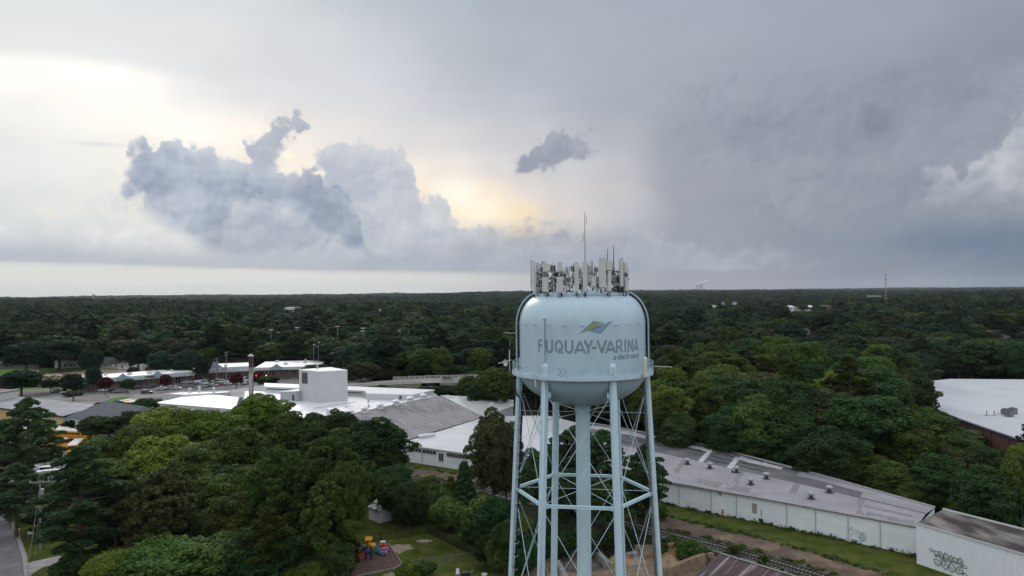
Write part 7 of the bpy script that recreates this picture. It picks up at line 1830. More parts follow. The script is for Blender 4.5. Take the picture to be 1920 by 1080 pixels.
# construction debris on the cleared ground
m_deb = [mat('debris_clay', (.30, .16, .10), .95), mat('debris_pale', (.38, .33, .27), .95), mat('debris_dark', (.10, .07, .05), .95)]
for k in range(26):
    px, py = rng.uniform(70, 130), rng.uniform(703, 711); r2 = random.Random(k)
    g = G(px, py); b = MB(); n = 7
    vs = []
    for j, (f, z_) in enumerate(((1, 0), (.8, .6), (.3, 1.1))):
        for i in range(n): a = 2 * PI * i / n; q_ = r2.uniform(.7, 1.2) * f * 1.6; vs.append((g.x + q_ * math.cos(a), g.y + q_ * math.sin(a), z_ * r2.uniform(.7, 1.1)))
    b.add(vs, [(j * n + i, j * n + (i + 1) % n, (j + 1) * n + (i + 1) % n, (j + 1) * n + i) for j in range(2) for i in range(n)] + [tuple(range(2 * n, 3 * n))])
    o_ = b.build('rubble_pile', m_deb[k % 3]); tag(o_, 'low heap of rubble on the cleared ground beyond the far left hedge', 'rubble', 'rubble piles on the cleared ground')
g = G(54, 705); b = MB(); b.box((g.x, g.y, 1.5), (8.5, 2.6, 2.6), .1); t = thing('trailer', 'white box trailer parked on the edge of the green field at left', 'trailer', (g.x, g.y, 0)); b.build('box', m_wframe, t)
for x in (-2.5, -1.5, 3.4): b = MB(); b.cyl((g.x + x, g.y - 1.4, .45), (g.x + x, g.y - 1.1, .45), .45, n=12); b.build('wheel', m_tyre, t)
# ------------------------------------------------------------------ trees
def quads_mesh(name, C, Nrm, size, asp, mat_, rs):
    """leaf quads: centres C, normals Nrm, sizes, aspect"""
    n = len(C); Nrm = Nrm / np.linalg.norm(Nrm, axis=1, keepdims=True)
    ref = rs.normal(size=(n, 3)); T = np.cross(Nrm, ref); T /= np.linalg.norm(T, axis=1, keepdims=True) + 1e-9; B = np.cross(Nrm, T)
    s = size[:, None] / 2; T = T * s * asp; B = B * s
    k = rs.uniform(-0.35, 0.35, (n, 1))
    V4 = np.stack([C - T - B * 0.55, C + T * 0.15 - B, C + T + B * 0.5, C - T * 0.2 + B], 1).reshape(-1, 3)
    me = bpy.data.meshes.new(name); me.vertices.add(4 * n); me.vertices.foreach_set('co', V4.astype(np.float32).ravel())
    me.loops.add(4 * n); me.loops.foreach_set('vertex_index', np.arange(4 * n, dtype=np.int32))
    me.polygons.add(n); me.polygons.foreach_set('loop_start', np.arange(0, 4 * n, 4, dtype=np.int32)); me.polygons.foreach_set('loop_total', np.full(n, 4, dtype=np.int32))
    me.materials.append(mat_); me.update(); return me
def lobes_leaves(lob, n, leaf, rs, up=0.35, jit=0.7, shell=0.28):
    """lob: array (k,6) centre + radii; leaves sit on the outer shell of every lobe"""
    lob = np.array(lob); area = (lob[:, 3] * lob[:, 4]) ** 1.0; w_ = area / area.sum(); idx = rs.choice(len(lob), n, p=w_)
    d = rs.normal(size=(n, 3)); d[:, 2] += up * 1.0; d /= np.linalg.norm(d, axis=1, keepdims=True)
    rad = 1.0 - shell * rs.random(n) ** 1.5 + rs.normal(0, 0.05, n)
    C = lob[idx, :3] + d * lob[idx, 3:6] * rad[:, None]
    N_ = d + rs.normal(0, jit, (n, 3)); N_[:, 2] += 0.35
    return C, N_, leaf * rs.uniform(0.6, 1.35, n)
def trunk_mb(H, r, limbs, rs, lean=0.0, top=0.75):
    b = MB(); pts = [(0, 0, 0), (lean * .3, 0.05, H * .25), (lean * .7, -.05, H * .5), (lean, 0, H * top)]
    b.tube(pts, [r * 1.25, r * .9, r * .7, r * .25], 8)
    for (ang, z0, ln, rise) in limbs:
        x, y = lean * z0 / (H * top), 0; c, s_ = math.cos(ang), math.sin(ang)
        b.tube([(x, y, z0), (x + c * ln * .4, y + s_ * ln * .4, z0 + rise * .35), (x + c * ln * .8, y + s_ * ln * .8, z0 + rise * .75), (x + c * ln, y + s_ * ln, z0 + rise)], [r * .45, r * .3, r * .16, r * .06], 6)
    return b
def broadleaf(seed, H=18.0, Rc=5.0, nl=46, n=15000, leaf=0.42, base=0.28, flat_=1.0, lob=(0.20, 0.36), open_=0.0):
    rs = np.random.RandomState(seed); L_ = []; cz = H * (base + 1) / 2; rz_c = H * (1 - base) / 2
    ph = rs.uniform(0, 6.28, 4)
    for i in range(nl):
        z = 1 - 1.75 * (i + 0.5) / nl; a = i * 2.399963 + rs.uniform(-.3, .3); rr = math.sqrt(max(0, 1 - z * z)); rr = rr ** 0.8
        env = 1 + 0.20 * math.sin(2 * a + ph[0]) + 0.14 * math.sin(3 * a + ph[1] + z * 2)
        k = rs.uniform(0.62, 0.95) * env; lr = rs.uniform(*lob) * Rc * (1.1 if z > 0 else .9)
        L_.append((rr * k * Rc * .92 * math.cos(a), rr * k * Rc * .92 * math.sin(a), cz + z * rz_c * (0.82 + .1 * math.sin(a * 2 + ph[2])) * rs.uniform(.86, 1.08), lr, lr, lr * .8 * flat_))
    for i in range(nl // 4):
        a = rs.uniform(0, 6.28); q = rs.uniform(0, .45) * Rc; L_.append((q * math.cos(a), q * math.sin(a), cz + rs.uniform(-.5, .4) * rz_c, Rc * .32, Rc * .32, Rc * .3))
    # small sprigs breaking the outline
    for i in range(nl):
        j = rs.randint(nl); c = L_[j]; d = rs.normal(size=3); d[2] = abs(d[2]) * .8; d /= np.linalg.norm(d); lr = rs.uniform(.07, .14) * Rc
        L_.append((c[0] + d[0] * c[3], c[1] + d[1] * c[3], c[2] + d[2] * c[5], lr, lr, lr))
    C, N_, S = lobes_leaves(L_, n, leaf, rs)
    lm = [(rs.uniform(0, 6.28), H * rs.uniform(.25, .6), Rc * rs.uniform(.5, .85), H * rs.uniform(.12, .25)) for _ in range(8)]
    return C, N_, S, 1.25, trunk_mb(H, H * .018, lm, rs, rs.uniform(-.6, .6), .85)
def pine(seed, H=22.0, Rc=4.5, n=16000, base=0.42, leaf=0.62, dens=30, sparse=False):
    rs = np.random.RandomState(seed); L_ = []; lm = []
    for i in range(dens):
        f = (i + .5) / dens; z = H * (base + (1 - base) * f * .97); a = i * 2.399 + rs.uniform(-.4, .4)
        reach = Rc * (1 - f ** 2.2) * rs.uniform(.6, 1.05) * (0.55 + 0.45 * min(1, f * 4)) + .35
        lm.append((a, z - reach * .25, reach, reach * .32))
        steps = max(1, int(reach / .95))
        for s_ in range(steps):
            q = reach * (s_ + 1) / steps; aa = a + rs.uniform(-.28, .28) * (1.1 if s_ else .6); r0 = rs.uniform(.6, 1.0) * (1.0 if not sparse else .8)
            if s_ == 0 and steps > 2: continue
            L_.append((q * math.cos(aa), q * math.sin(aa), z + reach * .12 + rs.uniform(-.3, .5), r0 * 1.1, r0 * 1.1, r0 * .72))
    L_.append((0, 0, H * .985, .7, .7, .9))
    lob = np.array(L_); w_ = lob[:, 3] ** 2; idx = rs.choice(len(lob), n, p=w_ / w_.sum())
    # tufts: needles radiating from tuft centres on each clump
    d = rs.normal(size=(n, 3)); d[:, 2] = np.abs(d[:, 2]) * 1.0 - .25; d /= np.linalg.norm(d, axis=1, keepdims=True)
    q = np.round(d * 2.6) / 2.6; q /= np.linalg.norm(q, axis=1, keepdims=True) + 1e-6; d2 = q * .65 + d * .35; d2 /= np.linalg.norm(d2, axis=1, keepdims=True)
    C = lob[idx, :3] + d2 * lob[idx, 3:6] * rs.uniform(.72, 1.05, n)[:, None]
    N_ = rs.normal(0, 1, (n, 3)); N_ -= (N_ * d2).sum(1)[:, None] * d2 * .7; N_[:, 2] += .25
    return C, N_, leaf * rs.uniform(.6, 1.2, n) * .5, 1.5, trunk_mb(H, H * .0135, lm, rs, rs.uniform(-.5, .5), .97)
def roundpine(seed, H=20.0, Rc=5.2, n=26000, base=0.22, nl=120, leaf=.62):
    """pine with a full crown of round needle heads"""
    rs = np.random.RandomState(seed); L_ = []; cz = H * (base + 1) / 2; rc = H * (1 - base) / 2; ph = rs.uniform(0, 6.28, 3)
    for i in range(nl):
        z = 1 - 1.85 * (i + .5) / nl; a = i * 2.399963 + rs.uniform(-.35, .35); rr = math.sqrt(max(0, 1 - z * z)) ** .75; k = rs.uniform(.6, 1.0) * (1 + .2 * math.sin(2 * a + ph[0] + z * 2) + .12 * math.sin(5 * a + ph[1])); lr = rs.uniform(.65, 1.2)
        L_.append((rr * k * Rc * math.cos(a), rr * k * Rc * math.sin(a), cz + z * rc * rs.uniform(.84, 1.04), lr, lr, lr * .82))
    lob = np.array(L_); w_ = lob[:, 3] ** 2; idx = rs.choice(len(lob), n, p=w_ / w_.sum())
    d = rs.normal(size=(n, 3)); d[:, 2] = d[:, 2] * .9 + .45; d /= np.linalg.norm(d, axis=1, keepdims=True)
    C = lob[idx, :3] + d * lob[idx, 3:6] * rs.uniform(.7, 1.05, n)[:, None]
    N_ = rs.normal(0, 1, (n, 3)); N_ -= (N_ * d).sum(1)[:, None] * d * .5; N_ += d * .5; N_[:, 2] += .2
    lm = [(i * 2.4, H * rs.uniform(.3, .8), Rc * rs.uniform(.4, .8), H * .08) for i in range(14)]
    return C, N_, leaf * rs.uniform(.6, 1.2, n) * .5, 1.5, trunk_mb(H, H * .0135, lm, rs, rs.uniform(-.4, .4), .95)
def conifer(seed, H=12.0, Rc=2.4, n=9000, leaf=.34):
    rs = np.random.RandomState(seed); L_ = []
    for i in range(70):
        f = (i + .5) / 70; z = H * (.06 + .92 * f); a = i * 2.399; r0 = Rc * (1 - f) ** .8 * rs.uniform(.65, 1.0) + .12; L_.append((r0 * .75 * math.cos(a), r0 * .75 * math.sin(a), z, .42 + .32 * Rc * (1 - f), .42 + .32 * Rc * (1 - f), .5))
    C, N_, S = lobes_leaves(L_, n, leaf, rs, .2); return C, N_, S, 1.5, trunk_mb(H, H * .014, [], rs, 0, .95)
def bush(seed, H=2.6, Rc=2.0, n=3600, leaf=.28):
    rs = np.random.RandomState(seed); L_ = []
    for i in range(16):
        a = rs.uniform(0, 6.28); q = Rc * rs.uniform(0, .75); lr = Rc * rs.uniform(.25, .45); L_.append((q * math.cos(a), q * math.sin(a), H * rs.uniform(.3, .78), lr, lr, H * .28))
    C, N_, S = lobes_leaves(L_, n, leaf, rs); return C, N_, S, 1.4, trunk_mb(H, .08, [(k * 1.3, .1, Rc * .5, H * .4) for k in range(5)], rs, 0, .6)

LM = {
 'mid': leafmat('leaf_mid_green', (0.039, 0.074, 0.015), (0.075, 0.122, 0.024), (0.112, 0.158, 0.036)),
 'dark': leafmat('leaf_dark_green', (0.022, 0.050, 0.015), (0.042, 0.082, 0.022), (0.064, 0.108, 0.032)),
 'bright': leafmat('leaf_bright_green', (0.070, 0.124, 0.015), (0.124, 0.182, 0.025), (0.17, 0.22, 0.036)),
 'olive': leafmat('leaf_olive', (0.045, 0.062, 0.020), (0.085, 0.092, 0.036), (0.12, 0.11, 0.055)),
 'pine': leafmat('needle_green', (0.030, 0.060, 0.013), (0.066, 0.102, 0.022), (0.105, 0.135, 0.03), scale=.7),
 'bluepine': leafmat('needle_blue_green', (0.044, 0.092, 0.034), (0.078, 0.135, 0.050), (0.11, 0.165, 0.065), scale=.7),
 'magnolia': leafmat('leaf_magnolia', (0.040, 0.062, 0.018), (0.080, 0.098, 0.030), (0.14, 0.125, 0.06), rough=.35, scale=1.2),
 'red': leafmat('leaf_dark_red', (0.055, 0.014, 0.016), (0.10, 0.025, 0.025), (0.14, 0.05, 0.04)),
 'yellow': leafmat('leaf_yellow_green', (0.12, 0.15, 0.02), (0.19, 0.21, 0.03), (0.26, 0.25, 0.05)),
}
FARK = {'mid': ((0.022, 0.048, 0.018), (0.044, 0.078, 0.027), (0.068, 0.10, 0.036)), 'dark': ((0.013, 0.034, 0.018), (0.026, 0.056, 0.026), (0.042, 0.074, 0.033)), 'olive': ((0.028, 0.042, 0.02), (0.052, 0.062, 0.028), (0.072, 0.074, 0.038)), 'bright': ((0.036, 0.070, 0.017), (0.066, 0.104, 0.026), (0.09, 0.125, 0.036)), 'pine': ((0.017, 0.040, 0.018), (0.036, 0.064, 0.026), (0.056, 0.082, 0.033))}  # darker, cooler leaf copies; missing self-shadow of far crowns is put into colour
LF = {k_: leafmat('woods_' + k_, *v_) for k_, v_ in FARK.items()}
m_bark = mat('bark', (0.06, 0.05, 0.04), 0.95, (0.12, 0.10, 0.085), 3.0, 5, stretch=(1, 1, .3))
m_barkp = mat('bark_pine', (0.08, 0.055, 0.045), 0.95, (0.15, 0.115, 0.10), 3.0, 5, stretch=(1, 1, .3))
PROT = {}
def proto(key, gen, lm, bark):
    C, N_, S, asp, tb = gen; rs = np.random.RandomState(len(PROT) + 50)
    me = quads_mesh('crown', C, N_, S, asp, LM[lm], rs)
    tm = bpy.data.meshes.new('trunk'); tm.from_pydata([tuple(v) for v in tb.v], [], tb.f); tm.materials.append(bark); tm.update()
    H = float(C[:, 2].max()); Rr = float(np.percentile(np.hypot(C[:, 0], C[:, 1]), 97)); PROT[key] = (me, tm, H, Rr)
proto('bl1', broadleaf(1, 18, 5.2, 54, 26000, .36), 'mid', m_bark); proto('bl2', broadleaf(2, 19, 5.6, 64, 26000, .36, .2, .9), 'mid', m_bark)
proto('bl3', broadleaf(3, 16, 5.6, 46, 24000, .36, .22, .8), 'mid', m_bark); proto('bl4', broadleaf(4, 21, 4.8, 60, 26000, .36, .25), 'mid', m_bark)
proto('blw', broadleaf(5, 13, 6.4, 54, 24000, .34, .2, .7), 'bright', m_bark)
proto('pn1', pine(11, 22, 4.6, 22000), 'pine', m_barkp); proto('pn2', pine(12, 20, 5.2, 30000, .30, .62, 52), 'pine', m_barkp); proto('rp1', roundpine(14), 'pine', m_barkp); proto('rp2', roundpine(15, 18, 4.4, 24000, .18, 100), 'pine', m_barkp); proto('pn3', pine(13, 23, 4.2, 26000, .22, .62, 54), 'pine', m_barkp)
proto('mag', broadleaf(21, 15, 5.4, 84, 26000, .44, .05, .9, (.14, .24)), 'magnolia', m_bark)
proto('ced', conifer(31), 'dark', m_bark); proto('bsh', bush(41), 'mid', m_bark); proto('bsh2', bush(42, 3.4, 1.7), 'mid', m_bark)
proto('bl5', broadleaf(6, 15, 5.6, 74, 30000, .36, .04, .9), 'mid', m_bark); proto('bl6', broadleaf(7, 17, 5.0, 78, 30000, .36, .05, .9), 'mid', m_bark); proto('rp3', roundpine(16, 19, 5.0, 22000, .48, 84), 'pine', m_barkp); proto('bsh3', bush(43, 5, 3.4, 9000, .3), 'mid', m_bark)
# lighter models for the woods farther off
proto('m1', broadleaf(61, 18, 5.2, 40, 9000, .56), 'mid', m_bark); proto('m2', broadleaf(62, 20, 5.6, 34, 9000, .56, .2, 1.0, (.26, .44)), 'mid', m_bark); proto('m3', broadleaf(63, 16, 5.8, 28, 9000, .56, .2, .9, (.28, .46)), 'mid', m_bark); proto('m4', pine(64, 22, 4.6, 4600, .35, 1.3, 26), 'pine', m_barkp); proto('m5', broadleaf(65, 21, 4.4, 44, 8000, .56, .2), 'mid', m_bark)
def tree(key, loc, h, wd=None, rz=0.0, lm=None, name='tree', label='', group=None, cat='tree'):
    me, tm, H, Rr = PROT[key]; sz = h / H; sx_ = sz if wd is None else wd / 2 / Rr
    t = bpy.data.objects.new(name, None); COL.objects.link(t); t.location = loc; t.rotation_euler.z = rz; t.scale = (sx_, sx_, sz); t['label'] = label; t['category'] = cat
    if group: t['group'] = group
    c = bpy.data.objects.new('crown' if cat == 'tree' else 'foliage', me); COL.objects.link(c); c.parent = t
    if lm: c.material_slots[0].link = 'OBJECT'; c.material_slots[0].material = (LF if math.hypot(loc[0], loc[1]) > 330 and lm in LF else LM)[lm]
    k = bpy.data.objects.new('trunk' if cat == 'tree' else 'stem', tm); COL.objects.link(k); k.parent = t
    return t
TREES = []     # x, y, r for spacing
def T(key, px, ytop, h, wpx, lm, label, name='tree', rz=None, group=None, cat='tree'):
    """a tree whose top is seen at (px, ytop) and whose height is h"""
    g = G(px, ytop, h); w_ = proj(g)[2]; wd = wpx * w_ / F
    TREES.append((g.x, g.y, wd / 2)); return tree(key, (g.x, g.y, 0), h, wd, rng.uniform(0, 6.28) if rz is None else rz, lm, name, label, group, cat)
# ---- the ones that stand out, near left
T('pn2', 52, 744, 21, 120, 'bluepine', 'big flat topped pine at the left, trunk forked, before the yellow building', 'pine_tree')
T('pn3', 8, 790, 15, 80, 'bluepine', 'dark pine cut by the left edge below the yellow wall', 'pine_tree')
T('pn2', 30, 868, 13, 110, 'bluepine', 'low dark pine below the white vans at the left edge', 'pine_tree')
T('pn3', 150, 838, 19, 165, 'bluepine', 'large blue green pine right of the near utility pole, its trunk showing', 'pine_tree')
T('pn1', 215, 900, 13, 90, 'bluepine', 'smaller blue green pine right of the large one by the pole', 'pine_tree')
T('mag', 300, 877, 15, 150, None, 'dense brownish green magnolia in front of the dark shingled roof', 'magnolia_tree')
T('blw', 330, 1012, 8, 210, 'mid', 'low spreading light green tree along the bottom left edge', 'broadleaf_tree')
T('blw', 215, 1030, 6.5, 120, 'bright', 'low green tree at the bottom between the driveway and the spreading one', 'broadleaf_tree')
T('bl3', 262, 795, 15, 110, 'mid', 'mid green broadleaf at the left of the bright green clump', 'broadleaf_tree')
T('bl2', 250, 770, 9, 70, 'dark', 'small dark tree close to the corner of the hipped house', 'broadleaf_tree')
T('bl1', 205, 752, 9, 70, 'dark', 'dark open tree in front of the white hipped house', 'broadleaf_tree')
T('bl3', 272, 746, 10, 48, 'dark', 'small dark tree behind the bright green clump, next to the white annex', 'broadleaf_tree')
T('bl5', 187, 818, 12, 100, 'mid', 'dull green tree right of the school buses', 'broadleaf_tree')
T('bl2', 298, 762, 16.5, 120, 'bright', 'brightest green crown at the left top of the clump', 'broadleaf_tree')
T('bl6', 355, 765, 16, 120, 'bright', 'bright green tree in the middle of the clump', 'broadleaf_tree')
T('bl5', 300, 815, 13.5, 130, 'bright', 'lower bright green crown in front of the clump', 'broadleaf_tree')
T('bl2', 408, 768, 16, 120, 'bright', 'yellow green tree right of the middle of the clump', 'broadleaf_tree')
T('bl4', 488, 738, 18, 110, 'bright', 'taller open green tree in front of the chimney foot', 'broadleaf_tree')
T('bl6', 450, 800, 15, 120, 'mid', 'shaded green tree under the taller open one', 'broadleaf_tree')
T('bl5', 380, 830, 13, 130, 'mid', 'shaded green crown below the middle of the clump', 'broadleaf_tree')
T('bl2', 545, 770, 15, 90, 'mid', 'mid green tree right of the taller open one', 'broadleaf_tree')
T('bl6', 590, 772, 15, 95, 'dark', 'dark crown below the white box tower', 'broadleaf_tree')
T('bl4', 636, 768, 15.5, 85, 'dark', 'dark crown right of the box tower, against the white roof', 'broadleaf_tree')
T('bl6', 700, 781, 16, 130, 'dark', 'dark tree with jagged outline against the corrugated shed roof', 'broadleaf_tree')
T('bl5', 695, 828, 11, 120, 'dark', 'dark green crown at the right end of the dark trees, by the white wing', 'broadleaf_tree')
T('bl6', 640, 800, 14, 110, 'mid', 'mid green crown between the dark trees and the big pines', 'broadleaf_tree')
T('bl5', 735, 872, 8, 80, 'dark', 'low dark tree at the corner of the white wing', 'broadleaf_tree')
T('rp2', 525, 836, 18, 120, 'pine', 'round topped green pine left of the biggest pine', 'pine_tree')
T('rp1', 620, 820, 19, 150, 'pine', 'biggest pine, yellow green and many headed, in the lower middle', 'pine_tree')
T('rp2', 582, 860, 17, 130, 'pine', 'pine between the round topped one and the biggest one', 'pine_tree')
T('rp3', 650, 866, 17, 92, 'pine', 'dark pine standing left of the garden shed', 'pine_tree')
T('rp2', 610, 900, 15, 110, 'pine', 'shaded lower pine at the left of the garden shed', 'pine_tree')
T('bl5', 445, 925, 11, 130, 'mid', 'soft green tree right of the dark shingled roof', 'broadleaf_tree')
T('bl1', 405, 890, 11, 110, 'mid', 'dull green tree behind the magnolia', 'broadleaf_tree')
T('pn1', 500, 950, 13, 100, 'pine', 'small pine left of the playset', 'pine_tree')
T('bl5', 490, 985, 10, 140, 'dark', 'dark bushy tree left of the timber deck', 'broadleaf_tree')
T('bl5', 440, 1000, 8, 130, 'mid', 'green bushy tree at the bottom left of the deck', 'broadleaf_tree')
T('bl5', 630, 1012, 7.0, 78, 'dark', 'dark glossy small tree right of the flood light pole', 'broadleaf_tree')
T('pn3', 655, 985, 8, 40, 'pine', 'thin shaded pine above the toy playhouse', 'pine_tree')
T('blw', 575, 1056, 5, 90, 'bright', 'light green shrub tree below the timber deck', 'broadleaf_tree')
T('bsh', 497, 956, 5.5, 60, 'yellow', 'yellow green shrub crown left of the playset', 'shrub', cat='shrub')
T('bsh', 762, 1052, 2.6, 38, 'bright', 'small round light green shrub right of the mulch', 'shrub', cat='shrub')
T('bsh2', 797, 1053, 2.2, 42, 'mid', 'small dull shrub on the lawn at the bottom', 'shrub', cat='shrub')
T('bsh2', 130, 788, 4.5, 24, 'dark', 'clipped dark round bush at the corner of the yellow building', 'shrub', cat='shrub')
T('bsh', 128, 792, 3.2, 40, 'mid', 'low hedge by the yellow wall', 'shrub', cat='shrub')
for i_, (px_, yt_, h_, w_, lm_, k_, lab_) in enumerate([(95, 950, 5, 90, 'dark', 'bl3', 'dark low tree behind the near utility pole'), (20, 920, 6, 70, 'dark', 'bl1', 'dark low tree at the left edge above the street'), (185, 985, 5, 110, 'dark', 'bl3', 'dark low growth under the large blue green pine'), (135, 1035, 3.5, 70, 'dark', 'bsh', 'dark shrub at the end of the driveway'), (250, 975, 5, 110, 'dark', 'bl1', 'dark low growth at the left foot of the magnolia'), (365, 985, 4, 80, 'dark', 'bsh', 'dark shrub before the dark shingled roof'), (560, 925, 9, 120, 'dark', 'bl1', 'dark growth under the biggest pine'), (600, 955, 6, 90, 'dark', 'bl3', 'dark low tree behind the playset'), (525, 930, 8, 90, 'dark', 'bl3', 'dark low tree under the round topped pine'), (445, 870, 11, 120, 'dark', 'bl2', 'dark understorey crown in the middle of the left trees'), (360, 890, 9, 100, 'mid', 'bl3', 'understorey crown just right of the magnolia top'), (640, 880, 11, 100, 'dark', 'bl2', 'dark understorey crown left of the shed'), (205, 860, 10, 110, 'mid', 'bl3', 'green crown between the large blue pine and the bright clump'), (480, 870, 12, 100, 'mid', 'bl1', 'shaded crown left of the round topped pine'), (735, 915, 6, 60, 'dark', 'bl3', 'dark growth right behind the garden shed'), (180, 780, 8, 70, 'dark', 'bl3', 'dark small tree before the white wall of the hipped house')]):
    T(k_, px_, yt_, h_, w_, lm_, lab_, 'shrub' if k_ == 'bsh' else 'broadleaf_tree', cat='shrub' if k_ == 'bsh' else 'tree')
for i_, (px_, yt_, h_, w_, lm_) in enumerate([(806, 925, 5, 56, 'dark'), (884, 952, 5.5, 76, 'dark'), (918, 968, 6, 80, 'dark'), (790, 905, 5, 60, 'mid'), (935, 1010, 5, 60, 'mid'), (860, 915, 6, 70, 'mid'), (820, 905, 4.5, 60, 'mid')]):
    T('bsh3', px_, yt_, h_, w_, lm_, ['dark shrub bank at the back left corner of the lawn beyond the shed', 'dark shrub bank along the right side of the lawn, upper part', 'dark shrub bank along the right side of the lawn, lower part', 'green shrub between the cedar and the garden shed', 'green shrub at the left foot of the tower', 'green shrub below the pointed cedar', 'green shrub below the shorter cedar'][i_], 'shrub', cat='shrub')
# right of the lawn up to the tower
T('bl5', 765, 905, 8, 60, 'dark', 'small dark tree at the back right of the garden shed', 'broadleaf_tree')
T('ced', 776, 902, 7.2, 42, 'mid', 'dark cedar just behind the garden shed', 'cedar_tree')
T('bl5', 800, 893, 6, 60, 'mid', 'low tree beside the dirt road left of the cedar', 'broadleaf_tree')
T('ced', 870, 865, 11, 60, 'dark', 'pointed cedar standing in front of the white wing', 'cedar_tree')
T('ced', 845, 893, 8, 45, 'mid', 'shorter cedar left of the pointed one', 'cedar_tree')
T('bl6', 925, 764, 19.5, 85, 'olive', 'tall dark oak left of the tower legs, over the white wing roof', 'oak_tree')
T('bl5', 948, 790, 17, 70, 'olive', 'second oak crown joined to the right of the tall dark oak', 'oak_tree')
T('bsh3', 840, 935, 5.5, 80, 'mid', 'leafy bank of shrubs behind the lawn, left part', 'shrub', cat='shrub')
T('bsh3', 885, 940, 7, 90, 'mid', 'leafy shrubs behind the lawn below the oak', 'shrub', cat='shrub')
T('bl6', 930, 930, 9, 80, 'dark', 'dark green tree at the right end of the lawn', 'broadleaf_tree')
T('bl6', 945, 975, 8, 60, 'mid', 'lower tree beside the left tower leg', 'broadleaf_tree')
T('bsh3', 915, 1000, 5, 50, 'dark', 'dark shrub at the corner of the lawn by the tower', 'shrub', cat='shrub')
T('bsh2', 1000, 1000, 4.5, 60, 'dark', 'dark bush between the left legs of the tower', 'shrub', cat='shrub')
# behind the tower
T('bl4', 1015, 838, 15, 80, 'dark', 'dark tree seen between the left legs of the tower', 'broadleaf_tree')
T('rp2', 1075, 800, 17, 110, 'bluepine', 'pine behind the riser pipe of the tower', 'pine_tree')
T('pn3', 1130, 806, 17, 100, 'bluepine', 'pine right of the riser pipe behind the tower', 'pine_tree')
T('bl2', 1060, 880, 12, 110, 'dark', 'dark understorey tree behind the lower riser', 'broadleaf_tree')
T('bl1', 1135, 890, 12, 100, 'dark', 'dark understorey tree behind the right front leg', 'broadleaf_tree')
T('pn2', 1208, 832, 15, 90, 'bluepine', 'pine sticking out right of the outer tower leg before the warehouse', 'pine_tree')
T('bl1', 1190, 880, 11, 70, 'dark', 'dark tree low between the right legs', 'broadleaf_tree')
T('bsh', 1215, 935, 3.5, 70, 'mid', 'shrubs at the foot of the warehouse wall by the tree', 'shrub', cat='shrub')
T('bsh', 1262, 1008, 2.8, 60, 'mid', 'green shrubs along the railway, left part', 'shrub', cat='shrub')
T('bsh', 1297, 1015, 2.8, 62, 'mid', 'green shrubs along the railway, right part', 'shrub', cat='shrub')
T('bsh2', 1280, 1030, 1.6, 38, 'bright', 'light green weeds on top of the soil bay', 'shrub', cat='shrub')
T('bsh2', 1378, 1022, 1.6, 26, 'mid', 'small weed growing by the rails at the rusty shed', 'shrub', cat='shrub')
T('bsh2', 1432, 1040, 1.3, 16, 'mid', 'tiny weed beside the rails farther right', 'shrub', cat='shrub')
T('bsh3', 1100, 985, 4.5, 70, 'dark', 'dark bush beyond the grey soil bay under the tower', 'shrub', cat='shrub')
T('bsh3', 1165, 990, 4.5, 70, 'dark', 'dark bush beyond the tan soil bay under the tower', 'shrub', cat='shrub')
T('bsh3', 1052, 1000, 4, 60, 'dark', 'dark bush just left of the riser behind the block wall', 'shrub', cat='shrub')
T('bsh3', 985, 1010, 5, 70, 'dark', 'dark bush behind the blue pipe', 'shrub', cat='shrub')
# strip mall surroundings
T('bl1', 197, 707, 7.5, 26, 'red', 'dark red leaved tree in front of the shops by the traffic light', 'red_leaf_tree')
T('bl3', 310, 702, 7.0, 22, 'red', 'dark red leaved tree in front of the second small gable', 'red_leaf_tree')
T('bl1', 443, 699, 7.5, 24, 'red', 'dark red leaved tree left of the chimney', 'red_leaf_tree')
T('bl3', 485, 696, 7.5, 28, 'red', 'purple leaved tree just right of the chimney', 'red_leaf_tree')
T('bl3', 502, 704, 6, 46, 'bright', 'round light green tree right of the chimney before the arcade', 'broadleaf_tree')
T('bl1', 240, 710, 6.5, 26, 'mid', 'small green tree before the first gable of the shops', 'broadleaf_tree')
T('bl2', 175, 687, 11, 34, 'dark', 'dark round tree behind the shops at the left', 'broadleaf_tree')
T('bl1', 137, 700, 11, 40, 'dark', 'dark tree at the left end of the shops', 'broadleaf_tree')
T('bl3', 40, 694, 11, 80, 'dark', 'dark spreading tree at the far left of the car park', 'broadleaf_tree')
T('bl1', 8, 705, 9, 50, 'dark', 'dark tree cut by the left edge above the stucco building', 'broadleaf_tree')
T('bl3', 95, 710, 6, 40, 'dark', 'low dark tree at the edge of the left car park', 'broadleaf_tree')
T('bl3', 6, 722, 6, 40, 'red', 'red leaved bush at the left edge above the stucco building', 'red_leaf_tree')
T('bsh', 135, 733, 2.2, 34, 'dark', 'low dark hedge at the corner of the shops', 'shrub', cat='shrub')
T('bl3', 250, 688, 6, 24, 'dark', 'small dark tree behind the shops near the cleared ground', 'broadleaf_tree')
T('bl3', 323, 686, 7, 28, 'dark', 'small dark tree in the field behind the shops', 'broadleaf_tree')
T('bl3', 378, 667, 13, 34, 'dark', 'dark tree behind the left end of the shop block', 'broadleaf_tree')
for px_, yt_, h_, w_, lab_ in ((112, 628, 20, 112, 'huge dark crown shading the white gabled cottage at far left'), (48, 640, 18, 80, 'dark crown over the low ranch house at far left'), (260, 642, 17, 48, 'rounded dark tree right of the porch bungalow'), (170, 650, 16, 44, 'dark tree between the cottage and the porch bungalow'), (350, 655, 15, 50, 'dark tree above the white shed behind the shops'), (300, 658, 14, 50, 'dark tree above the red brick house behind the shops')):
    T('bl2', px_, yt_, h_, w_, 'dark', lab_, 'broadleaf_tree')
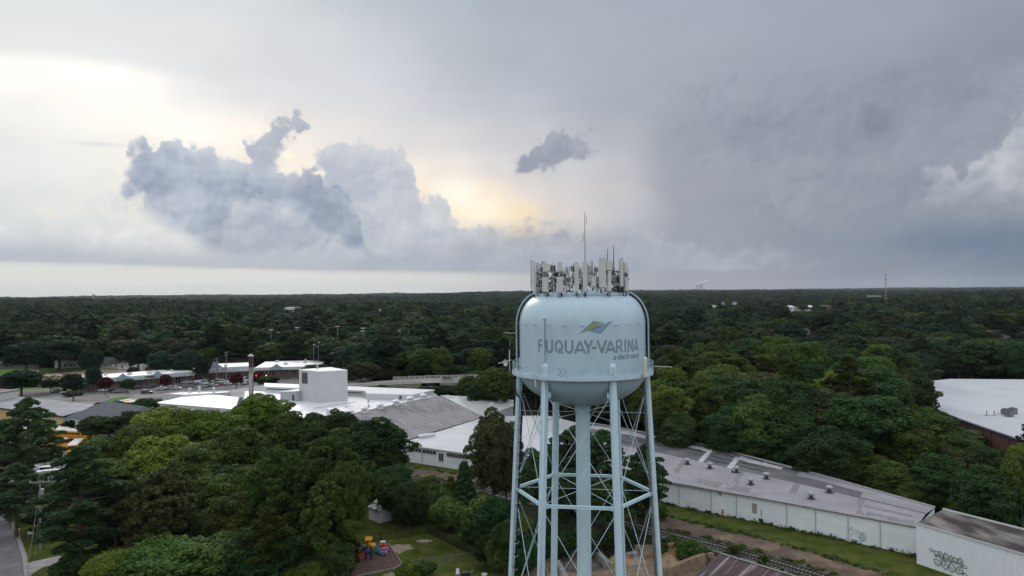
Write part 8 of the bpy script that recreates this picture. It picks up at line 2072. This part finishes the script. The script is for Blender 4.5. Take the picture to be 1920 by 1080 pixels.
# right of the bridge
T('bl4', 930, 688, 17, 70, 'mid', 'bright topped tree right of the bridge by the tank', 'broadleaf_tree')
T('bl2', 878, 704, 12, 56, 'mid', 'tree in front of the right end of the bridge', 'broadleaf_tree')
T('bl1', 905, 715, 12, 60, 'dark', 'dark tree under the bright topped one beside the bridge', 'broadleaf_tree')
T('bl3', 850, 722, 5, 60, 'dark', 'low dark growth under the bridge', 'shrub', cat='shrub')
# right woods, prominent crowns
RW = [('bl4', 1257, 722, 18, 80, 'bright', 'bright green tree just right of the tower balcony'), ('bl2', 1310, 668, 22, 110, 'mid', 'tall green tree at the left of the right woods'), ('rp1', 1350, 660, 23, 150, 'pine', 'large rounded pine with many heads in the right woods'), ('pn1', 1395, 655, 23, 120, 'olive', 'olive topped crown right of the large rounded pine'), ('bl3', 1440, 697, 20, 130, 'olive', 'wide olive crown above the warehouse middle'), ('rp2', 1330, 720, 18, 120, 'pine', 'lower pine in front of the large rounded one'), ('bl1', 1500, 640, 24, 110, 'mid', 'tall round dark crown in the middle of the right woods'), ('bl2', 1525, 645, 23, 110, 'dark', 'dark crown joined right of the tall round one'), ('blw', 1525, 704, 14, 34, 'yellow', 'small yellow green tuft among the dark crowns'), ('bl2', 1490, 704, 18, 90, 'dark', 'dark green crown left of the yellow tuft'), ('bl6', 1560, 728, 19, 130, 'olive', 'large olive oak in front of the white roofed building, left one'), ('bl4', 1600, 690, 20, 110, 'mid', 'green crown behind the large olive oak'), ('bl1', 1665, 695, 20, 110, 'olive', 'olive oak at the left end of the big white roof'), ('bl2', 1710, 690, 19, 100, 'dark', 'dark crown touching the left corner of the big white roof'), ('bl6', 1650, 745, 17, 120, 'dark', 'dark crown below the olive oak near the white roof'), ('bl2', 1745, 765, 14, 110, 'mid', 'green crown below the near corner of the big white roof'), ('bl6', 1700, 770, 16, 110, 'mid', 'spreading crown in front of the brown ribbed wall, left'), ('bl5', 1790, 812, 10, 110, 'mid', 'crown in front of the brown ribbed wall, middle'), ('bl5', 1850, 836, 10, 100, 'dark', 'dark crown in front of the brown ribbed wall, right'), ('bl4', 1912, 832, 13, 60, 'bright', 'light green crown at the right edge below the brown wall'), ('bl1', 1915, 850, 14, 80, 'mid', 'green crown cut by the right edge lower down'), ('bl6', 1420, 740, 18, 120, 'mid', 'mid green crown over the middle of the warehouse'), ('bl6', 1480, 760, 16, 120, 'dark', 'dark crown behind the turbine vents'), ('bl6', 1375, 760, 15, 120, 'dark', 'dark crown behind the left part of the warehouse roof'), ('bl6', 1270, 770, 13, 80, 'dark', 'dark crown right of the tower leg behind the roof'), ('pn2', 1250, 735, 17, 70, 'pine', 'pine close behind the tower at right'),
 ('bl6', 1560, 800, 14, 120, 'dark', 'shaded crown above the roof right of the middle'), ('bl6', 1610, 835, 10, 110, 'mid', 'shaded green crown close to the far roof edge'), ('bl6', 1672, 862, 9, 90, 'mid', 'light green tree against the far edge of the warehouse roof, left one'), ('bl6', 1715, 905, 6, 70, 'mid', 'light green bushy tree against the far roof edge, middle one'), ('bl6', 1795, 925, 5, 55, 'bright', 'small bright green tree by the corner of the metal annex'), ('bl6', 1760, 850, 11, 120, 'dark', 'very dark crown behind the metal annex'), ('bl6', 1850, 870, 12, 120, 'dark', 'dark crown behind the annex roof, right part'), ('bl6', 1900, 930, 6, 80, 'dark', 'low dark growth at the right edge behind the annex')]
for a in RW: T(a[0], a[1], a[2], a[3], a[4], a[5], a[6], 'pine_tree' if a[0][:2] in ('pn', 'rp') else 'broadleaf_tree')

# weeds along the dirt road, the track and the wall foot
rs_ = np.random.RandomState(9); Cw = []
def weeds(path, off, n_, hh):
    for _ in range(n_):
        i_ = rs_.randint(len(path) - 1); f_ = rs_.rand(); a_, c_ = np.array(path[i_][:2]), np.array(path[i_ + 1][:2]); d_ = (c_ - a_) / (np.linalg.norm(c_ - a_) + 1e-9); q_ = a_ + (c_ - a_) * f_ + np.array([-d_[1], d_[0]]) * (off + rs_.normal(0, .35))
        s_ = rs_.uniform(.2, .9)
        for _k in range(rs_.randint(12, 34)): Cw.append((q_[0] + rs_.normal(0, s_ * .5), q_[1] + rs_.normal(0, s_ * .5), abs(rs_.normal(0, hh * s_)) + .05))
weeds(DRT, 3.2, 190, .22); weeds(DRT, -3.0, 150, .2); weeds(TRK, -2.4, 130, .3); weeds(TRK, 2.2, 60, .2); weeds(NE, -.5, 150, .3)
Cw = np.array(Cw); wm = quads_mesh('weeds', Cw, rs_.normal(0, 1, (len(Cw), 3)) + np.array([0, 0, .6]), rs_.uniform(.12, .34, len(Cw)), 1.6, LM['mid'], rs_)
wo_ = bpy.data.objects.new('weeds', wm); COL.objects.link(wo_); tag(wo_, 'ragged weeds along the dirt road, rails and warehouse wall', 'weeds', kind='stuff')
# ---- woods: scattered trees, nearest as things, the rest as one mass
def ppoly(pts, Y): return ([(a, b_) for a, b_ in pts], Y)
PROTECT = [ppoly([(120, 692), (565, 676), (565, 742), (300, 752), (120, 745)], 330), ppoly([(0, 692), (400, 686), (400, 716), (0, 740)], 420), ppoly([(200, 669), (240, 669), (240, 690), (200, 690)], 425), ppoly([(112, 680), (150, 676), (150, 690), (112, 690)], 425), ppoly([(10, 682), (62, 682), (62, 690), (10, 690)], 425), ppoly([(340, 682), (366, 682), (366, 690), (340, 690)], 425), ppoly([(390, 670), (470, 670), (470, 690), (390, 690)], 425),
 ppoly([(285, 730), (500, 716), (560, 684), (645, 684), (645, 716), (815, 726), (900, 742), (965, 748), (965, 765), (900, 850), (750, 830), (655, 775), (590, 777), (440, 766), (285, 757)], 275),
 ppoly([(640, 700), (870, 698), (870, 722), (640, 722)], 320), ppoly([(1020, 776), (1240, 812), (1540, 890), (1755, 950), (1920, 990), (1920, 1080), (1240, 1080), (1240, 900), (1020, 850)], 200),
 ppoly([(1745, 712), (1920, 712), (1920, 812), (1860, 800), (1800, 782), (1745, 760)], 290), ppoly([(1806, 786), (1920, 820), (1920, 838), (1830, 808)], 185), ppoly([(0, 735), (200, 745), (240, 775), (150, 790), (0, 790)], 300),
 ppoly([(570, 690), (650, 690), (650, 716), (570, 716)], 300), ppoly([(780, 885), (860, 895), (860, 908), (780, 895)], 160), ppoly([(680, 975), (930, 960), (930, 1080), (650, 1080)], 130)]
for a in FARO:
    _, px, py, wpx, hpx, Y = a[:6]; PROTECT.append(ppoly([(px - wpx / 2 + 2, py + 1), (px + wpx / 2 - 2, py + 1), (px + wpx / 2 - 2, py + hpx * .8), (px - wpx / 2 + 2, py + hpx * .8)], Y))
for px, y0, y1, Y in ((508, 619, 629, 430), (557, 616, 624, 430), (633, 614, 624, 430), (680, 616, 628, 410), (750, 621, 627, 430), (588, 647, 655, 345), (597, 644, 655, 340), (643, 670, 684, 338), (735, 673, 684, 336), (925, 673, 684, 330), (424, 662, 700, 337), (406, 672, 690, 352), (1798, 690, 710, 300)):
    PROTECT.append(ppoly([(px - 3, y0), (px + 3, y0), (px + 3, y1), (px - 3, y1)], Y))
def inpoly(x, y, P_):
    c = False; n = len(P_); j = n - 1
    for i in range(n):
        xi, yi = P_[i]; xj, yj = P_[j]
        if (yi > y) != (yj > y) and x < (xj - xi) * (y - yi) / (yj - yi) + xi: c = not c
        j = i
    return c
PS = []
for P_, Y in PROTECT:
    xs = [p_[0] for p_ in P_]; ys = [p_[1] for p_ in P_]; st = max(2.0, min(7.0, (max(ys) - min(ys)) / 3, (max(xs) - min(xs)) / 2))
    x = min(xs)
    while x <= max(xs):
        y = min(ys)
        while y <= max(ys):
            if inpoly(x, y, P_) : PS.append((x, y, Y))
            y += st
        x += st
    for p_ in P_: PS.append((p_[0], p_[1], Y))
PS = np.array(PS)
# ground kept free (world polygons): buildings, roads, lots
FREE = [[(p_[0], p_[1]) for p_ in NE] + [(f1_[0], f1_[1]), (f1_[0] - 2, f1_[1] + 2)] + [(p_[0] + 1.5, p_[1] + 1.5) for p_ in reversed(FE)],
        [(x, y) for x, y in bigp], [(-75, 216), (-40, 196), (-12, 181), (20, 160), (34, 147), (66, 115), (100, 80), (60, 60), (20, 110), (-20, 150), (-90, 180)]]
CP = [tuple(G(*p_))[:2] for p_ in [(-200, 692), (130, 690), (330, 691), (560, 690), (660, 700), (660, 720), (330, 752), (-200, 790)]]
FREE.append(CP)
FREE.append([(-100, 205), (-130, 262), (-100, 292), (-20, 262), (10, 245), (24, 205), (10, 160), (-50, 180)])
FREE.append([(-240, 200), (-110, 200), (-100, 300), (-240, 330)])
def free(x, y):
    for P_ in FREE:
        if inpoly(x, y, P_): return True
    # road
    if -340 < x < 125:
        for p_ in RD[::2]:
            if abs(p_[0] - x) < 12 and abs(p_[1] - y) < 13: return True
    return False
KINDS = [('m1', 18, 13.5), ('m2', 20, 15), ('m3', 16, 15), ('m4', 21, 12), ('m5', 21, 12), ('m1', 17, 14), ('m2', 18, 16), ('m3', 14, 11)]
MIX = ['mid', 'dark', 'mid', 'dark', 'olive', 'mid', 'dark', 'bright']
def ok_tree(x, y, z, h, wd):
    k = Vector((x, y, z + h)); a, b_, w_ = proj(k); c, d_, _ = proj((x, y, z + h * .12))
    if w_ < 5: return False
    rx = wd / 2 * F / w_
    S = PS[PS[:, 2] > y + 4]
    if len(S) == 0: return True
    m_ = (np.abs(S[:, 0] - a) < rx * .95) & (S[:, 1] > b_ - 1) & (S[:, 1] < d_)
    return not m_.any()
cand = []
rs = np.random.RandomState(5)
sp = 9.8
y = 150.0
def zone(x, y):
    a = math.degrees(math.atan2(x, y))
    return a
near_c = []
while y < 1150:
    s_ = sp * (1 if y < 330 else 1.12 + max(0, y - 500) / 1500)
    x = -y * .80 - 20
    while x < y * .80 + 20:
        xx, yy = x + rs.uniform(-.42, .42) * s_, y + rs.uniform(-.42, .42) * s_
        if yy > 250 or xx > 18 + (250 - yy) * .1: near_c.append((xx, yy))
        x += s_
    y += s_
sel = []
TA = np.array(TREES)
for (x, y) in near_c:
    if free(x, y): continue
    k = KINDS[rs.randint(len(KINDS))]; f = rs.uniform(.6, 1.24); h = k[1] * f; wd = k[2] * rs.uniform(.8, 1.4) * (1.22 if y > 330 else 1.05)
    d2 = np.hypot(TA[:, 0] - x, TA[:, 1] - y) - TA[:, 2] * .7
    if (d2 < 1.6).any(): continue
    z = hill(x, y)
    okk = False
    for tr in range(4):
        if ok_tree(x, y, z, h, wd): okk = True; break
        h *= .74; wd *= .85
    if not okk: continue
    sel.append((math.hypot(x, y), x, y, z, h, wd, k[0], MIX[rs.randint(len(MIX))], rs.uniform(0, 6.28)))
sel.sort()
# sees the picture?
vis = []
for s_ in sel:
    a, b_, w_ = proj((s_[1], s_[2], s_[3] + s_[4])); vis.append(-40 < a < 1960)
NI = 190
HI = {'m1': 'bl1', 'm2': 'bl2', 'm3': 'bl3', 'm4': 'pn1', 'm5': 'bl4'}
ADJ = {'mid': 'mid green', 'dark': 'dark green', 'olive': 'olive brown', 'bright': 'light green'}
indiv = [s_ for s_, v_ in zip(sel, vis) if v_][:NI]; ids = set(id(s_) for s_ in indiv); rest = [s_ for s_ in sel if id(s_) not in ids]
for s_ in indiv:
    _, x, y, z, h, wd, key, lm, rot = s_; a = proj((x, y, z + h))[0]; pn = key == 'm4'
    ht = 'tall' if h > 19 else ('low' if h < 13 else 'middling')
    zn = 'behind the factory' if a < 960 else ('behind the water tower' if a < 1230 else ('behind the long warehouse' if a < 1640 else 'by the big white roof'))
    if a < 500: zn = 'beyond the fields at left'
    nm = 'pine' if pn else 'broadleaf tree'; l2 = 'pine' if pn and lm != 'bluepine' else lm
    tree(HI[key], (x, y, z - .1), h, wd, rot, l2 if not pn else 'pine', 'pine_tree' if pn else 'broadleaf_tree', f'{ht} {ADJ[lm] if not pn else "needle green"} {nm} in the woods {zn}', f'{ht} {ADJ[lm] if not pn else "needle green"} {nm}s in the woods {zn}')
print('INDIV', len(indiv), 'REST', len(rest))
# the far woods: one mass of instances on points
y = 1150.0
while y < 11500:
    s_ = 13 * (1 + (y - 1150) / 1600); x = -y * .78
    while x < y * .78:
        xx, yy = x + rs.uniform(-.45, .45) * s_, y + rs.uniform(-.45, .45) * s_; k = KINDS[rs.randint(len(KINDS))]; g_ = 1 + (y - 1150) / 4200
        h = k[1] * rs.uniform(.65, 1.15) * (1 + .22 * math.sin(xx / 170 + yy / 260) * math.sin(xx / 95 + 1)); wd = k[2] * rs.uniform(.95, 1.4) * g_ * 1.15
        if y > 3300 or ok_tree(xx, yy, hill(xx, yy), h, wd): rest.append((0, xx, yy, hill(xx, yy), h, wd, k[0], MIX[rs.randint(len(MIX))], rs.uniform(0, 6.28)))
        x += s_
    y += s_
print('REST with far', len(rest))
# merged light models (crown + trunk) per kind and colour for instancing
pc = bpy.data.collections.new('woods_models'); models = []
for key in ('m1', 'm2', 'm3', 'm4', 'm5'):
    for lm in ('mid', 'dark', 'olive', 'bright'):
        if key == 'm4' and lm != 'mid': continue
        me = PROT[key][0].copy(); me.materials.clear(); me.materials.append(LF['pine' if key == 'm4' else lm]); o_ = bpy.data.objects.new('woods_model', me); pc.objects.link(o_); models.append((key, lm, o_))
names = sorted([(m_[2].name, i) for i, m_ in enumerate(models)]); order = {i: k for k, (_, i) in enumerate(names)}
mi = {}
for i, (key, lm, o_) in enumerate(models): mi[(key, lm)] = order[i]
for lm in ('dark', 'olive', 'bright'): mi[('m4', lm)] = mi[('m4', 'mid')]
n = len(rest); pm = bpy.data.meshes.new('far_woods'); pm.vertices.add(n)
pm.vertices.foreach_set('co', np.array([(r_0[1], r_0[2], r_0[3] - .2) for r_0 in rest], dtype=np.float32).ravel())
at = pm.attributes.new('idx', 'INT', 'POINT'); at.data.foreach_set('value', np.array([mi[(r_0[6], r_0[7])] for r_0 in rest], dtype=np.int32))
at = pm.attributes.new('rot', 'FLOAT', 'POINT'); at.data.foreach_set('value', np.array([r_0[8] for r_0 in rest], dtype=np.float32))
sc_ = np.array([(r_0[5] / 2 / PROT[r_0[6]][3], r_0[5] / 2 / PROT[r_0[6]][3], r_0[4] / PROT[r_0[6]][2]) for r_0 in rest], dtype=np.float32)
at = pm.attributes.new('scl', 'FLOAT_VECTOR', 'POINT'); at.data.foreach_set('vector', sc_.ravel())
fw = bpy.data.objects.new('far_woods', pm); COL.objects.link(fw); tag(fw, 'continuous woods of mixed green trees reaching to the horizon', 'woods', kind='stuff')
ng = bpy.data.node_groups.new('woods_scatter', 'GeometryNodeTree'); ng.interface.new_socket('Geometry', in_out='INPUT', socket_type='NodeSocketGeometry'); ng.interface.new_socket('Geometry', in_out='OUTPUT', socket_type='NodeSocketGeometry')
gi = ng.nodes.new('NodeGroupInput'); go = ng.nodes.new('NodeGroupOutput'); ip = ng.nodes.new('GeometryNodeInstanceOnPoints'); ci = ng.nodes.new('GeometryNodeCollectionInfo'); ci.inputs['Collection'].default_value = pc; ci.inputs['Separate Children'].default_value = True; ci.inputs['Reset Children'].default_value = True
def na(nm, ty): q = ng.nodes.new('GeometryNodeInputNamedAttribute'); q.data_type = ty; q.inputs[0].default_value = nm; return q
ai, ar, as_ = na('idx', 'INT'), na('rot', 'FLOAT'), na('scl', 'FLOAT_VECTOR'); cx = ng.nodes.new('ShaderNodeCombineXYZ')
ng.links.new(gi.outputs[0], ip.inputs['Points']); ng.links.new(ci.outputs[0], ip.inputs['Instance']); ip.inputs['Pick Instance'].default_value = True
ng.links.new(ai.outputs['Attribute'], ip.inputs['Instance Index']); ng.links.new(ar.outputs['Attribute'], cx.inputs[2])
er = ng.nodes.new('FunctionNodeEulerToRotation'); ng.links.new(cx.outputs[0], er.inputs[0]); ng.links.new(er.outputs[0], ip.inputs['Rotation']); ng.links.new(as_.outputs['Attribute'], ip.inputs['Scale']); ng.links.new(ip.outputs[0], go.inputs[0])
md = fw.modifiers.new('scatter', 'NODES'); md.node_group = ng
# ------------------------------------------------------------------ air
mh_ = bpy.data.materials.new('haze_air'); nt = _nt(mh_); N = nt.nodes; L = nt.links; N.remove(N['Principled BSDF'])
pv = N.new('ShaderNodeVolumePrincipled'); pv.inputs['Color'].default_value = (.80, .87, .95, 1); pv.inputs['Density'].default_value = 2.3e-5; pv.inputs['Anisotropy'].default_value = 0.0
L.new(pv.outputs[0], N['Material Output'].inputs['Volume'])
b = MB(); b.box((0, 0, 70), (26000, 26000, 190)); b.v = [(x, y, z) for x, y, z in b.v]
hz_ = b.build('haze', mh_); hz_['kind'] = 'stuff'; tag(hz_, 'thin blue grey haze over the far woods', 'haze')
sc.render.film_transparent = False
sc.cycles.max_bounces = 4; sc.cycles.diffuse_bounces = 2; sc.cycles.glossy_bounces = 2; sc.cycles.transmission_bounces = 2; sc.cycles.transparent_max_bounces = 8; sc.cycles.volume_bounces = 0
sc.cycles.use_denoising = True
sc.cycles.caustics_reflective = False; sc.cycles.caustics_refractive = False
